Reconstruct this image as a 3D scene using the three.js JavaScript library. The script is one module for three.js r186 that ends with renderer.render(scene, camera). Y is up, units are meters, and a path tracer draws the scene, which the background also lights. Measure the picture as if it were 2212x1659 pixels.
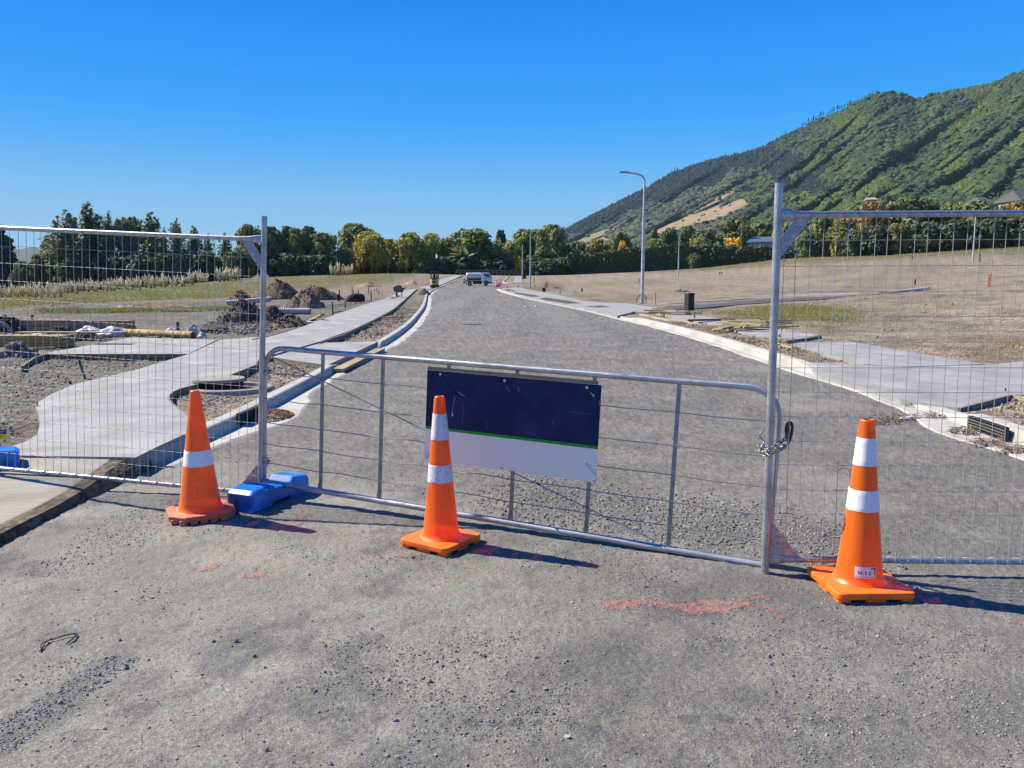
import * as THREE from 'three';
import { mergeGeometries, mergeVertices } from 'three/addons/utils/BufferGeometryUtils.js';
import { RoundedBoxGeometry } from 'three/addons/geometries/RoundedBoxGeometry.js';

// ---------------------------------------------------------------- camera, sky, sun, exposure
const EYE = 1.56, FOC = 1660, CX = 1106, CY = 829.5, HORIZON = 635, PITCH = Math.atan((CY - HORIZON) / FOC), EXPOSURE = 1.9;
const scene = new THREE.Scene();
const camera = new THREE.PerspectiveCamera(2 * Math.atan(CY / FOC) * 180 / Math.PI, 4 / 3, 0.05, 9000);
camera.position.set(0, EYE, 0);
camera.rotation.set(-PITCH, 0, 0);
const renderer = new THREE.WebGLRenderer({ antialias: true });
renderer.toneMapping = THREE.LinearToneMapping;
renderer.toneMappingExposure = EXPOSURE;
renderer.shadowMap.enabled = true;
const lin = (c) => { c /= 255; return c <= 0.04045 ? c / 12.92 : ((c + 0.055) / 1.055) ** 2.4; };
{ // clear autumn sky: pale at the horizon, deep blue overhead (elevation, r, g, b as seen)
  const stops = [[0, 170, 210, 235], [2.5, 157, 203, 234], [4.9, 142, 196, 234], [8.1, 107, 185, 242], [10.2, 74, 173, 249], [12.3, 46, 164, 252], [18, 14, 144, 246], [20, 8, 137, 242], [35, 6, 104, 216], [90, 4, 66, 160]];
  const W = 64, Hh = 512, data = new Float32Array(W * Hh * 4);
  for (let j = 0; j < Hh; j++) {
    const e = Math.max(0, ((j + 0.5) / Hh - 0.5) * 180);
    let k = 0; while (k < stops.length - 2 && e > stops[k + 1][0]) k++;
    const t = Math.min(1, (e - stops[k][0]) / (stops[k + 1][0] - stops[k][0]));
    for (let i = 0; i < W; i++) {
      const o = (j * W + i) * 4;
      for (let c = 0; c < 3; c++) data[o + c] = (lin(stops[k][c + 1]) * (1 - t) + lin(stops[k + 1][c + 1]) * t) / EXPOSURE;
      data[o + 3] = 1;
    }
  }
  const sky = new THREE.DataTexture(data, W, Hh, THREE.RGBAFormat, THREE.FloatType);
  sky.mapping = THREE.EquirectangularReflectionMapping; sky.magFilter = THREE.LinearFilter; sky.needsUpdate = true;
  scene.background = sky; scene.environment = sky;
}
const sun = new THREE.DirectionalLight(new THREE.Color(1, 0.915, 0.76), 5);
sun.name = 'sun';
sun.position.set(-0.885, 0.9, -0.36).multiplyScalar(60);
sun.castShadow = true;
sun.shadow.mapSize.set(4096, 4096);
Object.assign(sun.shadow.camera, { left: -60, right: 60, top: 60, bottom: -60, near: 1, far: 260 });
scene.add(sun); scene.add(sun.target);

// ---------------------------------------------------------------- helpers
function rng(seed) { let s = seed | 0; return () => { s = (s + 0x6d2b79f5) | 0; let t = Math.imul(s ^ (s >>> 15), 1 | s); t = (t + Math.imul(t ^ (t >>> 7), 61 | t)) ^ t; return ((t ^ (t >>> 14)) >>> 0) / 4294967296; }; }
const V = (x, y, z) => new THREE.Vector3(x, y, z);
const clamp = THREE.MathUtils.clamp, lerp = THREE.MathUtils.lerp;
function smooth(x, a, b) { const t = clamp((x - a) / (b - a), 0, 1); return t * t * (3 - 2 * t); }
function hash(x, y, z = 0) { let h = Math.imul(x, 374761393) ^ Math.imul(y, 668265263) ^ Math.imul(z, 1274126177); h = Math.imul(h ^ (h >>> 13), 1274126177); return ((h ^ (h >>> 16)) >>> 0) / 4294967296; }
function vn(x, y, seed = 0) { // value noise 0..1
  const ix = Math.floor(x), iy = Math.floor(y), fx = x - ix, fy = y - iy, sx = fx * fx * (3 - 2 * fx), sy = fy * fy * (3 - 2 * fy);
  return lerp(lerp(hash(ix, iy, seed), hash(ix + 1, iy, seed), sx), lerp(hash(ix, iy + 1, seed), hash(ix + 1, iy + 1, seed), sx), sy);
}
function fbm(x, y, oct = 4, seed = 0) { let a = 0.5, s = 0, n = 0; for (let i = 0; i < oct; i++) { s += a * vn(x, y, seed + i * 17); n += a; x = x * 2.03 + 11.3; y = y * 2.03 + 5.7; a *= 0.5; } return s / n; }
function vn3(x, y, z, seed = 0) { const iz = Math.floor(z), f = z - iz, s = f * f * (3 - 2 * f); return lerp(vn(x, y, seed + iz * 31), vn(x, y, seed + (iz + 1) * 31), s); }
const names = new Map();
function numbered(name) { const n = names.get(name) ?? 0; names.set(name, n + 1); return n ? name + '_' + String(n).padStart(3, '0') : name; }
function tag(o, label, category, group, kind) { const u = {}; if (label) u.label = label; if (category) u.category = category; if (group) u.group = group; if (kind) u.kind = kind; o.userData = u; return o; }
function shade(m) { m.castShadow = true; m.receiveShadow = true; return m; }
function thing(name, label, category, group, pos, turn = 0) { const o = new THREE.Group(); o.name = numbered(name); if (pos) o.position.copy(pos); o.rotation.y = turn; tag(o, label, category, group); scene.add(o); return o; }
function part(name, geo, mat, parent, label) { const m = shade(new THREE.Mesh(geo, mat)); m.name = name; if (label) m.userData.label = label; parent.add(m); return m; }
function single(name, geo, mat, label, category, group) { const m = shade(new THREE.Mesh(geo, mat)); m.name = numbered(name); tag(m, label, category, group); scene.add(m); return m; }
function struct(name, geo, mat, label) { const m = shade(new THREE.Mesh(geo, mat)); m.name = numbered(name); tag(m, label, undefined, undefined, 'structure'); scene.add(m); return m; }
const merge = (list) => { const g = list.map((x) => (x.index ? x.toNonIndexed() : x.clone())); const keep = g.every((x) => x.attributes.uv); for (const x of g) for (const k of Object.keys(x.attributes)) if (!['position', 'normal', ...(keep ? ['uv'] : []), ...(g.every((y) => y.attributes.color) ? ['color'] : [])].includes(k)) x.deleteAttribute(k); return mergeGeometries(g); };
const box = (w, h, d, x = 0, y = 0, z = 0, r = 0) => { const g = r ? new RoundedBoxGeometry(w, h, d, 2, r) : new THREE.BoxGeometry(w, h, d); return g.translate(x, y, z); };
const cyl = (r0, r1, h, x = 0, y = 0, z = 0, n = 16) => new THREE.CylinderGeometry(r1, r0, h, n).translate(x, y + h / 2, z);
const Y = V(0, 1, 0);
function bar(a, b, r, n = 8, r2 = r) { const d = b.clone().sub(a), g = new THREE.CylinderGeometry(r2, r, d.length(), n); g.applyQuaternion(new THREE.Quaternion().setFromUnitVectors(Y, d.clone().normalize())); return g.translate((a.x + b.x) / 2, (a.y + b.y) / 2, (a.z + b.z) / 2); }
const tube = (pts, r, seg = 40, n = 8, closed = false) => new THREE.TubeGeometry(new THREE.CatmullRomCurve3(pts, closed, 'centripetal'), seg, r, n, closed);
function plank(a, b, w, h, up = Y) { // box from a to b (bottom centre line), width w, height h
  const d = b.clone().sub(a), L = d.length(); d.normalize(); const side = d.clone().cross(up).normalize(), u = side.clone().cross(d).normalize();
  const g = new THREE.BoxGeometry(L, h, w), m = new THREE.Matrix4().makeBasis(d, u, side); m.setPosition(a.clone().add(b).multiplyScalar(0.5).addScaledVector(u, h / 2));
  return g.applyMatrix4(m);
}
function rough3(geo, amp, freq, seed) { // bumpy closed shapes
  const g = mergeVertices(geo.deleteAttribute('normal') && geo, 1e-4), p = g.attributes.position;
  for (let i = 0; i < p.count; i++) { const x = p.getX(i), y = p.getY(i), z = p.getZ(i), n = 1 + amp * (vn3(x * freq + 7, y * freq + 3, z * freq + 9, seed) * 2 - 1); p.setXYZ(i, x * n, y * n, z * n); }
  g.computeVertexNormals(); return g;
}
const ico = (d) => { const g = new THREE.IcosahedronGeometry(1, d); g.deleteAttribute('uv'); return g; };
function tint(geo, fn) { const p = geo.attributes.position, c = new Float32Array(p.count * 3); for (let i = 0; i < p.count; i++) { const k = fn(p.getX(i), p.getY(i), p.getZ(i), i); c.set(k, i * 3); } geo.setAttribute('color', new THREE.BufferAttribute(c, 3)); return geo; }

// lines of sight (pixel in a 2212 x 1659 frame) used to survey where things stand on the ground
const cosP = Math.cos(PITCH), sinP = Math.sin(PITCH);
function ray(u, v) { const x = (u - CX) / FOC, y = -(v - CY) / FOC; return V(x, y * cosP - sinP, -(cosP + y * sinP)); }
function at(u, v, d) { const r = ray(u, v); return r.multiplyScalar(d / -r.z).add(camera.position); }
function rowOf(p) { const y = p.y - EYE; return CY - FOC * (y * cosP - p.z * sinP) / (-p.z * cosP - y * sinP); } // picture row of a world point
function colOf(p) { return CX + FOC * p.x / (-p.z * cosP - (p.y - EYE) * sinP); }

// ---------------------------------------------------------------- lie of the land
const table = (t, x) => { if (x <= t[0][0]) return t[0][1]; for (let i = 1; i < t.length; i++) if (x <= t[i][0]) return lerp(t[i - 1][1], t[i][1], (x - t[i - 1][0]) / (t[i][0] - t[i - 1][0])); return t[t.length - 1][1]; };
const sp = (x, w) => (x / w > 30 ? x : w * Math.log(1 + Math.exp(x / w)));
// rise seen at the far edge of the fields per bearing (in metres up per metre away) and how far that edge is
const EDGE = [[-500, 642], [0, 640], [135, 633], [310, 621], [450, 610], [512, 603], [578, 599], [677, 595.5], [827, 591], [910, 591], [1000, 593], [1126, 595], [1224, 593.5], [1389, 587], [1523, 578.5], [1670, 561], [1723, 557], [1898, 552], [2212, 532], [2700, 505]].map(([u, v]) => [(u - CX) / FOC, (HORIZON - v) / FOC]);
const REACH = [[-0.8, 150], [-0.4, 165], [0, 185], [0.2, 180], [0.4, 170], [0.67, 155], [1, 150]];
function G(x, z) {
  const d = -z, base = 0.024 * sp(d - 4, 1.2), right = 0.055 * sp(x - 9, 1.5) * smooth(d, 4, 25), left = -0.02 * sp(-x - 12, 2) * smooth(d, 4, 25);
  let g = base + right + left;
  if (d > 40) {
    const b = clamp(x / d, -1, 1), D = table(REACH, b), w = smooth(d, 0.55 * D, D);
    g = lerp(g, EYE + table(EDGE, b) * Math.min(d, D), w);
  } else if (d < -5) g = 0;
  return g;
}
function gp(u, v, h = 0) { // where a line of sight meets the land (h above it)
  const r = ray(u, v); r.multiplyScalar(1 / -r.z);
  const f = (d) => EYE + r.y * d - G(r.x * d, -d) - h;
  let a = 0.5, b = 0.5; while (b < 400 && f(b) > 0) { a = b; b += b < 60 ? 0.25 : 0.5; }
  for (let i = 0; i < 30; i++) { const m = (a + b) / 2; if (f(m) > 0) a = m; else b = m; }
  return V(r.x * a, G(r.x * a, -a) + h, -a);
}
function upTo(p, v) { let a = 0, b = 80; for (let i = 0; i < 40; i++) { const m = (a + b) / 2; if (-p.z * cosP - (p.y + m - EYE) * sinP > 0.2 && rowOf(V(p.x, p.y + m, p.z)) > v) a = m; else b = m; } return a; } // height above p that shows at row v
const scaleAt = (p) => (-p.z * cosP - (p.y - EYE) * sinP) / FOC; // metres per pixel at p

// ---------------------------------------------------------------- textures and materials
const TEX = {};
function dataTex(n, fn, srgb, reps) { // periodic n x n texture; fn(x, y) -> [r, g, b] in 0..1
  const d = new Uint8Array(n * n * 4);
  for (let y = 0; y < n; y++) for (let x = 0; x < n; x++) { const c = fn(x, y), o = (y * n + x) * 4; d[o] = clamp(c[0], 0, 1) * 255; d[o + 1] = clamp(c[1], 0, 1) * 255; d[o + 2] = clamp(c[2], 0, 1) * 255; d[o + 3] = 255; }
  const t = new THREE.DataTexture(d, n, n, THREE.RGBAFormat); t.wrapS = t.wrapT = THREE.RepeatWrapping; t.magFilter = THREE.LinearFilter; t.minFilter = THREE.LinearMipmapLinearFilter; t.generateMipmaps = true;
  if (srgb) t.colorSpace = THREE.SRGBColorSpace; if (reps) t.repeat.set(reps, reps); t.needsUpdate = true; return t;
}
const wrapHash = (i, j, n, s) => hash(((i % n) + n) % n, ((j % n) + n) % n, s);
function pn(x, y, n, s) { const ix = Math.floor(x), iy = Math.floor(y), fx = x - ix, fy = y - iy, sx = fx * fx * (3 - 2 * fx), sy = fy * fy * (3 - 2 * fy); return lerp(lerp(wrapHash(ix, iy, n, s), wrapHash(ix + 1, iy, n, s), sx), lerp(wrapHash(ix, iy + 1, n, s), wrapHash(ix + 1, iy + 1, n, s), sx), sy); }
function pfbm(u, v, base, oct, s) { let a = 0.5, t = 0, q = 0, n = base; for (let i = 0; i < oct; i++) { t += a * pn(u * n, v * n, n, s + i * 13); q += a; a *= 0.55; n *= 2; } return t / q; }
function cells(u, v, n, s) { // nearest feature: [distance, id hash]
  const x = u * n, y = v * n, ix = Math.floor(x), iy = Math.floor(y); let best = 9, id = 0, second = 9;
  for (let j = -1; j <= 1; j++) for (let i = -1; i <= 1; i++) { const cx = ix + i, cy = iy + j, px = cx + wrapHash(cx, cy, n, s), py = cy + wrapHash(cx, cy, n, s + 5), d = (px - x) ** 2 + (py - y) ** 2; if (d < best) { second = best; best = d; id = wrapHash(cx, cy, n, s + 9); } else if (d < second) second = d; }
  return [Math.sqrt(best), id, Math.sqrt(second)];
}
// chip seal: small stones bedded in bitumen, tile of 2.6 m
{
  const N = 1024, hgt = new Float32Array(N * N), col = new Float32Array(N * N * 3);
  for (let y = 0; y < N; y++) for (let x = 0; x < N; x++) {
    const u = x / N, v = y / N, c = cells(u, v, 300, 3), e2 = cells(u, v, 120, 23), edge = clamp((c[2] - c[0]) * 2.4, 0, 1), fine = pn(u * 512, v * 512, 512, 8), patch = pfbm(u, v, 6, 5, 21), big = e2[1] > 0.8 ? clamp(1 - e2[0] * 2.6, 0, 1) : 0;
    const stone = edge * (0.45 + 0.75 * c[1]), k = 0.5 + 0.4 * (stone - 0.45) + (fine - 0.5) * 0.42 + (patch - 0.5) * 0.4 + (big > 0.25 ? (e2[1] - 0.9) * 2.2 * big : 0);
    hgt[y * N + x] = clamp(edge * (0.3 + 0.5 * c[1]) * 0.55 + fine * 0.25 + big * 0.35, 0, 1);
    const w = (wrapHash(Math.floor(c[1] * 999), 7, 1024, 2) - 0.5) * 0.06, o = (y * N + x) * 3;
    col[o] = k + w; col[o + 1] = k; col[o + 2] = k - w;
  }
  TEX.chip = dataTex(N, (x, y) => { const o = (y * N + x) * 3; return [0.46 + 0.56 * col[o], 0.46 + 0.56 * col[o + 1], 0.46 + 0.56 * col[o + 2]]; }, true, 1 / 2.6);
  TEX.chipH = dataTex(N, (x, y) => { const h = hgt[y * N + x]; return [h, h, h]; }, false, 1 / 2.6);
}
{ // crumbly soil, tile of 3.7 m
  const N = 1024, f = (x, y) => { const u = x / N, v = y / N, c = cells(u, v, 90, 4), e = cells(u, v, 33, 14); return [clamp(1 - c[0] * 1.1, 0, 1) * 0.5 * c[1] + clamp(0.8 - e[0] * 1.4, 0, 1) * e[1] * 0.7 + pfbm(u, v, 24, 5, 31) * 0.6, c[1], pfbm(u, v, 5, 5, 61)]; };
  const H = new Float32Array(N * N * 3); for (let y = 0; y < N; y++) for (let x = 0; x < N; x++) H.set(f(x, y), (y * N + x) * 3);
  TEX.soil = dataTex(N, (x, y) => { const o = (y * N + x) * 3, k = 0.5 + 0.5 * H[o] + (H[o + 1] - 0.5) * 0.22 + (H[o + 2] - 0.5) * 0.5, w = (H[o + 1] - 0.5) * 0.05; return [k + w, k, k - w]; }, true, 1 / 3.7);
  TEX.soilH = dataTex(N, (x, y) => { const h = H[(y * N + x) * 3] * 0.8; return [h, h, h]; }, false, 1 / 3.7);
}
{ // floated concrete, tile of 2.2 m: trowel drags, stains, pin holes
  const N = 512;
  TEX.conc = dataTex(N, (x, y) => { const u = x / N, v = y / N, k = 0.84 + (pfbm(u, v, 4, 6, 71) - 0.5) * 0.42 + (pn(u * 16, v * 256, 256, 3) - 0.5) * 0.1 + (hash(x, y, 5) - 0.5) * 0.07 - (cells(u, v, 40, 8)[0] < 0.05 ? 0.2 : 0); return [k, k, k]; }, true, 1 / 2.2);
  TEX.concH = dataTex(N, (x, y) => { const u = x / N, v = y / N, h = pfbm(u, v, 16, 5, 12) * 0.6 + hash(x, y, 6) * 0.4; return [h, h, h]; }, false, 1 / 2.2);
  TEX.wood = dataTex(512, (x, y) => { const u = x / 512, v = y / 512, g = pn(u * 6 + 2 * pfbm(u, v, 3, 3, 5), v * 64 + 5 * pfbm(u, v, 2, 3, 9), 64, 4), k = 0.72 + 0.4 * (g - 0.5) + (hash(x >> 3, y, 3) - 0.5) * 0.12 + (pfbm(u, v, 3, 4, 44) - 0.5) * 0.4; return [k, k * 0.985, k * 0.95]; }, true, 1);
  TEX.zinc = dataTex(256, (x, y) => { const u = x / 256, v = y / 256, c = cells(u, v, 26, 6), k = 0.74 + 0.2 * c[1] + (pfbm(u, v, 5, 4, 3) - 0.5) * 0.4; return [k, k, k * 1.01]; }, true, 6);
  TEX.zincR = dataTex(256, (x, y) => { const u = x / 256, v = y / 256, k = 0.36 + 0.2 * cells(u, v, 26, 6)[1] + (pfbm(u, v, 7, 4, 33) - 0.5) * 0.5; return [k, k, k]; }, false, 6);
  TEX.scuff = dataTex(512, (x, y) => { const u = x / 512, v = y / 512, d = pfbm(u, v, 5, 6, 91), s = pn(u * 90, v * 14, 90, 2), k = 1 - 0.22 * smooth(d, 0.48, 0.7) - (s > 0.9 && d > 0.45 ? 0.22 : 0) - (hash(x >> 1, y >> 1, 9) > 0.994 ? 0.3 : 0); return [k, k * (1 - 0.01 * d), k]; }, true, 1);
  TEX.coneScuff = dataTex(512, (x, y) => { const u = x / 512, v = y / 512, d = pfbm(u, v, 6, 6, 191), s = pn(u * 120, v * 10, 120, 2), k = 1 - (s > 0.94 && d > 0.5 ? 0.25 : 0) - (hash(x >> 1, y >> 1, 9) > 0.996 ? 0.35 : 0) - 0.1 * smooth(d, 0.55, 0.7); return [k, k, k]; }, true, 1);
  TEX.plaster = dataTex(256, (x, y) => { const k = 0.86 + (pfbm(x / 256, y / 256, 6, 5, 3) - 0.5) * 0.3; return [k, k, k]; }, true, 1);
}
const rgb = (r, g, b) => new THREE.Color().setRGB(r, g, b);
function mat(o) { const p = { roughness: 0.85, metalness: 0, ...o }; return new THREE.MeshStandardMaterial(p); }
const M = {
  road: mat({ color: rgb(1.92, 1.9, 1.85), vertexColors: true, map: TEX.chip, bumpMap: TEX.chipH, bumpScale: 0.005, roughness: 0.95 }),
  land: mat({ color: rgb(1, 1, 1), vertexColors: true, map: TEX.soil, bumpMap: TEX.soilH, bumpScale: 0.05, roughness: 1 }),
  path: mat({ color: rgb(0.385, 0.38, 0.375), map: TEX.conc, bumpMap: TEX.concH, bumpScale: 0.002, roughness: 0.8 }),
  apron: mat({ color: rgb(0.4, 0.372, 0.32), map: TEX.conc, bumpMap: TEX.concH, bumpScale: 0.004, roughness: 0.95 }),
  oldKerb: mat({ color: rgb(0.15, 0.12, 0.075), map: TEX.soil, bumpMap: TEX.soilH, bumpScale: 0.02, roughness: 0.98 }),
  kerb: mat({ color: rgb(0.54, 0.525, 0.485), map: TEX.conc, bumpMap: TEX.concH, bumpScale: 0.004, roughness: 0.9 }),
  gutter: mat({ color: rgb(0.56, 0.54, 0.49), map: TEX.conc, bumpMap: TEX.concH, bumpScale: 0.005, roughness: 0.95 }),
  lane: mat({ color: rgb(0.12, 0.12, 0.125), map: TEX.chip, bumpMap: TEX.chipH, bumpScale: 0.004, roughness: 0.95 }),
  island: mat({ color: rgb(0.105, 0.097, 0.078), map: TEX.soil, bumpMap: TEX.soilH, bumpScale: 0.03, roughness: 1 }),
  gravel: mat({ color: rgb(0.165, 0.158, 0.148), vertexColors: false, roughness: 0.95 }),
  gravel2: mat({ color: rgb(1, 1, 1), roughness: 1 }),
  farOrange: mat({ color: rgb(0.8, 0.1, 0.02), roughness: 0.5 }),
  zinc: mat({ color: rgb(0.62, 0.63, 0.65), map: TEX.zinc, roughnessMap: TEX.zincR, roughness: 1, metalness: 0.75 }),
  zincDull: mat({ color: rgb(0.42, 0.42, 0.42), map: TEX.zinc, roughnessMap: TEX.zincR, roughness: 1, metalness: 0.6 }),
  zincPlate: mat({ color: rgb(0.6, 0.6, 0.62), map: TEX.zinc, roughness: 0.5, metalness: 0.55 }),
  steel: mat({ color: rgb(0.55, 0.56, 0.58), roughness: 0.3, metalness: 0.9 }),
  darkSteel: mat({ color: rgb(0.05, 0.05, 0.055), roughness: 0.5, metalness: 0.6 }),
  rubber: mat({ color: rgb(0.014, 0.014, 0.016), roughness: 0.6 }),
  orange: new THREE.MeshPhysicalMaterial({ color: rgb(1, 0.215, 0.001), map: TEX.coneScuff, roughness: 0.42, transmission: 0.5, thickness: 0, side: THREE.DoubleSide }),
  orangeBase: mat({ color: rgb(1, 0.165, 0.01), map: TEX.coneScuff, roughness: 0.5 }),
  pinkBase: mat({ color: rgb(0.72, 0.2, 0.11), map: TEX.scuff, roughness: 0.75 }),
  band: mat({ color: rgb(0.84, 0.82, 0.86), roughness: 0.4 }),
  bluePlastic: mat({ color: rgb(0.008, 0.19, 0.68), map: TEX.scuff, roughness: 0.36 }),
  timber: mat({ color: rgb(0.66, 0.52, 0.3), map: TEX.wood, roughness: 0.85 }),
  timberGrey: mat({ color: rgb(0.42, 0.365, 0.27), map: TEX.wood, roughness: 0.9 }),
  timberRed: mat({ color: rgb(0.85, 0.46, 0.3), map: TEX.wood, roughness: 0.85 }),
  timberPale: mat({ color: rgb(0.8, 0.66, 0.44), map: TEX.wood, roughness: 0.85 }),
  timberYellow: mat({ color: rgb(0.95, 0.63, 0.27), map: TEX.wood, roughness: 0.85 }),
  rust: mat({ color: rgb(0.12, 0.06, 0.04), roughness: 0.95 }),
  darkPeg: mat({ color: rgb(0.035, 0.03, 0.028), roughness: 0.9 }),
  greyPeg: mat({ color: rgb(0.19, 0.2, 0.21), map: TEX.wood, roughness: 0.8 }),
  redPeg: mat({ color: rgb(0.3, 0.035, 0.02), roughness: 0.8 }),
  palePipe: mat({ color: rgb(0.6, 0.53, 0.5), map: TEX.plaster, roughness: 0.6 }),
  greyPipe: mat({ color: rgb(0.26, 0.28, 0.3), roughness: 0.6 }),
  white: mat({ color: rgb(0.72, 0.72, 0.73), roughness: 0.5 }),
  bag: mat({ color: rgb(0.66, 0.66, 0.68), map: TEX.plaster, roughness: 0.6 }),
  blackBag: mat({ color: rgb(0.02, 0.021, 0.026), roughness: 0.35 }),
  black: mat({ color: rgb(0.018, 0.019, 0.022), roughness: 0.55 }),
  hole: mat({ color: rgb(0.02, 0.018, 0.016), roughness: 1 }),
  lampPole: mat({ color: rgb(0.74, 0.76, 0.78), map: TEX.zinc, roughness: 0.5, metalness: 0.35 }),
  bark: mat({ color: rgb(0.1, 0.075, 0.052), roughness: 1 }),
  leaf: new THREE.MeshPhysicalMaterial({ color: rgb(2.2, 2.15, 1.8), vertexColors: true, roughness: 0.9, transmission: 0.32, thickness: 0, side: THREE.DoubleSide }),
  matte: mat({ color: rgb(1, 1, 1), vertexColors: true, roughness: 0.95, side: THREE.DoubleSide }),
  glass: new THREE.MeshPhysicalMaterial({ color: rgb(0.75, 0.85, 0.85), roughness: 0.05, transmission: 1, thickness: 0, ior: 1.5 }),
  darkGlass: mat({ color: rgb(0.05, 0.08, 0.1), roughness: 0.08, metalness: 0.1 }),
};
const stained = (m, r, g, b) => { const k = m.clone(); k.color = rgb(r, g, b); return k; };

// ---------------------------------------------------------------- surveyed outlines (pixels turned into places on the land)
const px = (list, h = 0) => list.map(([u, v]) => gp(u, v, h));
function inPoly(x, z, P) { let s = false; for (let i = 0, j = P.length - 1; i < P.length; j = i++) { const a = P[i], b = P[j]; if ((a.z > z) !== (b.z > z) && x < ((b.x - a.x) * (z - a.z)) / (b.z - a.z) + a.x) s = !s; } return s; }
function edgeDist(x, z, P) { let m = 1e9; for (let i = 0, j = P.length - 1; i < P.length; j = i++) { const a = P[i], b = P[j], dx = b.x - a.x, dz = b.z - a.z, t = clamp(((x - a.x) * dx + (z - a.z) * dz) / (dx * dx + dz * dz + 1e-9), 0, 1); m = Math.min(m, Math.hypot(a.x + dx * t - x, a.z + dz * t - z)); } return m; }
const bounds = (P, m = 0) => [Math.min(...P.map((p) => p.x)) - m, Math.max(...P.map((p) => p.x)) + m, Math.min(...P.map((p) => p.z)) - m, Math.max(...P.map((p) => p.z)) + m];
const KL = px([[330, 1010], [400, 976], [503, 929], [576, 890], [610, 871], [695, 823], [729, 801], [778, 775], [825, 751], [880, 713], [910, 679], [918, 666], [922, 651], [926, 637], [945, 625], [968, 615], [991, 606]]);
const KR = px([[2600, 1110], [2212, 968], [2059, 912], [1934, 867], [1866, 842], [1759, 810], [1679, 785], [1548, 742], [1430, 709], [1348, 690], [1279, 673], [1187, 654.5], [1142, 645], [1099, 634.5], [1082, 629], [1075, 624.5]]);
const OLD = px([[-420, 1415], [0, 1180], [200, 1076], [330, 1012]]);
const FARK = px([[1150, 612.6], [1100, 612.6], [1088, 611.5], [1092, 604], [1098, 596.5]]);
const ROAD = [V(-30, 0, 14), ...[V(-9, 0, -1)], ...OLD.slice(0, 3), ...KL, gp(1000, 598), gp(1060, 597), gp(1098, 596.5), ...FARK.slice(0, 4).reverse(), gp(1217, 615), gp(1180, 618), gp(1127, 621.5), gp(1100, 622.5), ...KR.slice().reverse(), V(9, 0, -3), V(30, 0, 14)];
const inRoad = (x, z) => inPoly(x, z, ROAD);
const FIELD = {
  green1: px([[-200, 690], [-200, 641], [135, 634], [310, 622], [450, 611], [578, 600], [600, 622], [540, 640], [470, 646], [300, 652], [120, 661], [0, 672]]),
  bank: px([[20, 660], [190, 656], [470, 652], [565, 650], [560, 662], [300, 668], [40, 672]]),
  strip: px([[60, 674], [300, 670], [470, 667], [560, 667], [540, 674], [300, 679], [80, 680]]),
  track: px([[-200, 715], [-200, 686], [60, 680], [300, 680], [330, 692], [250, 703], [60, 706]]),
  midGreen: px([[560, 604], [578, 599], [677, 596], [827, 591.5], [905, 591.5], [870, 602], [840, 611], [780, 617], [700, 624], [610, 626]]),
  rTop: px([[1400, 590], [1523, 579], [1670, 562], [1723, 557.5], [1898, 552.5], [2212, 532.5], [2500, 520], [2500, 545], [2212, 551], [1950, 558], [1700, 574], [1520, 586]]),
  rGreen: px([[1500, 676], [1560, 668], [1660, 660], [1760, 655], [1900, 668], [1880, 700], [1800, 716], [1720, 706], [1600, 690]]),
  rStrip: px([[1225, 652], [1300, 645], [1420, 637], [1400, 650], [1300, 656]]),
  rGreen2: px([[1130, 622], [1170, 617], [1225, 616], [1200, 630], [1150, 628]]),
  brown: px([[2010, 760], [2020, 735], [2150, 726], [2330, 740], [2330, 775], [2130, 783]]),
};
const near = (x, z, P, w) => { const b = P.box ?? (P.box = bounds(P, w * 2)); if (x < b[0] || x > b[1] || z < b[2] || z > b[3]) return 0; const d = edgeDist(x, z, P) * (inPoly(x, z, P) ? 1 : -1); return smooth(d, -w, w); };
const mix3 = (a, b, t) => [a[0] + (b[0] - a[0]) * t, a[1] + (b[1] - a[1]) * t, a[2] + (b[2] - a[2]) * t];
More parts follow.
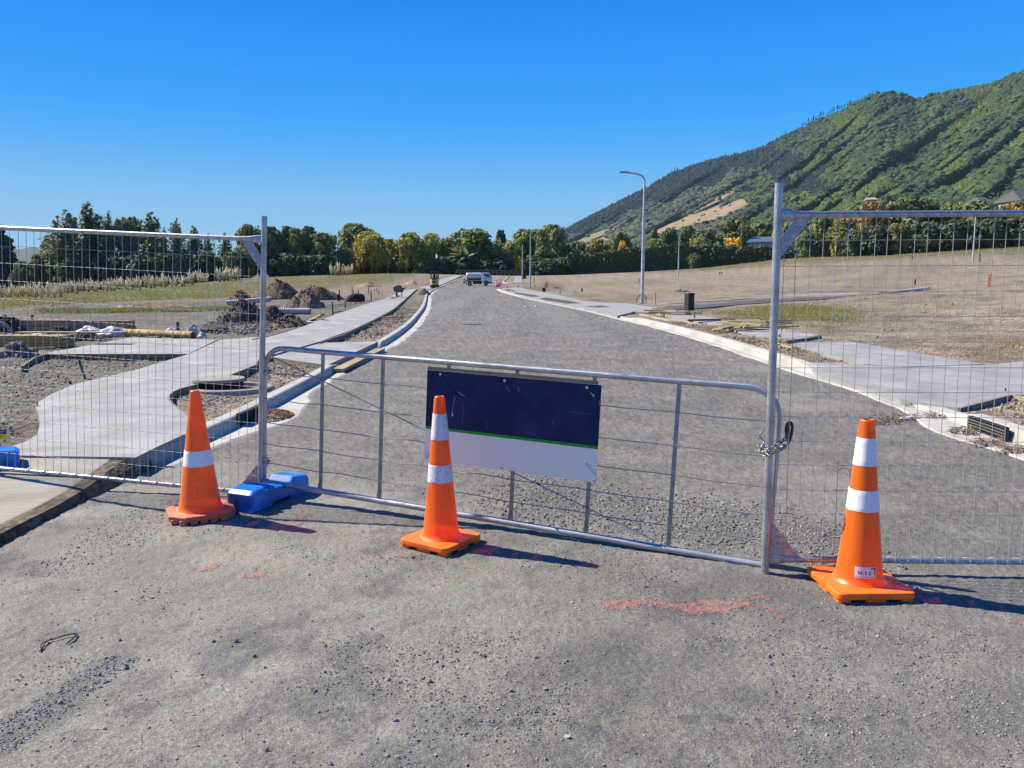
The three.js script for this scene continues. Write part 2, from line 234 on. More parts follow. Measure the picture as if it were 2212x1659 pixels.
function landColour(x, z) {
  const d = -z, n1 = fbm(x * 0.16, z * 0.16, 4, 1), n2 = fbm(x * 1.1, z * 1.1, 4, 2), n3 = fbm(x * 5, z * 5, 3, 3), w = fbm(x * 0.05, z * 0.02, 3, 4), str = fbm(x * 0.05 + z * 0.02, z * 0.55 - x * 0.05, 4, 8);
  const soil = mix3([0.15, 0.128, 0.095], [0.24, 0.21, 0.165], n2), tan = mix3([0.32, 0.25, 0.168], [0.43, 0.345, 0.245], clamp(str * 1.2 - 0.1 + (n2 - 0.5) * 0.5, 0, 1));
  const side = smooth(x, -6, -2), far = smooth(d, 40, 75);
  let c = mix3(soil, tan, x > 3 ? 1 : clamp(side + far * 0.7, 0, 1));
  if (x > 3) c = mix3(c, [0.24, 0.215, 0.145], 0.7 * smooth(n1, 0.5, 0.66));
  const ragged = (n2 - 0.5) * 1.6 + (n1 - 0.5) * 1.2;
  const g = (P, wd, col, k = 1) => { const t = clamp(near(x, z, P, wd) + ragged * 0.8 * (near(x, z, P, wd * 2.2) > 0 ? 1 : 0), 0, 1) * k * smooth(near(x, z, P, wd * 2.2), 0, 0.35); c = mix3(c, col, t); };
  const grass = mix3([0.12, 0.115, 0.026], [0.19, 0.165, 0.055], n2), dry = mix3([0.2, 0.175, 0.08], [0.26, 0.215, 0.12], n2);
  g(FIELD.green1, 1.6, mix3(grass, dry, smooth(n1, 0.52, 0.7) * 0.8));
  g(FIELD.bank, 0.9, mix3([0.12, 0.1, 0.075], [0.19, 0.165, 0.125], n3), 0.85);
  g(FIELD.strip, 0.7, [0.105, 0.11, 0.028], 0.85);
  g(FIELD.track, 0.8, [0.165, 0.155, 0.135], 0.9);
  g(FIELD.midGreen, 1.5, mix3([0.14, 0.13, 0.045], [0.19, 0.165, 0.07], n2));
  g(FIELD.rTop, 1.5, mix3([0.13, 0.125, 0.035], [0.19, 0.165, 0.075], n2), 0.9);
  g(FIELD.rGreen, 1.3, mix3([0.16, 0.155, 0.055], [0.24, 0.205, 0.105], n3), 0.75);
  g(FIELD.rStrip, 0.8, [0.17, 0.145, 0.05], 0.6);
  g(FIELD.rGreen2, 0.8, [0.15, 0.135, 0.06], 0.8);
  g(FIELD.brown, 1.2, [0.28, 0.205, 0.125], 0.6);
  if (d > 190 || Math.abs(x) > 160) c = mix3([0.05, 0.055, 0.02], [0.09, 0.09, 0.03], n1);
  const k = 0.82 + 0.36 * n3; return [c[0] * k, c[1] * k, c[2] * k];
}
const bumpLand = (x, z) => { const d = Math.hypot(x, z), out = d > 160 ? 0 : 1, rugged = x < -2 && z > -34 ? 1 : 0.35; return out * ((fbm(x * 0.9, z * 0.9, 4, 41) - 0.5) * 0.16 * rugged + (fbm(x * 6, z * 6, 2, 42) - 0.5) * 0.05 * rugged + (x > 5 ? (fbm(x * 0.12, z * 0.4, 3, 44) - 0.5) * 0.25 : 0)); };
function polar(radii, angles, fn, keep) { // a sheet on rings and bearings; fn(x, z) -> [y, colour]
  const na = angles.length, pos = new Float32Array(radii.length * na * 3), col = new Float32Array(pos.length), uv = new Float32Array(radii.length * na * 2), ok = new Uint8Array(radii.length * na), idx = [];
  radii.forEach((r, i) => angles.forEach((a, j) => { const o = i * na + j, x = r * Math.sin(a), z = -r * Math.cos(a); ok[o] = keep ? keep(x, z) : 1; if (!ok[o]) return; const [y, c] = fn(x, z); pos.set([x, y, z], o * 3); col.set(c, o * 3); uv.set([x, z], o * 2); }));
  for (let i = 0; i < radii.length - 1; i++) for (let j = 0; j < na - 1; j++) { const a = i * na + j, b = a + 1, c = a + na, d = c + 1; if (ok[a] && ok[b] && ok[c]) idx.push(a, b, c); if (ok[b] && ok[d] && ok[c]) idx.push(b, d, c); }
  let g = new THREE.BufferGeometry(); g.setAttribute('position', new THREE.BufferAttribute(pos, 3)); g.setAttribute('color', new THREE.BufferAttribute(col, 3)); g.setAttribute('uv', new THREE.BufferAttribute(uv, 2)); g.setIndex(idx); g.computeVertexNormals(); return g;
}
const rad = Math.PI / 180;
function rings(r0, r1, n) { const a = []; for (let i = 0; i < n; i++) a.push(1 / lerp(1 / r0, 1 / r1, i / (n - 1))); return a; }
{
  const ang = []; for (let a = -180; a < -42; a += 6) ang.push(a * rad); for (let a = -42; a < 42; a += 0.17) ang.push(a * rad); for (let a = 42; a <= 180.1; a += 6) ang.push(a * rad);
  const rr = [0.02, 0.6, 1.2, ...rings(1.7, 330, 400), 380, 460, 600, 900, 1400, 2200, 3200];
  struct('ground', polar(rr, ang, (x, z) => {
    const d = Math.hypot(x, z); let y = G(x, z); const inside = d < 260 && inRoad(x, z) , e = d < 260 ? edgeDist(x, z, ROAD) : 9;
    y += inside ? -0.03 - 0.03 * smooth(e, 0, 0.3) : lerp(-0.02, 0.035, smooth(e, 0, 0.35)) + bumpLand(x, z) * smooth(e, 0.2, 1.2);
    return [y, landColour(x, z)];
  }), M.land, 'bare and grassy ground of the building site');
}
// the road: old dusty seal in front of the fence, newer chip seal up the street
const bumpRoad = (x, z) => { const d = Math.hypot(x, z); if (d > 40) return 0; const k = smooth(d, 40, 12); return k * ((fbm(x * 1.3, z * 1.3, 3, 51) - 0.5) * 0.02 * smooth(d, 9, 5) + (vn(x * 34, z * 34, 67) - 0.5) * 0.006 * smooth(d, 3.5, 5) + (fbm(x * 9, z * 9, 3, 52) - 0.5) * 0.007 * smooth(d, 14, 6) + (vn(x * 46, z * 46, 53) - 0.5) * 0.005 * smooth(d, 10, 5)); };
const roadY = (x, z) => G(x, z) + 0.004 + bumpRoad(x, z);
const DRIPS = [[1018, 1560], [1075, 1565], [1120, 1562], [1165, 1558], [1235, 1560], [1330, 1560], [1490, 1556], [1565, 1552], [1640, 1556], [1700, 1555], [1765, 1558], [1810, 1558], [1880, 1556], [1950, 1562], [1290, 1572]].map(([u, v], i) => [gp(u, v), 0.016 + 0.018 * hash(i, 3)]);
const GATELINE = (x, z) => -z - (5.15 - (x - 0) * 0.44); // metres beyond the line of the gate
const streakA = gp(60, 1560), streakB = gp(260, 1420);
function roadColour(x, z) {
  const d = -z, n0 = fbm(x * 0.5, z * 0.5, 4, 61), n1 = fbm(x * 2.6, z * 2.6, 4, 62), n2 = fbm(x * 11, z * 11, 3, 63), beyond = smooth(GATELINE(x, z) + (n1 - 0.5) * 1.2, 0.1, 1.1);
  const hs = hash(Math.round(x * 160), Math.round(z * 160), 4), hb = vn(x * 34, z * 34, 67), mott = d < 60 ? 1 + (hs - 0.5) * 0.5 + (hb - 0.5) * 0.55 : 1 + (hs - 0.5) * 0.3, seal = mix3([0.112, 0.107, 0.1], [0.148, 0.138, 0.127], n0).map((q) => q * mott), dust = [0.205, 0.194, 0.168], sp2 = 1 + (hs - 0.5) * 0.3, old = mix3([0.093, 0.092, 0.091], [0.138, 0.134, 0.125], n1 * 0.8 + n2 * 0.35).map((q) => q * sp2);
  const trk = fbm((x * 0.8 + z * 0.6) * 4.2, (x * 0.6 - z * 0.8) * 0.5, 4, 68);
  let dusty = smooth(n0 * 0.42 + n1 * 0.3 + n2 * 0.22 + trk * 0.22, 0.515, 0.66) * (0.4 + 0.6 * smooth(x, 1.4, -1.2));
  // a drift of loose dark chips at the left
  const ax = streakB.x - streakA.x, az = streakB.z - streakA.z, L = Math.hypot(ax, az), t = ((x - streakA.x) * ax + (z - streakA.z) * az) / (L * L), off = Math.abs((x - streakA.x) * az - (z - streakA.z) * ax) / L;
  const drift = smooth(off + (n1 - 0.5) * 0.22 + (n2 - 0.5) * 0.1, 0.13, 0.0) * smooth(t, -0.25, 0.02) * smooth(t, 1.15, 0.95);
  let c = mix3(old, dust, dusty * 0.8); c = mix3(c, [0.11, 0.115, 0.125], drift * 0.7);
  c = mix3(c, seal, beyond);
  if (d < 14 && beyond > 0.5) c = mix3(c, [0.2, 0.19, 0.165], 0.55 * smooth(n0 + (n1 - 0.5) * 0.5, 0.55, 0.75) * smooth(x, 1, 3.2));
  for (const [p, r] of DRIPS) { const q = Math.hypot(x - p.x, (z - p.z)); if (q < r * 2.2) c = mix3(c, [0.07, 0.072, 0.078], 0.75 * smooth(q + (n2 - 0.5) * r * 1.4, r * 1.25, r * 0.7)); }
  if (d > 20) { const lane = fbm(x * 0.9, z * 0.05, 3, 66); c = mix3(c, [0.165, 0.16, 0.155], 0.4 * smooth(lane, 0.45, 0.7)); }
  return c;
}
{
  const ang = []; for (let a = -178; a < -40; a += 6) ang.push(a * rad); for (let a = -40; a < 40; a += 0.12) ang.push(a * rad); for (let a = 40; a <= 182; a += 6) ang.push(a * rad);
  const rr = [0.05, 0.7, 1.3, ...rings(1.8, 200, 560)];
  struct('road', polar(rr, ang, (x, z) => [roadY(x, z), roadColour(x, z)], (x, z) => Math.hypot(x, z) < 12 && z > -3.4 ? 1 : inRoad(x, z) || edgeDist(x, z, ROAD) < 0.16 ? 1 : 0), M.road, 'grey chip seal street, dusty and gravelly in front of the fence');
}

// ---------------------------------------------------------------- slabs, kerbs
function slab(name, P, h0, m, label, depth = 0.16) { const hf = typeof h0 === 'function' ? h0 : () => h0; // P: places of its top edge; follows the land
  const pts = P.map((p) => new THREE.Vector2(p.x, p.z)), n = pts.length, steps = [], tri = THREE.ShapeUtils.triangulateShape(pts, []);
  let tris = tri.map((t) => t.map((i) => P[i].clone()));
  for (let pass = 0; pass < 3; pass++) tris = tris.flatMap((t) => { // split long triangles so that the slab follows the land
    let k = 0, m2 = 0; for (let i = 0; i < 3; i++) { const q = t[i].distanceTo(t[(i + 1) % 3]); if (q > m2) { m2 = q; k = i; } } if (m2 < 6) return [t];
    const a = t[k], b = t[(k + 1) % 3], c = t[(k + 2) % 3], e = a.clone().add(b).multiplyScalar(0.5); return [[a, e, c], [e, b, c]]; });
  const pos = [], uv = []; const put = (p, y) => { pos.push(p.x, y, p.z); uv.push(p.x, p.z); };
  for (const t of tris) { const cr = (t[1].x - t[0].x) * (t[2].z - t[0].z) - (t[1].z - t[0].z) * (t[2].x - t[0].x); for (const p of cr < 0 ? t : [t[0], t[2], t[1]]) put(p, G(p.x, p.z) + hf(p.x, p.z)); }
  for (let i = 0; i < n; i++) { const a = P[i], b = P[(i + 1) % n]; const ya = G(a.x, a.z) + hf(a.x, a.z), yb = G(b.x, b.z) + hf(b.x, b.z); for (const [p, y] of [[a, ya], [a, ya - depth], [b, yb], [b, yb], [a, ya - depth], [b, yb - depth]]) { pos.push(p.x, y, p.z); uv.push((p.x + p.z) * 0.7, y); } }
  const g = new THREE.BufferGeometry(); g.setAttribute('position', new THREE.Float32BufferAttribute(pos, 3)); g.setAttribute('uv', new THREE.Float32BufferAttribute(uv, 2)); g.computeVertexNormals();
  return struct(name, g, m, label);
}
function resample(P, step) { const c = new THREE.CatmullRomCurve3(P.map((p) => V(p.x, 0, p.z)), false, 'centripetal'), n = Math.max(2, Math.round(c.getLength() / step)); return c.getSpacedPoints(n); }
function sweep(name, line, sideSign, profile, m, label) { // profile(i, n, p) -> list of [offset away from the road, height above the land]
  const pos = [], uv = [], idx = []; let w = 0, run = 0;
  line.forEach((p, i) => {
    const a = line[Math.max(0, i - 1)], b = line[Math.min(line.length - 1, i + 1)], t = V(b.x - a.x, 0, b.z - a.z).normalize(), nx = -t.z * sideSign, nz = t.x * sideSign, pr = profile(i / (line.length - 1), p); w = pr.length; run += i ? p.distanceTo(a) / 2 : 0;
    let s = 0; pr.forEach(([o, h], k) => { const x = p.x + nx * o, z = p.z + nz * o; s += k ? Math.hypot(o - pr[k - 1][0], h - pr[k - 1][1]) : 0; pos.push(x, G(x, z) + h, z); uv.push(s, run * 2); });
  });
  for (let i = 0; i < line.length - 1; i++) for (let k = 0; k < w - 1; k++) { const a = i * w + k, b = a + 1, c = a + w, d = c + 1; idx.push(a, c, b, b, c, d); }
  const g = new THREE.BufferGeometry(); g.setAttribute('position', new THREE.Float32BufferAttribute(pos, 3)); g.setAttribute('uv', new THREE.Float32BufferAttribute(uv, 2)); g.setIndex(idx);
  const q = toCrease(g); return struct(name, q, m, label);
}
function toCrease(g) { const q = g.index ? g.toNonIndexed() : g; q.computeVertexNormals(); return q; }
const kerbProfile = (h, w = 0.15) => [[0, 0], [0.02, h * 0.7], [0.032, h - 0.014], [0.05, h - 0.002], [w, h + 0.003], [w, -0.12]];
const GRATE_L = gp(596, 898), GRATE_R = gp(2135, 940), DRIVE0 = gp(735, 798).z, DRIVE1 = gp(822, 752).z;
const lineL = resample(KL, 0.35), lineR = resample(KR, 0.35);
const dropL = (z) => smooth(-z, -DRIVE0 - 0.35, -DRIVE0 + 0.35) * smooth(-z, -DRIVE1 + 0.5, -DRIVE1 - 0.2);
sweep('kerb', lineL, -1, (t, p) => kerbProfile(lerp(0.13, 0.03, dropL(p.z)), 0.17), M.kerb, 'pale concrete kerb along the left side of the street');
sweep('gutter', lineL, -1, (t, p) => { const j = (fbm(p.x * 3, p.z * 2.2, 3, 7) - 0.5) * 0.22 * smooth(-p.z, 6, 9), bulge = 0.42 * Math.exp(-((p.z - GRATE_L.z) ** 2) / 1.1), w = 0.2 + j + bulge * 0.8 + 0.1 * smooth(-p.z, 14, 20); return [[-w, 0.002], [-w + 0.03, 0.016], [-0.02, 0.008], [0.02, 0.008]]; }, M.gutter, 'pale concrete gutter strip with a ragged edge along the left kerb');
const oldH = (z) => lerp(0.06, 0.15, smooth(-z, 5.1, 6.9)), oldLine = resample(OLD, 0.25);
sweep('kerb', oldLine, -1, (t, p) => { const h = oldH(p.z), w = 0.03 + 0.13 * smooth(-p.z, 5.3, 6.7), n = (fbm(p.x * 9, p.z * 9, 3, 5) - 0.5) * 0.03; return [[n * 0.6, 0], [w * 0.35 + n, h * 0.55], [w + n, h], [w + 0.11, h + 0.004], [w + 0.12, -0.1]]; }, M.oldKerb, 'old dark mossy kerb edge of the dropped crossing at the left');
const RD0 = gp(2071, 915).z, RD1 = gp(1736, 803).z, RFAR = gp(1360, 693).z;
const dropR = (z) => Math.max(smooth(-z, -RD0 - 0.3, -RD0 + 0.4) * smooth(-z, -RD1 + 0.3, -RD1 - 0.4), smooth(-z, -RFAR - 1, -RFAR + 1));
sweep('kerb', lineR, 1, (t, p) => kerbProfile(lerp(0.15, 0.05, dropR(p.z)), lerp(0.17, 0.24, dropR(p.z))), M.kerb, 'pale concrete kerb along the right side of the street');
sweep('gutter', lineR, 1, (t, p) => { const w = 0.24 + (fbm(p.x * 3, p.z * 2.2, 3, 9) - 0.5) * 0.1 + 0.25 * Math.exp(-((p.z - GRATE_R.z) ** 2) / 0.9); return [[-w, 0.002], [-w + 0.03, 0.016], [-0.02, 0.008], [0.02, 0.008]]; }, M.gutter, 'pale concrete gutter strip along the right kerb');
sweep('kerb', resample(FARK, 0.8), 1, () => kerbProfile(0.13, 0.2), M.kerb, 'pale kerb round the far corner beyond the side road');
const hP = 0.15;
slab('footpath', px([[45, 984], [0, 975], [-160, 1000], [-300, 1030], [-300, 1015], [-160, 993], [0, 973], [55, 954], [80, 939], [87, 914], [84, 897], [77, 881], [82, 869], [107, 853], [160, 830], [185, 824], [293, 799], [410, 764], [475, 734], [553, 728], [570, 730], [658, 704], [733, 676], [790, 657], [829, 646], [873, 627], [903, 623], [899, 625.5], [882, 640], [873, 648], [858, 661], [843, 671], [807, 690], [760, 712], [688, 738.5], [560, 774], [553, 787], [475, 819.5], [390, 838.5], [372, 846], [365, 856], [366, 866], [378, 877], [405, 894.5], [435, 918.5], [410, 933], [339, 965], [293, 988]], hP), hP, M.path, 'smooth new concrete footpath winding up the left side of the street');
slab('footpath', px([[406, 764.3], [100, 764.3], [107, 761], [282, 729], [470, 733.2]], hP), hP - 0.002, M.path, 'new concrete side path leading left from the footpath');
slab('driveway_crossing', px([[564, 775], [592, 772], [706, 788.5], [724, 781], [812, 740], [816, 737.5], [690, 740.2]], 0.12), 0.12, M.path, 'new concrete vehicle crossing between left footpath and kerb');
{ const end = oldLine[oldLine.length - 1], line = [...oldLine, V(end.x - 0.005, 0, end.z - 0.1), V(end.x - 0.01, 0, end.z - 0.19)];
  sweep('driveway_crossing', line, -1, (t, p) => { const h = oldH(p.z) - 0.003 * smooth(-p.z, 6.7, 7), w = 0.03 + 0.13 * smooth(-p.z, 5.3, 6.7); return [[w + 0.1, h - 0.05], [w + 0.1, h + 0.001], [w + 0.13, h + 0.006], ...[0.6, 1, 1.6, 2.4, 3.4, 4.6, 6.5].map((o) => [o, h + 0.006])]; }, M.apron, 'weathered dusty concrete vehicle crossing at the left corner'); }
slab('driveway_crossing', px([[1734, 783], [1780, 784], [1866, 787.5], [1949, 792.5], [2126, 788], [2212, 781], [2420, 772], [2420, 830], [2212, 853], [2184, 852], [2069, 881.5], [1946, 864], [1884, 843], [1776, 810], [1738, 790]], 0.07), 0.07, M.path, 'wide new concrete vehicle crossing on the right');
slab('footpath', px([[1699, 740], [1680, 731], [1774, 726], [1824, 735], [1934, 755], [2069, 777], [2126, 786.5], [1949, 792], [1866, 786.5], [1759, 757]], 0.08), 0.08, M.path, 'new concrete footpath strip on the right before the crossing');
slab('footpath', px([[1640, 727], [1600, 717], [1518, 697.5], [1572, 691], [1698, 713], [1773, 724], [1700, 732]], 0.08), 0.085, M.path, 'concrete footpath bay with planks lying on it');
slab('footpath', px([[1508, 696], [1483, 691.5], [1418, 674.5], [1370, 673], [1348, 654.5], [1448, 668.5], [1498, 680], [1572, 690]], 0.1), 0.1, M.path, 'concrete footpath bay beside the black cabinet');
slab('footpath', px([[1334, 682], [1279, 669], [1187, 651], [1142, 642.5], [1100, 632], [1083, 626.5], [1086, 622.6], [1108, 622.6], [1127, 622.3], [1157, 629], [1211, 638], [1258, 650], [1307, 653.5], [1350, 655], [1371, 672.8]], 0.1), 0.1, M.path, 'pale concrete footpath curving along the right side up the street');
for (const [k, label] of [[[[1090, 625], [1100, 624.5], [1118, 629], [1111, 629.5], [1096, 628.5]], 'small bare soil island at the far end of the right footpath'], [[[1108, 633], [1116, 631.5], [1160, 638], [1168, 641], [1146, 641]], 'narrow soil island second from the far end of the right footpath'], [[[1163, 645], [1180, 642.5], [1235, 650.5], [1254, 655], [1225, 656], [1186, 650]], 'long soil island in the right footpath'], [[[1262, 662], [1297, 659.6], [1322, 663], [1290, 664]], 'thin soil island nearest the street lamp']])
  slab('soil_island', px(k, 0.104), 0.104, M.island, label, 0.03);
slab('side_lane', px([[1433, 664.5], [1448, 668.6], [1498, 666.5], [1598, 657.5], [1670, 652.5], [1799, 645], [1909, 634.5], [2009, 625], [2009, 623.2], [1901, 635], [1723, 643], [1613, 649.5], [1520, 658], [1446, 661]], 0.05), 0.05, M.lane, 'narrow asphalt lane running off to the right', 0.1);
sweep('kerb', resample(px([[1428, 661], [1440, 659], [1520, 654], [1613, 647.5], [1723, 641.5], [1901, 634], [2009, 623.5]]), 1), -1, () => [[-0.05, 0], [0, 0.08], [0.35, 0.08], [0.4, -0.05]], M.kerb, 'low pale kerb on the far side of the asphalt lane');
slab('footpath', px([[1109, 610.5], [1128, 610.5], [1126, 596], [1114, 596]], 0.08), 0.08, M.path, 'far pale footpath beyond the side road');
slab('footpath', px([[905, 620], [950, 604], [982, 594.5], [1000, 595], [985, 601], [955, 614], [930, 623]], 0.1), 0.1, M.path, 'far footpath beyond the small digger');

// ---------------------------------------------------------------- gate, fence panels and what hangs on them
function frameMatrix(o, ex, ey) { const ez = ex.clone().cross(ey).normalize(); return new THREE.Matrix4().makeBasis(ex, ey, ez).setPosition(o); }
const ortho = (a, b) => b.clone().addScaledVector(a, -a.dot(b)).normalize();
function place(o, m) { m.decompose(o.position, o.quaternion, o.scale); return o; }
const unitBar = new THREE.CylinderGeometry(1, 1, 1, 6);
function wire(name, a, b, r, m, parent) { const w = part(name, unitBar, m, parent), d = b.clone().sub(a); w.position.copy(a).add(b).multiplyScalar(0.5); w.quaternion.setFromUnitVectors(Y, d.clone().normalize()); w.scale.set(r, d.length(), r); return w; }
const M_wire = mat({ color: rgb(0.4, 0.395, 0.385), roughness: 0.55, metalness: 0.35 });
function fencePanel(label, foot, top, railA, railB, dir, ringAt) { // foot, top: ends of the inner post; railA/B: two points of the top rail, A at the post; dir +1 panel runs to the right
  const g = thing('temporary_fence', label, 'temporary fence', 'temporary mesh fence panels'), post = top.distanceTo(foot), ey = top.clone().sub(foot).normalize(), ex = ortho(ey, railB.clone().sub(railA)).multiplyScalar(dir);
  place(g, frameMatrix(foot, ex, ey)); g.updateMatrixWorld();
  const loc = (p) => g.worldToLocal(p.clone()), yt = loc(railA).y, W = 2.4 * dir, yb = yt - 1.87, r = 0.021, X = (s) => s * dir;
  for (const x of [0, W]) part('post', merge([cyl(r, r, post, x, 0, 0, 20), cyl(r + 0.0006, r + 0.0006, 0.004, x, post - 0.004, 0, 20)]), M.zinc, g);
  const flat = (y, up) => { const pts = [], hw = [[0, 0.004, 0.032], [0.05, 0.005, 0.03], [0.12, 0.014, 0.02], [0.2, 0.017, 0.017], [2.2, 0.017, 0.017], [2.28, 0.014, 0.02], [2.35, 0.005, 0.03], [2.4, 0.004, 0.032]]; // round tube pressed flat at both ends
    const pos = [], idx = [], uv = [], n = 14; hw.forEach(([x, dz, dy], i) => { for (let k = 0; k <= n; k++) { const a = (k / n) * Math.PI * 2; pos.push(x * dir, y + Math.sin(a) * dy, Math.cos(a) * dz); uv.push(x * 2, k / n * 0.3); } });
    for (let i = 0; i < hw.length - 1; i++) for (let k = 0; k < n; k++) { const a = i * (n + 1) + k; idx.push(a, a + n + 1, a + 1, a + 1, a + n + 1, a + n + 2); }
    const q = new THREE.BufferGeometry(); q.setAttribute('position', new THREE.Float32BufferAttribute(pos, 3)); q.setAttribute('uv', new THREE.Float32BufferAttribute(uv, 2)); q.setIndex(idx); q.computeVertexNormals(); return q; };
  part('top_rail', flat(yt), M.zinc, g); part('bottom_rail', flat(yb), M.zinc, g);
  const tri = (x0, y0, sx, sy) => { const s = new THREE.Shape((sy > 0 ? [[0, 0], [0.165, 0], [0, 0.215]] : [[0.07, 0], [0.16, 0], [0, 0.215], [0, 0.11]]).map((p) => new THREE.Vector2(...p))); const q = new THREE.ExtrudeGeometry(s, { depth: 0.004, bevelEnabled: false }); q.translate(0, 0, -0.002); q.scale(sx, sy, 1); q.translate(x0, y0, 0); if (sx * sy < 0) { const p = q.attributes.position; for (let i = 0; i < p.count; i += 3) for (const at2 of ['position', 'uv']) { const A = q.attributes[at2]; for (let c = 0; c < A.itemSize; c++) { const t = A.array[i * A.itemSize + c]; A.array[i * A.itemSize + c] = A.array[(i + 1) * A.itemSize + c]; A.array[(i + 1) * A.itemSize + c] = t; } } q.computeVertexNormals(); } return q; };
  for (const [x, sx] of [[X(0.018), dir], [W - X(0.018), -dir]]) { part('corner_gusset', tri(x, yt - 0.015, sx, -1), M.zincPlate, g); part('corner_gusset', tri(x, yb + 0.015, sx, 1), M.zincPlate, g); }
  const R = rng(dir > 0 ? 71 : 72), nx = 35, ny = 13;
  for (let i = 0; i <= nx; i++) { const x = X(0.032 + i * 0.0668), j = (R() - 0.5) * 0.012, z = 0.019; const short = i === 0 || i === nx || i === 1; wire('vertical_wire', V(x, yb - 0.01, z), V(x + j, yt - (short ? 0.2 : 0.01), z), 0.0017, M_wire, g); }
  for (let i = 0; i <= ny; i++) { const y = yt - 0.135 - i * 0.1335 + (R() - 0.5) * 0.008; if (y < yb + 0.02) break; wire('horizontal_wire', V(X(0.01), y, 0.023), V(W - X(0.01), y + (R() - 0.5) * 0.01, 0.023), 0.0017, M_wire, g); }
  { const pts = []; for (let i = 0; i <= 240; i++) { const s = 0.14 + (2.12 * i) / 240, a = s * 46; pts.push(V(X(s), yb + Math.cos(a) * 0.0185, Math.sin(a) * 0.0185)); } part('binding_wire', tube(pts, 0.0022, 480, 4), M_wire, g); } // mesh ends wound round the bottom rail
  return g;
}
const footR = gp(1652, 1238), dR = -footR.z, footL = gp(562, 1076), dL = -footL.z;
const panelR = fencePanel('right mesh fence panel standing between the chained gate post and the picture edge', footR, at(1683, 395, dR), at(1690, 464, dR), at(2212, 474, dR * 0.988), 1);
const panelL = fencePanel('left mesh fence panel leaning slightly over the new footpath', footL, at(571, 467, dL), at(560, 517, dL), at(0, 501, dL * 1.058), -1);
{ // small printed tag wired to the far left of the panel
  const c = document.createElement('canvas'); c.width = 64; c.height = 96; const x = c.getContext('2d'); x.fillStyle = '#c8bc1e'; x.fillRect(0, 0, 64, 96); x.fillStyle = '#1d2350'; x.fillRect(0, 0, 64, 42); x.fillStyle = '#8f93b5'; x.fillRect(8, 14, 46, 8); x.fillRect(8, 26, 34, 5); x.fillStyle = '#86801a'; x.fillRect(8, 58, 40, 7); x.fillRect(8, 72, 30, 5);
  const t = new THREE.CanvasTexture(c); t.colorSpace = THREE.SRGBColorSpace; t.wrapS = t.wrapT = THREE.ClampToEdgeWrapping;
  const p = at(4, 938, dL * 1.055), q = panelL.worldToLocal(p.clone()); part('tag', box(0.085, 0.078, 0.003, q.x, q.y, 0.03), mat({ map: t, roughness: 0.5 }), panelL, 'small blue and yellow printed tag');
}
// farm gate
const gateBL = at(570, 1040, dL + 0.02), gateBR = at(1655, 1222, dR + 0.09), gateTL = at(577, 770, dL + 0.02);
const gex = gateBR.clone().sub(gateBL).normalize(), gey = ortho(gex, gateTL.clone().sub(gateBL)), gate = thing('farm_gate', 'grey galvanised tube farm gate with wires, hung between the two fence posts', 'gate');
place(gate, frameMatrix(gateBL, gex, gey)); gate.updateMatrixWorld();
const GL = gateBL.distanceTo(gateBR), GH = 1.005, gez = gex.clone().cross(gey);
function onGate(u, v) { const r = ray(u, v), n = gez, t = gateBL.clone().sub(camera.position).dot(n) / r.dot(n), p = camera.position.clone().addScaledVector(r, t); return gate.worldToLocal(p); }
{
  const R = 0.019, top = [], rr = 0.16; // bent top tube with both stiles in one length
  top.push(V(0, 0.02, 0), V(0, GH - rr, 0)); for (let i = 1; i <= 6; i++) { const a = (i / 6) * Math.PI / 2; top.push(V(rr - Math.cos(a) * rr, GH - rr + Math.sin(a) * rr, 0)); }
  for (let i = 1; i < 8; i++) top.push(V(lerp(rr, GL - rr, i / 8), GH, 0)); for (let i = 6; i >= 0; i--) { const a = (i / 6) * Math.PI / 2; top.push(V(GL - rr + Math.cos(a) * rr, GH - rr + Math.sin(a) * rr, 0)); } top.push(V(GL, 0.02, 0));
  part('frame', tube(top, R, 180, 14), M.zinc, gate);
  part('bottom_rail', merge([bar(V(-0.02, 0, 0), V(0.06, 0, 0), 0.03, 12, R * 1.1), bar(V(0.06, 0, 0), V(GL + 0.01, 0, 0), R * 1.08, 14)]), M.zincPlate, gate);
  for (const [a, b] of [[[698, 790], [692, 1045]], [[828, 800], [819, 1068]], [[968, 815], [960, 1090]], [[1116, 830], [1104, 1112]], [[1283, 842], [1267, 1138]], [[1464, 858], [1446, 1172]]]) { const p = onGate(...a), q = onGate(...b), x = (p.x + q.x) / 2; part('stay', merge([box(0.024, GH - 0.01, 0.012, x, GH / 2, 0), box(0.03, 0.05, 0.004, x, 0.03, 0.01)]), M.zincDull, gate); }
  const Rn = rng(5);
  for (const t of [0.18, 0.375, 0.55, 0.71, 0.855]) { const pts = [], y = GH * (1 - t); for (let i = 0; i <= 22; i++) { const s = (GL * i) / 22, near = i === 0 || i === 22; pts.push(V(s, y - (near ? 0 : 0.005 * Math.sin((s / GL) * 6 * Math.PI) ** 2 + 0.014 * (Rn() - 0.5) * smooth(t, 0.1, 0.6) * smooth(s, 2.4, 1.4)), 0.008)); } part('wire', tube(pts, 0.0032, 110, 6), M.zincDull, gate); }
  const d0 = onGate(592, 771), d1 = onGate(1418, 1167); part('brace_wire', bar(V(d0.x, d0.y, 0.016), V(d1.x, d1.y, 0.016), 0.0042, 8), M.zincDull, gate);
  for (const y of [0.155, GH - 0.17]) { const h = part('hinge', merge([box(0.06, 0.055, 0.05, -0.002, y, 0, 0.006), box(0.035, 0.062, 0.012, 0.03, y, 0.024)]), M.zincPlate, gate); part('bolt', bar(V(-0.012, y, 0.02), V(-0.012, y, 0.036), 0.009, 8), M.darkSteel, h); part('bolt', bar(V(0.03, y, -0.03), V(0.03, y, 0.04), 0.006, 6), M.darkSteel, h); }
}
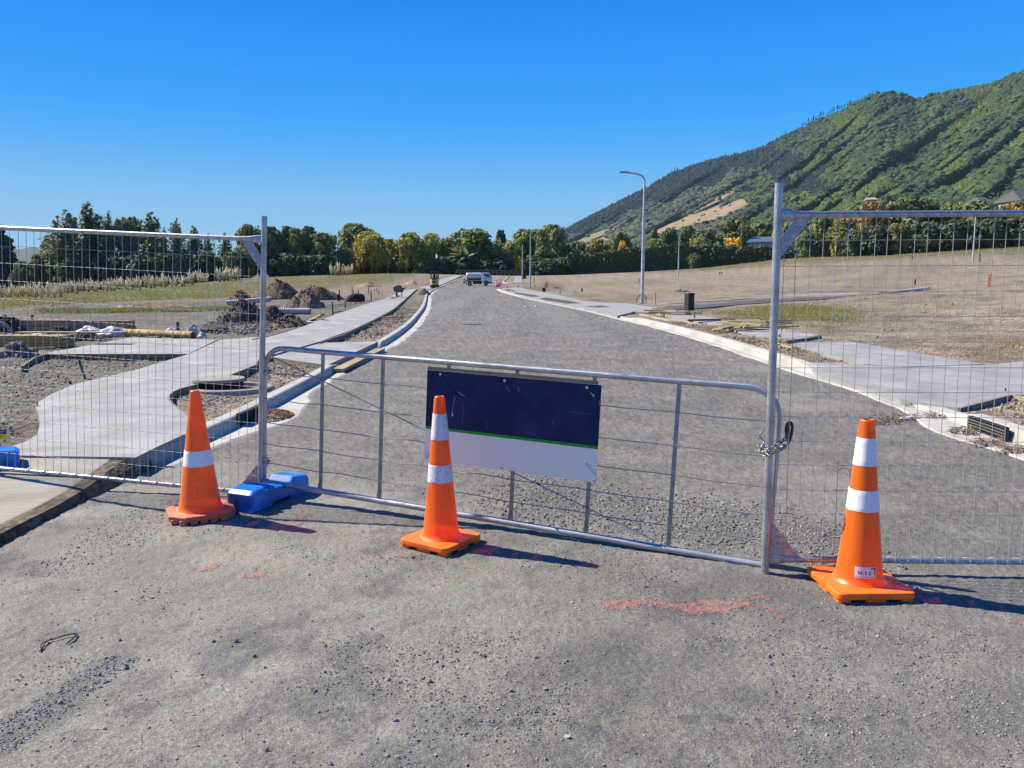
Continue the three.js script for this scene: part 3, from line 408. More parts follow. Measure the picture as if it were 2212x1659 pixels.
{ // blank site board fixed to the gate
  const c4 = [[928, 801], [1301, 828], [1292, 1039], [921, 992]].map((p) => onGate(...p)), x0 = (c4[0].x + c4[3].x) / 2, x1 = (c4[1].x + c4[2].x) / 2, y1 = (c4[0].y + c4[1].y) / 2, y0 = (c4[2].y + c4[3].y) / 2, w = x1 - x0, h = y1 - y0;
  const c = document.createElement('canvas'); c.width = 1024; c.height = 576; const x = c.getContext('2d'), R = rng(9), W = 1024, Hh = 576, cut = Hh * 0.625;
  x.fillStyle = '#d5d3d4'; x.fillRect(0, 0, W, Hh); x.fillStyle = '#0b1747'; x.fillRect(0, 0, W, cut); x.fillStyle = '#129022'; x.fillRect(0, cut, W, 17);
  for (let i = 0; i < 420; i++) { const s = R(); x.fillStyle = `rgba(${90 + 60 * s},${95 + 60 * s},${130 + 60 * s},${0.03 + 0.07 * R()})`; const X = R() * W, Yy = R() * cut * 0.98; x.fillRect(X, Yy, 2 + R() * 46 * (X > 500 ? 1 : 0.5), 1 + R() * 3); }
  for (let i = 0; i < 1500; i++) { x.fillStyle = `rgba(190,195,215,${0.05 + 0.15 * R()})`; const X = W * (0.55 + 0.42 * R()), Yy = cut * (0.1 + 0.85 * R()); x.fillRect(X, Yy, 1 + R() * 2, 1 + R() * 2); }
  for (let i = 0; i < 70; i++) { const X = W * (0.05 + 0.93 * R()), Yy = cut * R(), r = 30 + 90 * R(), q = x.createRadialGradient(X, Yy, 0, X, Yy, r), a = 0.03 + 0.05 * R() * (X > W * 0.5 ? 1.6 : 1); q.addColorStop(0, `rgba(120,118,135,${a})`); q.addColorStop(1, 'rgba(120,118,135,0)'); x.fillStyle = q; x.fillRect(X - r, Math.max(0, Yy - r), 2 * r, Math.min(cut, Yy + r) - Math.max(0, Yy - r)); } x.lineCap = 'round'; const scr = (pts, a, lw) => { x.strokeStyle = `rgba(215,218,228,${a})`; x.lineWidth = lw; x.beginPath(); pts.forEach(([X, Yy], i) => (i ? x.lineTo(X, Yy) : x.moveTo(X, Yy))); x.stroke(); };
  scr([[180, 150], [176, 190], [168, 235], [162, 290]], 0.5, 3); scr([[235, 190], [238, 235], [230, 330]], 0.35, 2); scr([[200, 120], [222, 138], [240, 142]], 0.75, 3); scr([[168, 262], [171, 276]], 0.9, 5); scr([[560, 60], [566, 84]], 0.5, 3); scr([[490, 55], [508, 88]], 0.25, 7); scr([[968, 52], [990, 66]], 0.85, 5); scr([[980, 62], [984, 74]], 0.8, 4); scr([[380, 285], [384, 340]], 0.4, 2); scr([[770, 235], [774, 262]], 0.45, 3); scr([[1015, 90], [1019, 118]], 0.6, 3); scr([[860, 170], [985, 178]], 0.15, 5); scr([[620, 320], [700, 350]], 0.12, 8);
  for (let i = 0; i < 80; i++) scr([[R() * W, R() * cut], [R() * W, R() * cut]].map((p, k, a) => (k ? [a[0][0] + (R() - 0.5) * 30, a[0][1] + (R() - 0.5) * 26] : p)), 0.06 + 0.14 * R(), 1 + R());
  x.fillStyle = 'rgba(60,60,70,0.5)'; x.fillRect(650, 500, 4, 3); x.fillRect(590, 460, 3, 3); x.fillRect(360, 455, 10, 2);
  const t = new THREE.CanvasTexture(c); t.colorSpace = THREE.SRGBColorSpace; t.wrapS = t.wrapT = THREE.ClampToEdgeWrapping;
  const b = thing('site_board', 'blank dark blue and white site board with a green stripe bolted to the gate', 'sign board'); place(b, frameMatrix(gate.localToWorld(V(x0, y0, 0.026)), gex, gey));
  const edge = mat({ color: rgb(0.5, 0.5, 0.52), roughness: 0.5 }), face = new THREE.MeshPhysicalMaterial({ map: t, roughness: 0.5, specularIntensity: 0.4 }), g = new THREE.BoxGeometry(w, h, 0.004).translate(w / 2, h / 2, 0);
  part('panel', g, [edge, edge, edge, edge, face, edge], b); part('backing_board', box(w * 0.98, 0.05, 0.012, w / 2 - 0.016, h - 0.003, -0.012), M.timberGrey, b);
  for (const [u, v] of [[0.083, 0.965], [0.47, 0.957], [0.925, 0.962], [0.018, 0.03], [0.47, 0.02], [0.94, 0.19], [0.985, 0.02]]) part('bolt', merge([bar(V(u * w, v * h, -0.02), V(u * w, v * h, 0.006), 0.009, 10), bar(V(u * w, v * h, 0.006), V(u * w, v * h, 0.011), 0.005, 6)]), M.steel, b);
}
{ // chain wound round post and gate end, rubber sleeve, padlock, hook
  const c = thing('chain', 'steel chain wrapped round the right gate post with a black rubber sleeve loop', 'chain'), O = at(1668, 968, dR); c.position.copy(O);
  M.chain = mat({ color: rgb(0.3, 0.3, 0.31), roughness: 0.4, metalness: 0.8 }); const link = new THREE.TorusGeometry(0.0085, 0.0028, 6, 12).scale(1.55, 1, 1), L = (u, v, dz = 0) => at(u, v, dR + dz).sub(O);
  const paths = [[L(1641, 964, -0.03), L(1650, 972, -0.05), L(1662, 970, -0.075), L(1674, 963, -0.06), L(1688, 955, -0.03), L(1700, 944, -0.01)], [L(1643, 974, -0.02), L(1652, 983, -0.05), L(1664, 981, -0.075), L(1678, 975, -0.06), L(1692, 968, -0.03), L(1702, 957, 0)], [L(1702, 950, 0.0), L(1690, 964, 0.05), L(1672, 966, 0.09), L(1654, 962, 0.06), L(1644, 962, 0)], [L(1700, 944, -0.01), L(1699, 934, -0.01), L(1701, 924, 0), L(1705, 918, 0)]];
  let k = 0; for (const p of paths) { const cv = new THREE.CatmullRomCurve3(p), n = Math.round(cv.getLength() / 0.0185); for (let i = 0; i <= n; i++) { const t = i / n, q = part('link', link, M.chain, c); q.position.copy(cv.getPointAt(t)); q.quaternion.setFromUnitVectors(V(1, 0, 0), cv.getTangentAt(t)); q.rotateX(k++ % 2 ? 0.6 : 2.1); } }
  part('rubber_sleeve', merge([tube([L(1699, 946, -0.01), L(1698, 926, -0.01), L(1701, 915, -0.01), L(1706, 912, -0.01), L(1711, 917, -0.01), L(1711, 930, -0.01), L(1708, 944, -0.01), L(1705, 954, -0.01)], 0.0075, 40, 10), tube([L(1703, 938, 0.005), L(1704, 922, 0.005), L(1707, 914, 0.005)], 0.008, 14, 8)]), M.rubber, c);
  const pd = thing('padlock', 'small silver padlock hanging from the chain on the left of the post', 'padlock', undefined, at(1648, 969, dR - 0.02)); pd.rotation.z = -0.4; part('body', box(0.034, 0.036, 0.016, 0, 0, 0, 0.004), M.steel, pd); part('shackle', tube([V(-0.011, 0.016, 0), V(-0.011, 0.032, 0), V(0, 0.042, 0), V(0.011, 0.032, 0), V(0.011, 0.016, 0)], 0.003, 20, 6), M.steel, pd);
  const H = (u, v) => at(u, v, dR + 0.02); single('wire_hook', tube([H(1670, 953), H(1655, 952), H(1645, 948), H(1641, 941), H(1643, 935), H(1650, 931)], 0.0035, 30, 6), M.zincDull, 'bent wire hook sticking out left of the chained post', 'hook');
}

// ---------------------------------------------------------------- traffic cones
function roundSquare(a, r) { const s = new THREE.Shape(); s.moveTo(-a + r, -a); s.lineTo(a - r, -a); s.quadraticCurveTo(a, -a, a, -a + r); s.lineTo(a, a - r); s.quadraticCurveTo(a, a, a - r, a); s.lineTo(-a + r, a); s.quadraticCurveTo(-a, a, -a, a - r); s.lineTo(-a, -a + r); s.quadraticCurveTo(-a, -a, -a + r, -a); return s; }
function coneBase(a, r, h, cham) { const g = new THREE.ExtrudeGeometry(cham ? (() => { const c = r; return new THREE.Shape([[-a + c, -a], [a - c, -a], [a, -a + c], [a, a - c], [a - c, a], [-a + c, a], [-a, a - c], [-a, -a + c]].map((p) => new THREE.Vector2(...p))); })() : roundSquare(a, r), { depth: h - 0.016, bevelEnabled: true, bevelSize: 0.008, bevelThickness: 0.008, bevelSegments: 2, curveSegments: 6 }); return g.rotateX(-Math.PI / 2).translate(0, 0.008, 0); }
function lathe(list, n = 40, square = 0) { // list of [radius, height]; square > 0 flattens the sides towards the foot
  const g = new THREE.LatheGeometry(list.map(([r, y]) => new THREE.Vector2(r, y)), n); if (square) { const p = g.attributes.position; for (let i = 0; i < p.count; i++) { const x = p.getX(i), z = p.getZ(i), y = p.getY(i), a = Math.atan2(z, x), k = 1 - square * smooth(y, 0.75, 0.1) * (0.5 - 0.5 * Math.cos(4 * a + Math.PI)) ; p.setX(i, x * k); p.setZ(i, z * k); } g.computeVertexNormals(); } return g; }
function bigCone(label, foot, turn, o) {
  const g = thing('traffic_cone', label, 'traffic cone', 'three large traffic cones at the gate', foot, turn), { h, rb, rt, y0, a, bands, sq } = o, R = (y) => lerp(rb, rt, (y - y0) / (h - y0));
  const outer = [[rb + 0.028, y0 - 0.004], [rb + 0.012, y0 + 0.01], [rb, y0 + 0.035], [R(h * 0.5), h * 0.5], [rt + 0.002, h - 0.012], [rt - 0.004, h - 0.002]], list = o.closed ? [...outer, [rt * 0.6, h], [0.001, h]] : [...outer, [rt - 0.008, h - 0.004], [rt - 0.01, h - 0.05], [rt - 0.002, h - 0.12]];
  part('body', lathe(list, 48, sq), M.orange, g);
  part('base', (() => { const top = coneBase(a, o.cham ? 0.09 : 0.035, 0.036, o.cham).translate(0, o.foot, 0); return top; })(), o.baseMat ?? M.orangeBase, g);
  const feet = []; const n = o.cham ? 5 : 3; for (let s = 0; s < 4; s++) for (let i = 0; i < n; i++) { const t = (i - (n - 1) / 2) / ((n - 1) / 2), L = o.cham ? a * 0.62 : a * 0.8, q = box(o.cham ? 0.05 : (i === 1 ? 0.1 : 0.06), o.foot + 0.012, 0.05, t * L, (o.foot + 0.012) / 2, a - 0.028, 0.006); q.rotateY((s * Math.PI) / 2); feet.push(q); }
  part('base_feet', merge(feet), o.baseMat ? M.pinkBase : M.orangeBase, g);
  for (const [b0, b1] of bands) { const n = 5, l = []; for (let i = 0; i <= n; i++) { const y = lerp(b0, b1, i / n); l.push([R(y) + 0.0026, y]); } part('reflective_band', lathe([[R(b0) - 0.001, b0], ...l, [R(b1) - 0.001, b1]], 48, sq), o.bandMat ?? M.band, g); }
  return g;
}
const wornBand = M.band.clone(); { const c = document.createElement('canvas'); c.width = 512; c.height = 128; const x = c.getContext('2d'), R = rng(77); x.fillStyle = '#efe9f2'; x.fillRect(0, 0, 512, 128); for (let i = 0; i < 420; i++) { x.strokeStyle = `rgba(${70 + R() * 60},${60 + R() * 50},${50 + R() * 40},${0.15 + 0.5 * R()})`; x.lineWidth = 1 + R() * 2.4; const X = R() * 512, Yy = R() * 128; x.beginPath(); x.moveTo(X, Yy); x.lineTo(X + (R() - 0.5) * 22, Yy + (R() - 0.5) * 40); x.stroke(); } const t = new THREE.CanvasTexture(c); t.colorSpace = THREE.SRGBColorSpace; t.wrapS = t.wrapT = THREE.RepeatWrapping; wornBand.map = t; }
{ const c = document.createElement('canvas'); c.width = 512; c.height = 128; const x = c.getContext('2d'), R = rng(78); x.fillStyle = '#fbf8fc'; x.fillRect(0, 0, 512, 128); for (let i = 0; i < 90; i++) { x.fillStyle = `rgba(90,80,80,${0.1 + 0.5 * R() ** 2})`; x.fillRect(R() * 512, R() * 128, 1 + R() * 3, 1 + R() * 5); } for (let i = 0; i < 14; i++) { x.strokeStyle = `rgba(110,100,105,${0.1 + 0.2 * R()})`; const X = R() * 512, Yy = R() * 128; x.beginPath(); x.moveTo(X, Yy); x.lineTo(X + R() * 40, Yy + R() * 12); x.stroke(); } const t = new THREE.CanvasTexture(c); t.colorSpace = THREE.SRGBColorSpace; t.wrapS = t.wrapT = THREE.RepeatWrapping; M.band.map = t; }
const hCone = (foot, v) => upTo(foot, v);
const f1 = gp(434, 1114), f2 = gp(953, 1176), f3 = gp(1854, 1272);
const h1 = hCone(f1, 843), h2 = hCone(f2, 855), h3 = hCone(f3, 905), s1 = scaleAt(f1), s2 = scaleAt(f2), s3 = scaleAt(f3);
bigCone('wide orange cone with one silver band and dusty pink base, left of gate', f1, 0.5, { h: h1, rb: 44 * s1, rt: 9.6 * s1, y0: 0.055, a: 64 * s1, bands: [[h1 * 0.415, h1 * 0.535]], foot: 0.02, closed: true, cham: true, baseMat: M.pinkBase, sq: 0.05 });
bigCone('slim orange traffic cone with two scuffed bands standing in front of the site board', f2, 0.98, { h: h2, rb: 38 * s2, rt: 10.6 * s2, y0: 0.055, a: 62 * s2, bands: [[h2 * 0.435, h2 * 0.55], [h2 * 0.715, h2 * 0.885]], foot: 0.02, sq: 0.07, bandMat: wornBand });
const cone3 = bigCone('bright orange cone with M.T.C sticker and two clean white bands, right of gate', f3, 0.03, { h: h3, rb: 47 * s3, rt: 14.2 * s3, y0: 0.055, a: 80 * s3, bands: [[h3 * 0.48, h3 * 0.598], [h3 * 0.738, h3 * 0.895]], foot: 0.02, sq: 0 });
{ // sticker
  const c = document.createElement('canvas'); c.width = 256; c.height = 140; const x = c.getContext('2d'); x.fillStyle = '#d8d2dc'; x.fillRect(0, 0, 256, 140); x.fillStyle = '#150a1c'; x.font = 'bold 62px sans-serif'; x.textAlign = 'center'; x.fillText('M.T.C', 118, 98); x.font = 'bold 19px sans-serif'; x.fillText('Manawatu Traffic Control', 126, 130); x.fillStyle = '#2f5fa8'; x.fillRect(186, 6, 40, 20); x.fillStyle = '#0b1440'; x.fillRect(226, 6, 24, 22); x.fillStyle = '#5c8f2a'; x.fillRect(232, 28, 18, 70);
  const t = new THREE.CanvasTexture(c); t.colorSpace = THREE.SRGBColorSpace; t.wrapS = t.wrapT = THREE.ClampToEdgeWrapping;
  const dirC = V(camera.position.x - f3.x, 0, camera.position.z - f3.z).normalize(), y = upTo(f3.clone().addScaledVector(dirC, 45 * s3), 1236), rb = 47 * s3, rt = 14.2 * s3, Rm = lerp(rb, rt, (h3 * 0.5 - 0.055) / (h3 - 0.055)), R = (yy) => lerp(rb, Rm, (yy - 0.09) / (h3 * 0.5 - 0.09)) + 0.0022, hh = 0.056, ww = 0.107, mid = Math.atan2(camera.position.x - f3.x, camera.position.z - f3.z) + 0.28 - cone3.rotation.y, pos = [], uv = [], idx = [];
  for (let j = 0; j <= 4; j++) for (let i = 0; i <= 12; i++) { const v = j / 4, u = i / 12, yy = y - hh / 2 + v * hh, r = R(yy), a = mid + ((u - 0.5) * ww) / r; pos.push(Math.sin(a) * r, yy, Math.cos(a) * r); uv.push(u, v); if (j < 4 && i < 12) { const k = j * 13 + i; idx.push(k, k + 1, k + 13, k + 1, k + 14, k + 13); } }
  const g = new THREE.BufferGeometry(); g.setAttribute('position', new THREE.Float32BufferAttribute(pos, 3)); g.setAttribute('uv', new THREE.Float32BufferAttribute(uv, 2)); g.setIndex(idx); g.computeVertexNormals();
  part('sticker', g, mat({ map: t, roughness: 0.35 }), cone3, 'white sticker lettered M.T.C');
}
// ---------------------------------------------------------------- blue plastic fence blocks
function fenceFoot(label, pos, turn) {
  const g = thing('ballast_block', label, 'fence block', 'blue plastic fence blocks', pos, turn), L = 0.6, w = 0.235;
  const s = new THREE.Shape([[-L / 2, 0], [-0.12, 0], [-0.1, 0.028], [0.1, 0.028], [0.12, 0], [L / 2, 0], [L / 2, 0.108], [L / 2 - 0.02, 0.126], [0.15, 0.14], [0.12, 0.105], [-0.07, 0.105], [-0.09, 0.13], [-0.12, 0.14], [-0.125, 0.085], [-0.185, 0.085], [-0.19, 0.138], [-L / 2 + 0.02, 0.128], [-L / 2, 0.11]].map((p) => new THREE.Vector2(...p)));
  part('body', new THREE.ExtrudeGeometry(s, { depth: w - 0.07, bevelEnabled: true, bevelSize: 0.014, bevelThickness: 0.035, bevelSegments: 6 }).translate(0, 0.008, -(w - 0.07) / 2), M.bluePlastic, g);
  part('carry_handle', merge([box(0.075, 0.022, 0.032, -0.155, 0.13, -0.02, 0.01), box(0.075, 0.03, 0.02, -0.155, 0.115, 0.1, 0.008), box(0.075, 0.03, 0.02, -0.155, 0.115, -0.1, 0.008)]), M.bluePlastic, g);
  part('rib', merge([-0.04, 0, 0.04, 0.08].map((x) => box(0.014, 0.012, 0.17, x, 0.12, 0, 0.005))), M.bluePlastic, g);
  part('post_socket', merge([-0.03, 0.03].map((x) => new THREE.TorusGeometry(0.026, 0.006, 8, 20).rotateX(Math.PI / 2).translate(x, 0.122, 0.01))), M.bluePlastic, g);
  part('filler_cap', bar(V(-L / 2 - 0.014, 0.06, -0.02), V(-L / 2 - 0.006, 0.06, -0.02), 0.024, 16), M.greyPeg, g, 'round dull filler cap at the end');
  return g;
}
{ const a = gp(527, 1104), b = gp(635, 1062), c = a.clone().add(b).multiplyScalar(0.5); c.y = roadY(c.x, c.z); const f = fenceFoot('blue plastic ballast block under the left gate post', c, Math.atan2(-(b.z - a.z), b.x - a.x)); f.position.y += 0.002; }
{ const a = gp(10, 1022, 0.1), p = V(a.x - 0.31, G(a.x, a.z) + 0.102, a.z - 0.1); fenceFoot('blue plastic ballast block at the left picture edge on the old crossing', p, 0.55); }
{ const e = panelR.localToWorld(V(2.4, 0, 0)); fenceFoot('blue plastic ballast block outside the right picture edge', V(e.x, roadY(e.x, e.z), e.z), 0.9); }

// ---------------------------------------------------------------- marks and litter on the road
function paintMark(label, pts, width, seed, dense = 0.5) { // sprayed line: a film over the road, patchy at its edges
  const P = pts.map(([u, v]) => gp(u, v)), b = bounds(P, width), pos = [], uv = [], col = [], step = 0.006;
  for (let x = b[0]; x < b[1]; x += step) for (let z = b[2]; z < b[3]; z += step) {
    let d = 9; for (let i = 0; i < P.length - 1; i++) { const a = P[i], q = P[i + 1], dx = q.x - a.x, dz = q.z - a.z, t = clamp(((x - a.x) * dx + (z - a.z) * dz) / (dx * dx + dz * dz + 1e-9), 0, 1); d = Math.min(d, Math.hypot(a.x + dx * t - x, a.z + dz * t - z)); }
    const n = fbm(x * 110, z * 110, 2, seed), m = fbm(x * 9, z * 9, 3, seed + 3), e = 1.12 - dense * 0.15 - d / width - (m - 0.5) * 1.7, k = clamp(e * 0.9 + (n - 0.5) * 2.2, 0, 1) * 0.72; if (k < 0.08) continue;
    const q = [[x, z], [x, z + step], [x + step, z + step], [x, z], [x + step, z + step], [x + step, z]], cc = mix3(roadColour(x, z), [0.3, 0.115, 0.1], k); for (const [X, Z] of q) { pos.push(X, roadY(X, Z) + 0.0015, Z); uv.push(X, Z); col.push(...cc); }
  }
  const g = new THREE.BufferGeometry(); g.setAttribute('position', new THREE.Float32BufferAttribute(pos, 3)); g.setAttribute('uv', new THREE.Float32BufferAttribute(uv, 2)); g.computeVertexNormals();
  g.setAttribute('color', new THREE.Float32BufferAttribute(col, 3));
  single('paint_mark', g, M.road, label, 'paint mark');
}
const M_paint = mat({ color: rgb(0.42, 0.2, 0.165), map: TEX.chip, bumpMap: TEX.chipH, bumpScale: 0.004, roughness: 0.9 });
paintMark('long faded red spray paint scrawl on the road in front of the gate', [[1322, 1308], [1360, 1306], [1400, 1300], [1430, 1306], [1470, 1310], [1520, 1302], [1560, 1304], [1610, 1305], [1560, 1316], [1490, 1320]], 0.05, 3, 0.55);
paintMark('short hooked red paint stroke right of the long scrawl', [[1618, 1292], [1645, 1290], [1662, 1300]], 0.025, 5, 0.5);
paintMark('small red paint dash below the hooked stroke', [[1663, 1316], [1668, 1324], [1682, 1335]], 0.03, 6, 0.45);
paintMark('red paint patch near the tip of the left cone shadow', [[634, 1134], [650, 1124], [654, 1114]], 0.05, 7, 0.35);
paintMark('red paint smudge below and left of the middle cone', [[545, 1244], [556, 1242]], 0.05, 8, 0.3);
paintMark('very faint red paint streak left of the smudge', [[430, 1232], [458, 1224]], 0.035, 9, 0.12);
paintMark('red paint smear at the right picture edge', [[2180, 1346], [2225, 1348]], 0.03, 10, 0.35);
const onRoad = (u, v, h) => { const p = gp(u, v); p.y = roadY(p.x, p.z) + h; return p; };
single('scrap_wire', merge([tube([onRoad(88, 1411, 0.006), onRoad(92, 1398, 0.012), onRoad(120, 1387, 0.012), onRoad(150, 1379, 0.012), onRoad(166, 1375, 0.01), onRoad(162, 1384, 0.01), onRoad(144, 1397, 0.008)], 0.003, 60, 6), tube([onRoad(86, 1413, 0.008), onRoad(100, 1396, 0.012), onRoad(112, 1389, 0.012)], 0.0026, 20, 6), tube([onRoad(164, 1377, 0.012), onRoad(158, 1388, 0.012), onRoad(148, 1394, 0.01)], 0.0026, 20, 6)]), M.darkPeg, 'bent piece of black wire lying on the road at lower left', 'wire');
// loose chips scattered over the seal
{
  const R = rng(101), base = [0, 1, 2].map((k) => { const g = rough3(ico(1), 0.4, 1.3, 200 + k); g.scale(1, 0.62, 0.8); return toCrease(g); });
  const lists = [[], [], []]; const put = (x, z, s) => lists[Math.floor(R() * 3)].push([x, z, s]);
  let tries = 0; while (tries++ < 170000) {
    const d = 2.2 + 7.5 * R() ** 1.35, x = (R() * 2 - 1) * d * 0.72, z = -d; if (x < -2 && !inRoad(x, z)) continue; if (x > 4.6) continue;
    const n = fbm(x * 1.6, z * 1.6, 3, 301), clump = smooth(n, 0.5, 0.68), gl = GATELINE(x, z), heap = smooth(gl, -0.35, 0.1) * smooth(gl, 1.6, 0.5) * smooth(x, -0.6, 0.2) * smooth(x, 2.6, 1.7);
    const ax = streakB.x - streakA.x, az = streakB.z - streakA.z, L = Math.hypot(ax, az), t = ((x - streakA.x) * ax + (z - streakA.z) * az) / (L * L), off = Math.abs((x - streakA.x) * az - (z - streakA.z) * ax) / L, drift = off + (n - 0.5) * 0.25 < 0.075 && t > -0.4 && t < 1.02 ? 0.8 : 0;
    const keep = gl > 0.6 ? 0.03 : 0.03 + clump * 0.42; if (R() > Math.max(keep, heap * 0.75, drift * 0.9)) continue;
    put(x, z, heap > 0.3 && R() < 0.7 ? 0.004 + 0.0075 * R() ** 1.8 : 0.0022 + 0.0032 * R() ** 2 + (R() < 0.035 ? 0.006 * R() : 0));
  }
  const Q = new THREE.Quaternion(), E = new THREE.Euler(), mm = new THREE.Matrix4(), col = new THREE.Color();
  const grp = tag(new THREE.Group(), 'loose grey chips scattered over the road', 'gravel', undefined, 'stuff'); grp.name = 'loose_gravel'; scene.add(grp);
  lists.forEach((l, k) => { const im = new THREE.InstancedMesh(base[k], M.gravel, l.length); im.name = 'loose_chips'; im.userData.kind = 'stuff'; shade(im); l.forEach(([x, z, s], i) => { E.set(R() * 0.9, R() * 6.3, R() * 0.9); mm.compose(V(x, roadY(x, z) + s * 0.22, z), Q.setFromEuler(E), V(s * (0.8 + 0.6 * R()), s * (0.7 + 0.5 * R()), s)); im.setMatrixAt(i, mm); const w = R() < 0.12 ? 1.9 : 0.7 + 0.8 * R(), t = (R() - 0.5) * 0.12; im.setColorAt(i, col.setRGB(w * (1 + t), w, w * (1 - t * 0.6))); }); grp.add(im); });
}

// ---------------------------------------------------------------- left side: covers, formwork, spoil heaps, timber, pipes
const soilTint = (r, g, b) => stained(M.island, r, g, b);
{ // raised manhole with its ring
  const c = gp(474, 846), s = scaleAt(c), y = G(c.x, c.z), r = 54 * s, g = thing('manhole', 'round concrete manhole lid standing proud of the soil by the footpath bend', 'manhole', undefined, V(c.x, y, c.z));
  part('lid', lathe([[0.001, 0.2], [r * 0.96, 0.2], [r, 0.188], [r, 0.155], [r * 0.95, 0.15]], 48), M.apron, g);
  part('neck', cyl(r * 0.93, r * 0.93, 0.3, 0, -0.13, 0, 40), stained(M.island, 0.045, 0.032, 0.028), g);
  const ring = lathe([[r * 1.32, -0.1], [r * 1.3, 0.075], [r * 1.34, 0.09], [r * 1.58, 0.085], [r * 1.62, 0.07], [r * 1.62, -0.1]], 56); part('ring', ring.translate(r * 0.55, 0, r * 0.18), M.apron, g, 'pale outer concrete ring sunk in soil');
}
{ // kerb inlet on the left: dark throat, grate, litter
  const a = gp(520, 921), b = gp(556, 902), t = b.clone().sub(a).normalize(), ang = Math.atan2(-t.z, t.x), g = thing('kerb_inlet', 'dark side-entry drain opening in the left kerb', 'drain', undefined, gp(540, 911)); g.rotation.y = ang;
  part('throat', box(0.62, 0.12, 0.03, 0, 0.07, -0.004), M.hole, g); part('frame', merge([box(0.66, 0.016, 0.05, 0, 0.138, -0.004), box(0.02, 0.13, 0.05, -0.32, 0.07, -0.004), box(0.02, 0.13, 0.05, 0.32, 0.07, -0.004)]), M.darkSteel, g);
  const p = gp(590, 903), R = rng(31), bits = []; for (let i = 0; i < 620; i++) { const rr = 0.3 * Math.sqrt(R()), q = R() * 6.3, x = Math.cos(q) * rr * 1.15, z = Math.sin(q) * rr * 0.75, h = 0.075 * (1 - (rr / 0.3) ** 2), l = 0.02 + 0.035 * R(); const s = box(l, 0.004, 0.006 + 0.008 * R()); s.rotateZ((R() - 0.5) * 0.9); s.rotateY(R() * 6.3); s.translate(x, h + 0.012 + R() * 0.012, z); const k = 0.5 + 0.9 * R(); bits.push(tint(s, () => [0.24 * k, 0.135 * k, 0.065 * k])); }
  const m = single('leaf_litter', merge(bits), mat({ color: rgb(1, 1, 1), vertexColors: true, roughness: 1 }), 'heap of brown bark chips and dry leaves caught in the left gutter', 'leaf litter'); m.position.copy(p); m.position.y = roadY(p.x, p.z); m.rotation.y = ang; m.userData.kind = 'stuff';
}
{ // grate set in the right kerb, with debris
  const a = gp(2096, 925), b = gp(2174, 957), t = b.clone().sub(a), L = t.length() / 2, g = thing('kerb_grate', 'black slotted drain grate set in the right kerb', 'drain grate', undefined, a.clone().add(b).multiplyScalar(0.5)); t.normalize(); g.rotation.y = Math.atan2(-t.z, t.x);
  part('frame', merge([box(2 * L, 0.014, 0.04, 0, 0.018, 0.005), box(2 * L, 0.014, 0.04, 0, 0.142, 0.005), box(0.016, 0.13, 0.04, -L, 0.08, 0.005), box(0.016, 0.13, 0.04, L, 0.08, 0.005)]), M.black, g);
  part('throat', box(2 * L, 0.12, 0.012, 0, 0.08, -0.006), M.hole, g); for (const y of [0.05, 0.08, 0.11]) part('slat', box(2 * L, 0.012, 0.02, 0, y, 0.016), M.greyPeg, g);
  const R = rng(33), bits = []; for (let i = 0; i < 900; i++) { const s = R(), c = [[1985, 868], [2030, 895], [2085, 930], [2130, 955], [2185, 970], [1905, 905], [1950, 900]][Math.floor(R() ** 1.2 * 7)], p = gp(c[0] + (R() - 0.5) * 60 + (s - 0.5) * 20, c[1] + (R() - 0.5) * 14 + 6), l = 0.02 + 0.06 * R(), q = box(l, 0.004, 0.005 + 0.008 * R()); q.rotateZ((R() - 0.5) * 0.8); q.rotateY(R() * 6.3); q.translate(p.x, roadY(p.x, p.z) + 0.012 + 0.03 * R(), p.z); const k = 0.5 + R(); bits.push(tint(q, () => [0.2 * k, 0.14 * k, 0.085 * k])); }
  single('leaf_litter', merge(bits), mat({ color: rgb(1, 1, 1), vertexColors: true, roughness: 1 }), 'dry twigs and leaves washed along the right gutter by the grate', 'leaf litter').userData.kind = 'stuff';
  const w = gp(1958, 908), lt = rough3(ico(2), 0.45, 2.2, 61); lt.scale(0.075, 0.022, 0.04); const o = single('paper_scrap', lt, M.white, 'crumpled white scrap of paper in the right gutter debris', 'litter'); o.position.set(w.x, roadY(w.x, w.z) + 0.018, w.z);
}
// timber formwork boards standing along the path edges
function board(label, pts, h = 0.15, top = hP, m = M.timber, t = 0.035, grp = 'formwork boards along the footpaths') {
  const P = pts.map(([u, v]) => gp(u, v, top)), list = []; for (let i = 0; i < P.length - 1; i++) { const a = P[i].clone(), b = P[i + 1].clone(); a.y -= h - 0.006; b.y -= h - 0.006; list.push(plank(a, b, t, h)); }
  return single('formwork_board', merge(list), m, label, 'formwork board', grp);
}
board('bent grey formwork strip round the footpath bend beside the manhole', [[405, 896], [385, 882], [372, 872], [364, 862], [366, 853], [374, 846.5], [391, 839]], 0.13, hP, M.timberGrey, 0.02);
board('long formwork board from the manhole up along the right edge of the left footpath', [[391, 839.4], [430, 829], [475, 820], [520, 801], [557, 786.5]], 0.16, hP, M.timberGrey);
board('formwork board along the near edge of the left vehicle crossing', [[592, 772.5], [650, 781.5], [706, 789]], 0.16, 0.12, M.timberGrey);
board('weathered board along the soil strip just past the left crossing', [[690, 739.5], [715, 731.5], [741, 723]], 0.15, hP, M.timberGrey);
board('formwork board halfway up the soil strip of the left footpath', [[741, 723], [760, 713.5], [787, 701.5]], 0.15, hP, M.timberGrey);
board('upper formwork board of the soil strip by the left footpath', [[787, 701.5], [809, 690.5], [830, 679.5]], 0.15, hP, M.timberGrey);
board('farthest formwork board of the left soil strip', [[830, 679.5], [846, 670.5], [858, 662]], 0.15, hP, M.timberGrey);
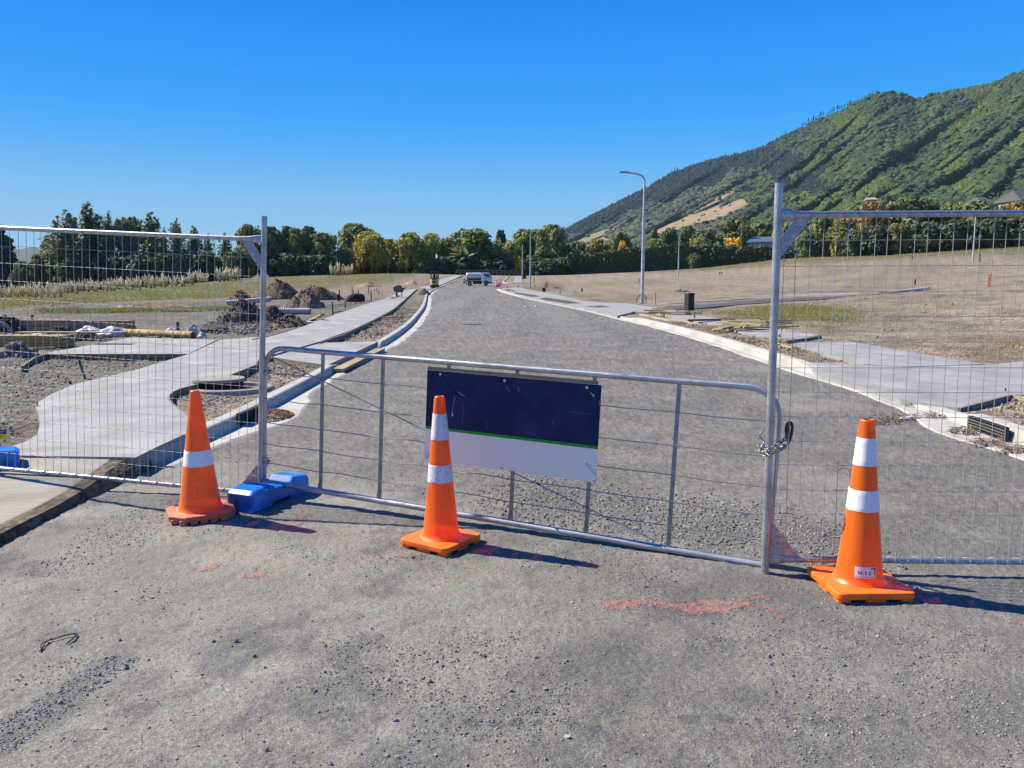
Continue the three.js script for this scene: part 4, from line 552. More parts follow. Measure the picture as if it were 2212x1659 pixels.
board('board along the lower edge of the left side path', [[48, 791], [75, 772], [100, 765.5]], 0.2, hP, M.timberGrey, 0.03);
board('long thin board under the lower edge of the left side path', [[100, 765.2], [250, 765.2], [407, 765]], 0.17, hP, M.timberGrey);
board('thin brown board on the left edge of the footpath near the spoil heaps', [[545, 733], [580, 726], [640, 709]], 0.1, hP + 0.01, M.timberGrey, 0.03);
{ const a = gp(762, 783.5, 0.02), b = gp(848, 744, 0.02); single('kerb_ramp_plank', plank(gp(730, 803, 0.03), gp(822, 757, 0.03), 0.2, 0.05), M.timber, 'wooden plank laid in the left gutter at the vehicle crossing', 'plank'); }
single('plank_offcut', merge([plank(gp(808, 690, 0.06), gp(868, 687, 0.06), 0.16, 0.07), plank(gp(812, 694, 0.02), gp(866, 690.5, 0.02), 0.2, 0.06)]), M.timberRed, 'two short brown planks on the gravel strip beside the left kerb', 'planks');
// stakes and pegs
function peg(label, u, v0, v1, m, w = 0.03, lean = 0, grp) { const p = gp(u, v0), h = upTo(p, v1), g = single('peg', new THREE.BoxGeometry(w, h + 0.1, w).translate(0, (h + 0.1) / 2 - 0.1, 0), m, label, 'peg', grp); g.position.copy(p); g.rotation.set(0, hash(u | 0, v0 | 0) * 1.5, lean); return g; }
peg('leaning grey stake behind the gravel patch at the left', 186, 825, 776, M.greyPeg, 0.035, 0.22);
peg('tall grey stake in front of the red-brown timber stack', 74, 714, 680, M.greyPeg, 0.06, 0.06);
peg('grey stake at the end of the round yellow pole', 386, 730, 695, M.greyPeg, 0.055, 0.02);
peg('short steel pin at the concrete by the manhole', 377, 868, 852, M.darkSteel, 0.02);
peg('thin steel pin at the left bend of the near footpath', 85, 905, 868, M.darkSteel, 0.012, 0.08);
peg('rusty pin at the left edge of the near footpath', 152, 832, 823, M.rust, 0.03);
peg('rusty stub just above the leaning stake', 199, 817, 809, M.rust, 0.03);
peg('pale steel stake beside the left footpath below the plank frame', 719, 685, 652, M.greyPeg, 0.04);
peg('brown stake right of the pale steel one', 746, 669, 650, M.rust, 0.04);
peg('thin grey stake at the little side slab', 768, 660, 647, M.greyPeg, 0.03);
peg('pair-post dark stake, left one, in the brown dirt', 731, 652, 636, M.darkPeg, 0.07);
peg('taller dark stake standing right beside the pair-post', 733.5, 652, 626, M.darkPeg, 0.06);
peg('tall dark stake above the brown bucket', 761, 640, 620, M.darkPeg, 0.05);
peg('dark stake touching the tall one above the bucket', 763.5, 639, 627, M.darkPeg, 0.06);
peg('lone dark stake between bucket and path in the brown dirt', 774, 639, 625, M.darkPeg, 0.06);
peg('slim dark stake at the back of the brown dirt', 796.5, 636, 618, M.darkPeg, 0.05);
peg('tall dark stake at the left edge of the upper footpath', 802, 651, 628, M.darkPeg, 0.06);
peg('very short stake behind the upper footpath', 808.5, 630, 625, M.darkPeg, 0.06);
peg('short stake next to the very short one', 814, 631, 622, M.darkPeg, 0.05);
peg('dark stake left of the wheelbarrow frame', 818.5, 638, 627, M.darkPeg, 0.05);
peg('pale wooden stake at the crossed planks by the wheelbarrow', 825.5, 643, 626, M.timber, 0.04);
peg('pale stake in the large brown heap', 591.5, 646, 621, M.timberPale, 0.04);
single('side_slab', plank(gp(812, 658, 0.05), gp(852, 658, 0.05), 0.9, 0.06), M.path, 'small concrete slab left of the upper footpath', 'slab');
single('loose_planks', merge([plank(gp(690, 664), gp(760, 656), 0.09, 0.06), plank(gp(690, 669), gp(765, 658.5), 0.09, 0.06), plank(gp(772, 656), gp(800, 652), 0.1, 0.06), plank(gp(722, 676), gp(760, 671), 0.08, 0.06)]), M.timberGrey, 'loose brown planks laid out left of the upper footpath', 'planks');
single('leaning_plank', plank(gp(671, 694, 0.02), gp(697, 681, 0.32), 0.16, 0.06), M.timberPale, 'short pale plank propped beside the footpath below the spoil heaps', 'plank');
single('pale_strip', plank(gp(655, 696, 0.03), gp(692, 697, 0.03), 0.22, 0.03), M.white, 'flat white strip lying beside the footpath', 'strip');
single('crossed_planks', merge([plank(gp(822, 641.5, 0.3), gp(858, 642.5, 0.3), 0.2, 0.05), plank(gp(838, 648, 0.05), gp(864, 640, 0.3), 0.2, 0.06), plank(gp(826, 648.5, 0.03), gp(856, 648, 0.03), 0.3, 0.05)]), M.timberPale, 'crossed pale planks left of the wheelbarrow', 'planks');
{ const p = gp(769, 653), g = rough3(ico(2), 0.25, 1.4, 17); g.scale(0.55, 0.42, 0.4); const o = single('clay_block', g, soilTint(0.05, 0.035, 0.028), 'dark brown clay lump at the end of the stakes', 'clay lump'); o.position.copy(p); o.position.y += 0.15; }
{ // wheelbarrow seen end on
  const p = gp(862, 647), s = scaleAt(p), g = thing('wheelbarrow', 'dark loaded wheelbarrow standing on the left footpath', 'wheelbarrow', undefined, V(p.x, G(p.x, p.z) + hP, p.z)); const k = 26 * s / 0.83; g.scale.setScalar(k);
  const tray = new THREE.Shape([[-0.24, 0], [0.24, 0], [0.34, 0.3], [-0.36, 0.3]].map((q) => new THREE.Vector2(...q))); part('tray', new THREE.ExtrudeGeometry(tray, { depth: 0.6, bevelEnabled: true, bevelSize: 0.015, bevelThickness: 0.015 }).translate(0, 0.36, -0.3), M.greyPeg, g);
  const w = part('wheel', new THREE.TorusGeometry(0.16, 0.05, 8, 20).rotateY(Math.PI / 2).translate(-0.1, 0.2, 0.42), M.rubber, g); part('legs', merge([bar(V(0.2, 0, -0.2), V(0.14, 0.38, -0.1), 0.025), bar(V(-0.2, 0, -0.2), V(-0.14, 0.38, -0.1), 0.025)]), M.darkSteel, g); part('handle', merge([bar(V(0.2, 0.4, 0.3), V(0.44, 0.72, -0.8), 0.02), bar(V(-0.2, 0.4, 0.3), V(-0.4, 0.72, -0.8), 0.02)]), M.darkSteel, g);
  const load = rough3(ico(2), 0.35, 1.5, 4); load.scale(0.26, 0.13, 0.26); part('load', load.translate(-0.05, 0.7, 0), stained(M.island, 0.04, 0.034, 0.028), g);
}
// spoil heaps
function heap(name, label, u0, u1, vBase, vTop, col, seed, o = {}) {
  const c = gp((u0 + u1) / 2, vBase), s = scaleAt(c), rx = ((u1 - u0) / 2) * s * 1.08, h = upTo(c, vTop) * 1.3, rz = rx * (o.deep ?? 0.75), N = 44, Mr = 20, pos = [], idx = [], uv = [], cx = c.x, cz = c.z - rz * 0.6;
  for (let j = 0; j <= Mr; j++) for (let i = 0; i <= N; i++) { const t = j / Mr, a = (i / N) * Math.PI * 2, q = Math.cos(a), w = Math.sin(a), k = 1 + 0.5 * (fbm(q * 1.4 + 5, w * 1.4 + 5, 3, seed) - 0.5), x = cx + q * rx * t * k, z = cz + w * rz * t * k, lx = (x - cx) / rx - (o.peak ?? 0), prof = Math.max(0, 1 - Math.hypot(lx / (lx > 0 ? 1 - (o.peak ?? 0) : 1 + (o.peak ?? 0)), (z - cz) / rz) / k), e = Math.pow(prof, o.sharp ?? 0.72), y = G(x, z) - 0.06 + (h + 0.05) * e * (0.78 + 0.5 * (fbm(x * 2 / rx + 9, z * 2 / rx, 3, seed + 2) - 0.35)) + (e > 0.02 ? (fbm(x * 7, z * 7, 3, seed + 5) - 0.5) * 0.14 : 0); pos.push(x, y, z); uv.push(x, z + y); }
  for (let j = 0; j < Mr; j++) for (let i = 0; i < N; i++) { const a = j * (N + 1) + i, b = a + 1, d = a + N + 1, e = d + 1; idx.push(a, b, d, b, e, d); }
  const g = new THREE.BufferGeometry(); g.setAttribute('position', new THREE.Float32BufferAttribute(pos, 3)); g.setAttribute('uv', new THREE.Float32BufferAttribute(uv, 2)); g.setIndex(idx); g.computeVertexNormals(); const p = g.attributes.position, nn = g.attributes.normal; let up = 0; for (let i = 0; i < p.count; i++) up += nn.getY(i); if (up < 0) { g.setIndex(idx.map((v, i) => idx[i - (i % 3) + [0, 2, 1][i % 3]])); g.computeVertexNormals(); }
  const m = stained(M.land, col[0] * 3.2, col[1] * 2.8, col[2] * 2.45); m.vertexColors = false; const o2 = single(name, g, m, label, name.replace('_', ' '), undefined); HEAPS.push([cx, cz, rx, rz, h, col, seed, p]); return o2;
}
const HEAPS = [];
heap('spoil_heap', 'broad brown spoil heap at the back, left of the steep one', 535, 645, 648, 609, [0.085, 0.06, 0.045], 1, { deep: 0.7 });
heap('spoil_heap', 'brown spoil heap with a long low right flank', 628, 730, 650, 616, [0.1, 0.07, 0.05], 2, { peak: -0.25, deep: 0.6 });
heap('spoil_heap', 'steep grey-brown pointed spoil heap in the middle of the group', 600, 700, 668, 624, [0.1, 0.08, 0.063], 3, { peak: 0.22, sharp: 0.95, deep: 0.7 });
heap('spoil_heap', 'small dark mound left of the broad brown heap', 484, 545, 654, 631, [0.08, 0.062, 0.045], 4);
heap('spoil_heap', 'dark flat-topped clay heap between the two pale pipes', 462, 575, 698, 655, [0.066, 0.056, 0.05], 5, { sharp: 0.5, deep: 0.5 });
heap('spoil_heap', 'smooth grey mound just right of the left fence post', 556, 618, 698, 668, [0.075, 0.066, 0.06], 6, { sharp: 0.6 });
heap('spoil_heap', 'low lumpy mound at the footpath edge nearest the fence post', 572, 660, 708, 683, [0.085, 0.072, 0.055], 7, { peak: 0.2 });
heap('spoil_heap', 'dark soil heap at the left picture edge behind the grey pipe', -40, 52, 722, 684, [0.06, 0.055, 0.045], 8, { peak: -0.1 });
heap('spoil_heap', 'low dark soil ridge in front of the white sacks', 120, 215, 740, 724, [0.08, 0.07, 0.052], 9);
heap('spoil_heap', 'small dark mound left of the white sacks', 92, 152, 724, 711, [0.06, 0.055, 0.042], 10);
heap('spoil_heap', 'grey gravel heap below the yellow planks at the left edge', -30, 70, 778, 751, [0.1, 0.105, 0.115], 11);
heap('spoil_heap', 'low brown mound far off on the grass', 765, 822, 620, 611.5, [0.13, 0.1, 0.07], 12);
heap('spoil_heap', 'brown spoil heap on the berm beyond the wheelbarrow', 895, 930, 638, 623, [0.1, 0.085, 0.065], 13);
heap('spoil_heap', 'long low earth bank across the left field', 25, 190, 672, 657, [0.1, 0.085, 0.062], 14, { deep: 0.25 });
heap('spoil_heap', 'flatter earth bank right of the long one in the left field', 200, 420, 668, 656, [0.13, 0.11, 0.085], 15, { deep: 0.2 });
heap('spoil_heap', 'low tan mound behind the upper footpath', 862, 915, 617, 608, [0.2, 0.155, 0.1], 16);
heap('spoil_heap', 'small dark rubble mound far out in the right field', 1193, 1210, 624, 619.5, [0.07, 0.055, 0.045], 17);
{ // clods and stones on the soil, countless
  const R = rng(55), geo = toCrease(rough3(ico(1), 0.45, 1.2, 7)), list = [];
  for (const [cx, cz, rx, rz, h, col, seed, p] of HEAPS.slice(0, 11)) for (let i = 0; i < 420; i++) { const k = Math.floor(R() * p.count), s = 0.012 + 0.05 * R() ** 3; list.push([p.getX(k) + (R() - 0.5) * 0.2, p.getY(k) + s * 0.2, p.getZ(k) + (R() - 0.5) * 0.2, s, [col[0] * 1.8, col[1] * 1.55, col[2] * 1.35]]); }
  const P1 = px([[-60, 990], [40, 950], [70, 900], [75, 862], [160, 826], [300, 796], [400, 766], [95, 766], [40, 780], [-60, 760]]), P2 = px([[372, 862], [395, 840], [480, 822], [560, 788], [592, 774], [700, 790], [560, 880], [440, 912]]), P3 = px([[694, 740], [812, 736], [880, 705], [905, 672], [858, 664], [790, 702]]), P4 = px([[550, 728], [660, 702], [600, 690], [440, 700], [440, 726]]), P5 = px([[1500, 700], [1690, 745], [1780, 762], [1940, 790], [1740, 782], [1560, 735], [1400, 695]]), P6 = px([[2100, 870], [2200, 855], [2260, 900], [2260, 960], [2180, 930]]), P7 = px([[1500, 690], [1800, 650], [2212, 640], [2300, 760], [2100, 775], [1800, 718]]);
  for (const [P, n, s0, s1, c] of [[P1, 2600, 0.004, 0.024, [0.27, 0.225, 0.17]], [P2, 3400, 0.004, 0.02, [0.24, 0.22, 0.195]], [P3, 2200, 0.008, 0.04, [0.24, 0.21, 0.165]], [P4, 1500, 0.01, 0.06, [0.15, 0.125, 0.095]], [P5, 1700, 0.006, 0.03, [0.19, 0.15, 0.105]], [P6, 500, 0.008, 0.03, [0.24, 0.19, 0.13]], [P7, 320, 0.012, 0.05, [0.3, 0.24, 0.17]]]) { const b = bounds(P); let k = 0, t = 0; while (k < n && t++ < n * 12) { const x = lerp(b[0], b[1], R()), z = lerp(b[2], b[3], R()); if (!inPoly(x, z, P)) continue; k++; const s = lerp(s0, s1, R() ** 3.5); list.push([x, G(x, z) + 0.035 + bumpLand(x, z) + s * 0.25, z, s, c]); } }
  const im = new THREE.InstancedMesh(geo, M.gravel2, list.length), mm = new THREE.Matrix4(), Q = new THREE.Quaternion(), E = new THREE.Euler(), c = new THREE.Color(); shade(im); im.name = 'clods_and_stones'; tag(im, 'clods and stones on the bare soil beside the paths and on the heaps', 'rubble', undefined, 'stuff');
  list.forEach(([x, y, z, s, k], i) => { E.set(R() * 6, R() * 6, R() * 6); mm.compose(V(x, y, z), Q.setFromEuler(E), V(s, s * 0.75, s * (0.7 + 0.6 * R()))); im.setMatrixAt(i, mm); const w = 0.65 + 0.75 * R(); im.setColorAt(i, c.setRGB(k[0] * w, k[1] * w, k[2] * w)); }); scene.add(im);
}
// pipes
function ribbedPipe(label, a, b, r, m, ribs) { const d = b.clone().sub(a), L = d.length(), pts = [[r * 0.86, 0], [r, 0]]; for (let i = 0; i < ribs; i++) { const y = (L * i) / ribs, e = L / ribs; pts.push([r, y + e * 0.1], [r, y + e * 0.55], [r * 0.93, y + e * 0.62], [r * 0.93, y + e * 0.95]); } pts.push([r, L], [r * 0.86, L], [r * 0.86, 0]); const g = thing('drain_pipe', label, 'pipe', undefined, a); g.quaternion.setFromUnitVectors(Y, d.normalize()); part('wall', toCrease(lathe(pts, 24)), m, g); part('bore', new THREE.CircleGeometry(r * 0.86, 20).rotateX(-Math.PI / 2).translate(0, L - 0.25, 0), M.hole, g); return g; }
{ const A = gp(566, 681, 0.0), B = gp(671, 680, 0.0), r = 7.3 * scaleAt(B); A.y += r * 1.3; B.y += r; A.x -= 0.9; ribbedPipe('pale ribbed drain pipe lying right of the left fence post', A, B, r, M.palePipe, 34); }
{ const A = gp(490, 664, 0.0), B = gp(585, 661, 0.0), r = 5.6 * scaleAt(B); A.y += r * 1.6; B.y += r * 2.6; ribbedPipe('pale pinkish pipe lying on the clay heap farther left', A, B, r, M.palePipe, 20); }
peg('rust-red bracket standing against the farther pale pipe', 526, 656, 641, M.redPeg, 0.12);
{ const p = gp(-2, 740), s = scaleAt(p), r = 21 * s, g = thing('pipe_coil', 'grey pipe end ring at the left picture edge', 'pipe', undefined, V(p.x, G(p.x, p.z) + r * 1.05, p.z)); g.rotation.set(0.1, 0.5, 0); part('ring', new THREE.TorusGeometry(r, r * 0.17, 12, 40), M.greyPipe, g); part('bore', new THREE.CylinderGeometry(r * 0.9, r * 0.9, 0.5, 30, 1, true).rotateX(Math.PI / 2).translate(0, 0, -0.3), M.black, g); }
// timber
function stack(name, label, u0, u1, v, n, hh, ww, m, mTop, jit = 0.0) { const a = gp(u0, v), b = gp(u1, v), g = thing(name, label, 'timber stack', undefined, a), d = b.clone().sub(a), R = rng(u0 * 7 + v | 0); g.rotation.y = Math.atan2(-d.z, d.x); const L = d.length(); for (let k = 0; k < n; k++) { const l = L * (1 - jit * R()), y = 0.05 + k * (hh + 0.004); part('plank', box(l, hh, ww, l / 2 + (R() - 0.5) * 0.12, y + hh / 2, -ww / 2 + (R() - 0.5) * 0.05), k === n - 1 ? mTop : m, g); } return g; }
stack('timber_stack', 'long stack of red-brown beams with pale top edges across the left side', 38, 278, 720, 2, 0.17, 0.32, M.timberRed, M.timberRed, 0.02);
single('beam', plank(gp(30, 704, 0.15), gp(236, 701, 0.12), 0.3, 0.1), M.timberRed, 'thin reddish beam lying behind the red-brown stack', 'beam');
single('beam', plank(gp(40, 718.5, 0.395), gp(268, 718.5, 0.395), 0.3, 0.02), M.timberPale, 'pale sawn board on top of the red-brown stack', 'board');
stack('timber_stack', 'stack of yellowish planks at the left picture edge', -60, 140, 754, 3, 0.085, 0.4, M.timberYellow, M.timberYellow, 0.04);
single('beam', plank(gp(-20, 754, 0.0), gp(120, 752, 0.03), 0.14, 0.03), M.timberPale, 'pale yellow batten in front of the yellowish planks', 'batten');
{ const a = gp(262, 726), b = gp(418, 733), r = 8.6 * scaleAt(b); a.y += r; b.y += r; const g = thing('timber_pole', 'round yellow timber pole lying beside the white sacks', 'pole', undefined, a); g.quaternion.setFromUnitVectors(Y, b.clone().sub(a).normalize()); part('log', cyl(r, r, a.distanceTo(b), 0, 0, 0, 20), M.timberYellow, g); part('end_grain', new THREE.CircleGeometry(r * 0.8, 20).rotateX(-Math.PI / 2).translate(0, a.distanceTo(b) + 0.003, 0), M.rust, g); }
single('plank', plank(gp(285, 733, 0.02), gp(345, 731, 0.1), 0.12, 0.04), M.timberGrey, 'short grey plank leaning on the round yellow pole', 'plank');
function sack(label, u, v, w, h, seed, m = M.bag) { const p = gp(u, v), s = scaleAt(p), g = rough3(ico(3), 0.34, 1.7, seed); const q = g.attributes.position; for (let i = 0; i < q.count; i++) { const y = q.getY(i); if (y < -0.3) q.setY(i, -0.3 + (y + 0.3) * 0.2); const f = (vn3(q.getX(i) * 6, q.getY(i) * 6, q.getZ(i) * 6, seed + 8) - 0.5) * 0.22; q.setX(i, q.getX(i) * (1 + f)); q.setZ(i, q.getZ(i) * (1 - f)); q.setY(i, q.getY(i) * (1 + f)); } g.scale((w / 2) * s, h * 0.75 * s, (w / 2) * s * 0.8); const o = single('sack', toCrease(g), m, label, 'sack'); o.position.set(p.x, p.y + h * 0.25 * s, p.z); return o; }
sack('left of two white plastic sacks in front of the red-brown stack', 195, 727, 62, 22, 1); sack('right, creamier one of the two white sacks by the timber', 243, 727, 54, 20, 2); sack('small white sack behind the round yellow pole', 371, 728, 36, 20, 3); sack('white sack standing at the end of the round yellow pole', 415, 730, 26, 26, 4); sack('small crumpled white bag right of the pole end', 437, 733, 22, 13, 5); sack('little white rag above the yellowish planks', 82, 728, 26, 9, 6);
{ const p = gp(470, 717), g = rough3(ico(2), 0.3, 1.2, 33); g.scale(0.42, 0.17, 0.3); const o = single('boulder', toCrease(g), soilTint(0.09, 0.085, 0.08), 'grey flat boulder right of the white sacks', 'boulder'); o.position.copy(p); o.position.y += 0.08; }

// ---------------------------------------------------------------- right side: planks, cabinet, boards
board('pale formwork board facing the street below the black cabinet', [[1483, 694], [1520, 701]], 0.14, 0.1, M.timberPale);
board('long pale formwork board under the planks beside the black cabinet', [[1382, 677.5], [1418, 684.5], [1483, 695]], 0.09, 0.07, M.timberPale);
board('pale formwork board beside the right fence post', [[1643, 731.5], [1690, 744], [1712, 749]], 0.13, 0.09, M.timberPale);
board('pale board along the grass edge behind the black sack', [[1572, 690], [1640, 702], [1698, 713]], 0.1, 0.1, M.timberPale);
board('grey concrete-stained stop board across the path at the black sack', [[1486, 690], [1575, 688]], 0.15, 0.16, M.timberGrey);
board('grey stop board across the path right of the fence post', [[1699, 736], [1774, 726]], 0.13, 0.15, M.timberGrey);
board('thick formwork board at the near end of the right crossing', [[2072, 882], [2130, 867], [2184, 853]], 0.16, 0.075, M.timberGrey, 0.04);
board('formwork board closing the right soil bed at the picture edge', [[2184, 853], [2215, 858], [2260, 866]], 0.14, 0.075, M.timberPale, 0.04);
peg('grey pin behind the near end of the right crossing', 2171, 856, 838, M.darkSteel, 0.014);
peg('brown stake by the long pale board left of the cabinet planks', 1500, 694, 674, M.rust, 0.035);
peg('rusty stake by the pale board at the fence post', 1683, 735, 723, M.rust, 0.03);
peg('pale stake just right of the near street lamp', 1415, 658, 632, M.timber, 0.05);
{
  const loose = (label, list) => list.forEach(([a, b, h, w, t, m]) => 0);
  const planks = (label, u, v, n, du, dv, seed) => { const R = rng(seed), o = gp(u, v, 0.1), g = thing('plank_pile', label, 'plank pile', undefined, o); for (let i = 0; i < n; i++) { const L = 0.7 + 0.9 * R(), q = part('plank', box(L, 0.045, 0.1 + 0.06 * R(), 0, 0, 0, 0.003), [M.timber, M.timberPale, M.timberPale][Math.floor(R() * 3)], g); const p = gp(u + (R() - 0.5) * du, v + (R() - 0.5) * dv); q.position.set(p.x - o.x, p.y - o.y + 0.125 + 0.05 * (i % 4), p.z - o.z); q.rotation.set((R() - 0.5) * 0.12, 0.35 + (R() - 0.5) * 1.1 - 0.9, (R() - 0.5) * 0.14); } };
  planks('scattered pile of pale plank offcuts in front of the black cabinet', 1447, 681, 13, 96, 12, 4); planks('tangled pile of plank offcuts beside the black sack and the fence post', 1640, 715, 13, 70, 12, 5); planks('small stack of boards left of the black sack', 1580, 718, 5, 34, 5, 6);
  sack('shiny black rubbish sack among the plank offcuts', 1583, 707, 40, 18, 12, M.blackBag);
}
{ const p = gp(1488.5, 672.5), s = scaleAt(p), w = 17 * s, h = upTo(p, 633), g = thing('service_cabinet', 'black utility cabinet standing beside the right footpath', 'utility cabinet', undefined, p, 0.5);
  part('body', box(w, h - 0.06, w * 0.8, 0, (h - 0.06) / 2, 0, 0.02), M.black, g); part('cap', box(w * 1.04, 0.07, w * 0.84, 0, h - 0.035, 0, 0.025), M.black, g); part('plinth', box(w * 1.1, 0.16, w * 0.92, 0, 0.05, 0, 0.01), M.darkSteel, g); part('strap', box(w * 1.06, 0.03, w * 0.86, 0, h * 0.27, 0), M.greyPeg, g); for (const x of [-0.25, 0, 0.25]) part('rib', box(0.02, h * 0.8, 0.012, x * w, h * 0.5, w * 0.405), M.darkSteel, g); }

// ---------------------------------------------------------------- street lamps
function lamp(label, u, vBase, vTop, arm, turn, o = {}) {
  const p = gp(u, vBase), h = upTo(p, vTop), g = thing('street_lamp', label, 'street lamp', 'street lamps on the right', p, turn), r = o.r ?? 0.085, k = h / 8;
  part('pole', merge([cyl(r * 1.12, r * 1.05, h * 0.36, 0, 0, 0, 16), cyl(r * 0.98, r * 0.62, h * 0.53, 0, h * 0.36, 0, 16)]), M.lampPole, g); part('flange', cyl(r * 1.5, r * 1.5, 0.05, 0, 0, 0, 16), M.darkSteel, g);
  const y0 = h * 0.885, R = h - y0; part('arm', tube([V(0, y0, 0), V(0, y0 + R * 0.45, 0), V(-arm * 0.1, y0 + R * 0.72, 0), V(-arm * 0.3, y0 + R * 0.86, 0), V(-arm * 0.68, y0 + R * 0.95, 0)], r * 0.62, 30, 8), M.lampPole, g);
  const hd = part('lamp_head', merge([box(arm * 0.36, 0.1 * k, 0.26 * k, -arm * 0.84, y0 + R * 0.97, 0, 0.02), box(arm * 0.12, 0.1 * k, 0.14 * k, -arm * 0.66, y0 + R * 0.96, 0, 0.02)]), M.greyPipe, g); part('photocell', cyl(0.04 * k, 0.035 * k, 0.07 * k, -arm * 0.72, y0 + R * 0.99, 0, 10), M.black, hd); return g;
}
const L1 = lamp('tall grey street lamp nearest on the right, arm reaching left over the road', 1387, 656, 371, 1.42, 0, { r: 0.09 });
single('conduit_loop', tube([V(-0.32, 0, 0.1), V(-0.3, 0.3, 0.05), V(-0.05, 0.55, 0), V(0.16, 0.45, -0.05), V(0.24, 0.1, -0.08), V(0.22, 0, -0.1)].map((v) => v.add(L1.position)), 0.022, 30, 6), M.black, 'black cable loops sticking out at the foot of the near lamp', 'cable');
lamp('second street lamp up the right side, standing by the side road corner', 1145.5, 622.5, 495, 1.55, 0, { r: 0.09 });
lamp('farthest street lamp, thin pole beyond the side road', 1128.5, 602, 529, 0.5, 1.5, { r: 0.1 });
lamp('short street lamp alone in the middle of the right field', 1465, 598, 503, 0.5, -0.2, { r: 0.09 });
lamp('street lamp seen through the right fence panel', 2101, 566, 461, 1.1, 0, { r: 0.1 });
{ const p = gp(177, 612), h = upTo(p, 546), g = thing('utility_pole', 'slender grey pole in front of the poplars at the left', 'pole', undefined, p); part('shaft', cyl(0.28, 0.2, h, 0, 0, 0, 12), M.lampPole, g); part('crossarm', box(1.2, 0.16, 0.16, 0.2, h * 0.97, 0), M.lampPole, g); }
{ const p = gp(12, 641), g = thing('notice_board', 'small white notice board at the far left of the field', 'sign', undefined, p); const s = scaleAt(p); part('board', box(10 * s, 8.5 * s, 0.05, 0, 14 * s, 0), M.white, g); part('print', box(7 * s, 0.9 * s, 0.01, 0, 15 * s, 0.031), M.greyPipe, g); part('post', cyl(0.05, 0.05, 10 * s), M.greyPeg, g); }
// small cones and pegs far off
const coneP = new THREE.Group(); { const body = lathe([[0.16, 0.05], [0.15, 0.08], [0.035, 0.92], [0.0, 0.93]], 14), b = lathe([[0.118, 0.3], [0.1, 0.42]], 14), b2 = lathe([[0.082, 0.56], [0.06, 0.72]], 14); b.scale(1.04, 1, 1.04); b2.scale(1.05, 1, 1.05); part('body', body, M.farOrange, coneP); part('base', box(0.42, 0.06, 0.42, 0, 0.03, 0), M.farOrange, coneP); part('band', b, M.band, coneP); part('band', b2, M.band, coneP); }
function farCone(label, u, v0, v1) { const p = gp(u, v0), h = upTo(p, v1), c = coneP.clone(); c.name = numbered('road_cone'); tag(c, label, 'traffic cone', 'small orange cones up the street'); c.position.copy(p); c.position.y += 0.01; c.scale.setScalar(h / 0.93); scene.add(c); }
farCone('front left cone of the cluster of four in front of the truck', 1071.8, 621, 604.5); farCone('second cone of the cluster of four', 1075.2, 619.8, 604); farCone('third cone of the cluster of four', 1077.6, 617.4, 603.5); farCone('rearmost cone of the cluster of four', 1080.4, 615.6, 603);
farCone('lone cone on the tip of the footpath corner', 1094.8, 622.6, 610.5); farCone('cone in the mouth of the side road', 1118.7, 620, 608.5); farCone('cone just right of the second street lamp', 1154.8, 619.5, 608); farCone('tiny cone far up in the right field seen beside the fence post', 1697, 584.5, 573.5);
peg('orange marker peg standing behind the cone by the second lamp', 1153.8, 612, 600, M.redPeg, 0.12);
peg('red marker post left in the right field seen through the mesh', 1976, 616, 603, M.redPeg, 0.1); peg('taller red marker post at the right edge of the field', 2136, 623, 592, M.redPeg, 0.11, -0.06);
peg('dark peg right of the small rubble mound in the right field', 1257, 631, 622.5, M.darkPeg, 0.12); peg('short pale peg left of that dark peg', 1243.5, 633, 629, M.timber, 0.1); peg('left of two dark pegs near the second lamp', 1177.6, 623, 611.5, M.darkPeg, 0.07); peg('right of two dark pegs near the second lamp', 1181.5, 622.5, 609.5, M.darkPeg, 0.1); peg('thin pale peg at the edge of the curving right path', 1210, 637, 628, M.timber, 0.06); peg('dark stub left one of two below the hedge', 1554, 592.5, 588, M.darkPeg, 0.16); peg('dark stub right one of two below the hedge', 1558.5, 592, 588, M.darkPeg, 0.16); peg('pale peg behind the near lamp pole', 1380.5, 610, 601, M.timber, 0.1); peg('pale marker below the right hedge', 1730, 564, 557, M.timberPale, 0.2); peg('dark peg on the far right field edge', 1971, 560, 551, M.darkPeg, 0.12); peg('blue-grey peg right of the lamp behind the mesh', 2116, 567, 549, M.greyPeg, 0.14);
{ const p = gp(1165.5, 640), g = thing('meter_box', 'small dark box on the right field edge near the second lamp', 'box', undefined, gp(1175, 631)); part('body', box(0.55, 0.62, 0.4, 0, 0.3, 0, 0.03), M.black, g); part('lid', box(0.6, 0.08, 0.45, 0, 0.64, 0, 0.02), M.darkSteel, g); g.scale.setScalar(0.62); const q = gp(1143, 604); const k = thing('meter_box', 'tiny dark box beside the farthest lamp', 'box', undefined, gp(1133, 602)); part('body', box(0.7, 0.7, 0.5, 0, 0.35, 0, 0.03), M.black, k); part('lid', box(0.74, 0.08, 0.54, 0, 0.72, 0, 0.02), M.darkSteel, k); }
{ const R = rng(8), a = gp(1478, 632), g = []; for (let i = 0; i < 7; i++) g.push(bar(V((R() - 0.5) * 1.2, 0.05, (R() - 0.5) * 0.6), V((R() - 0.5) * 1.6, 0.1 + 0.25 * R(), (R() - 0.5) * 0.8), 0.035, 5)); const o = single('branch_scrap', merge(g), M.bark, 'dark dead branch lying in the right field', 'branch'); o.position.copy(a); }
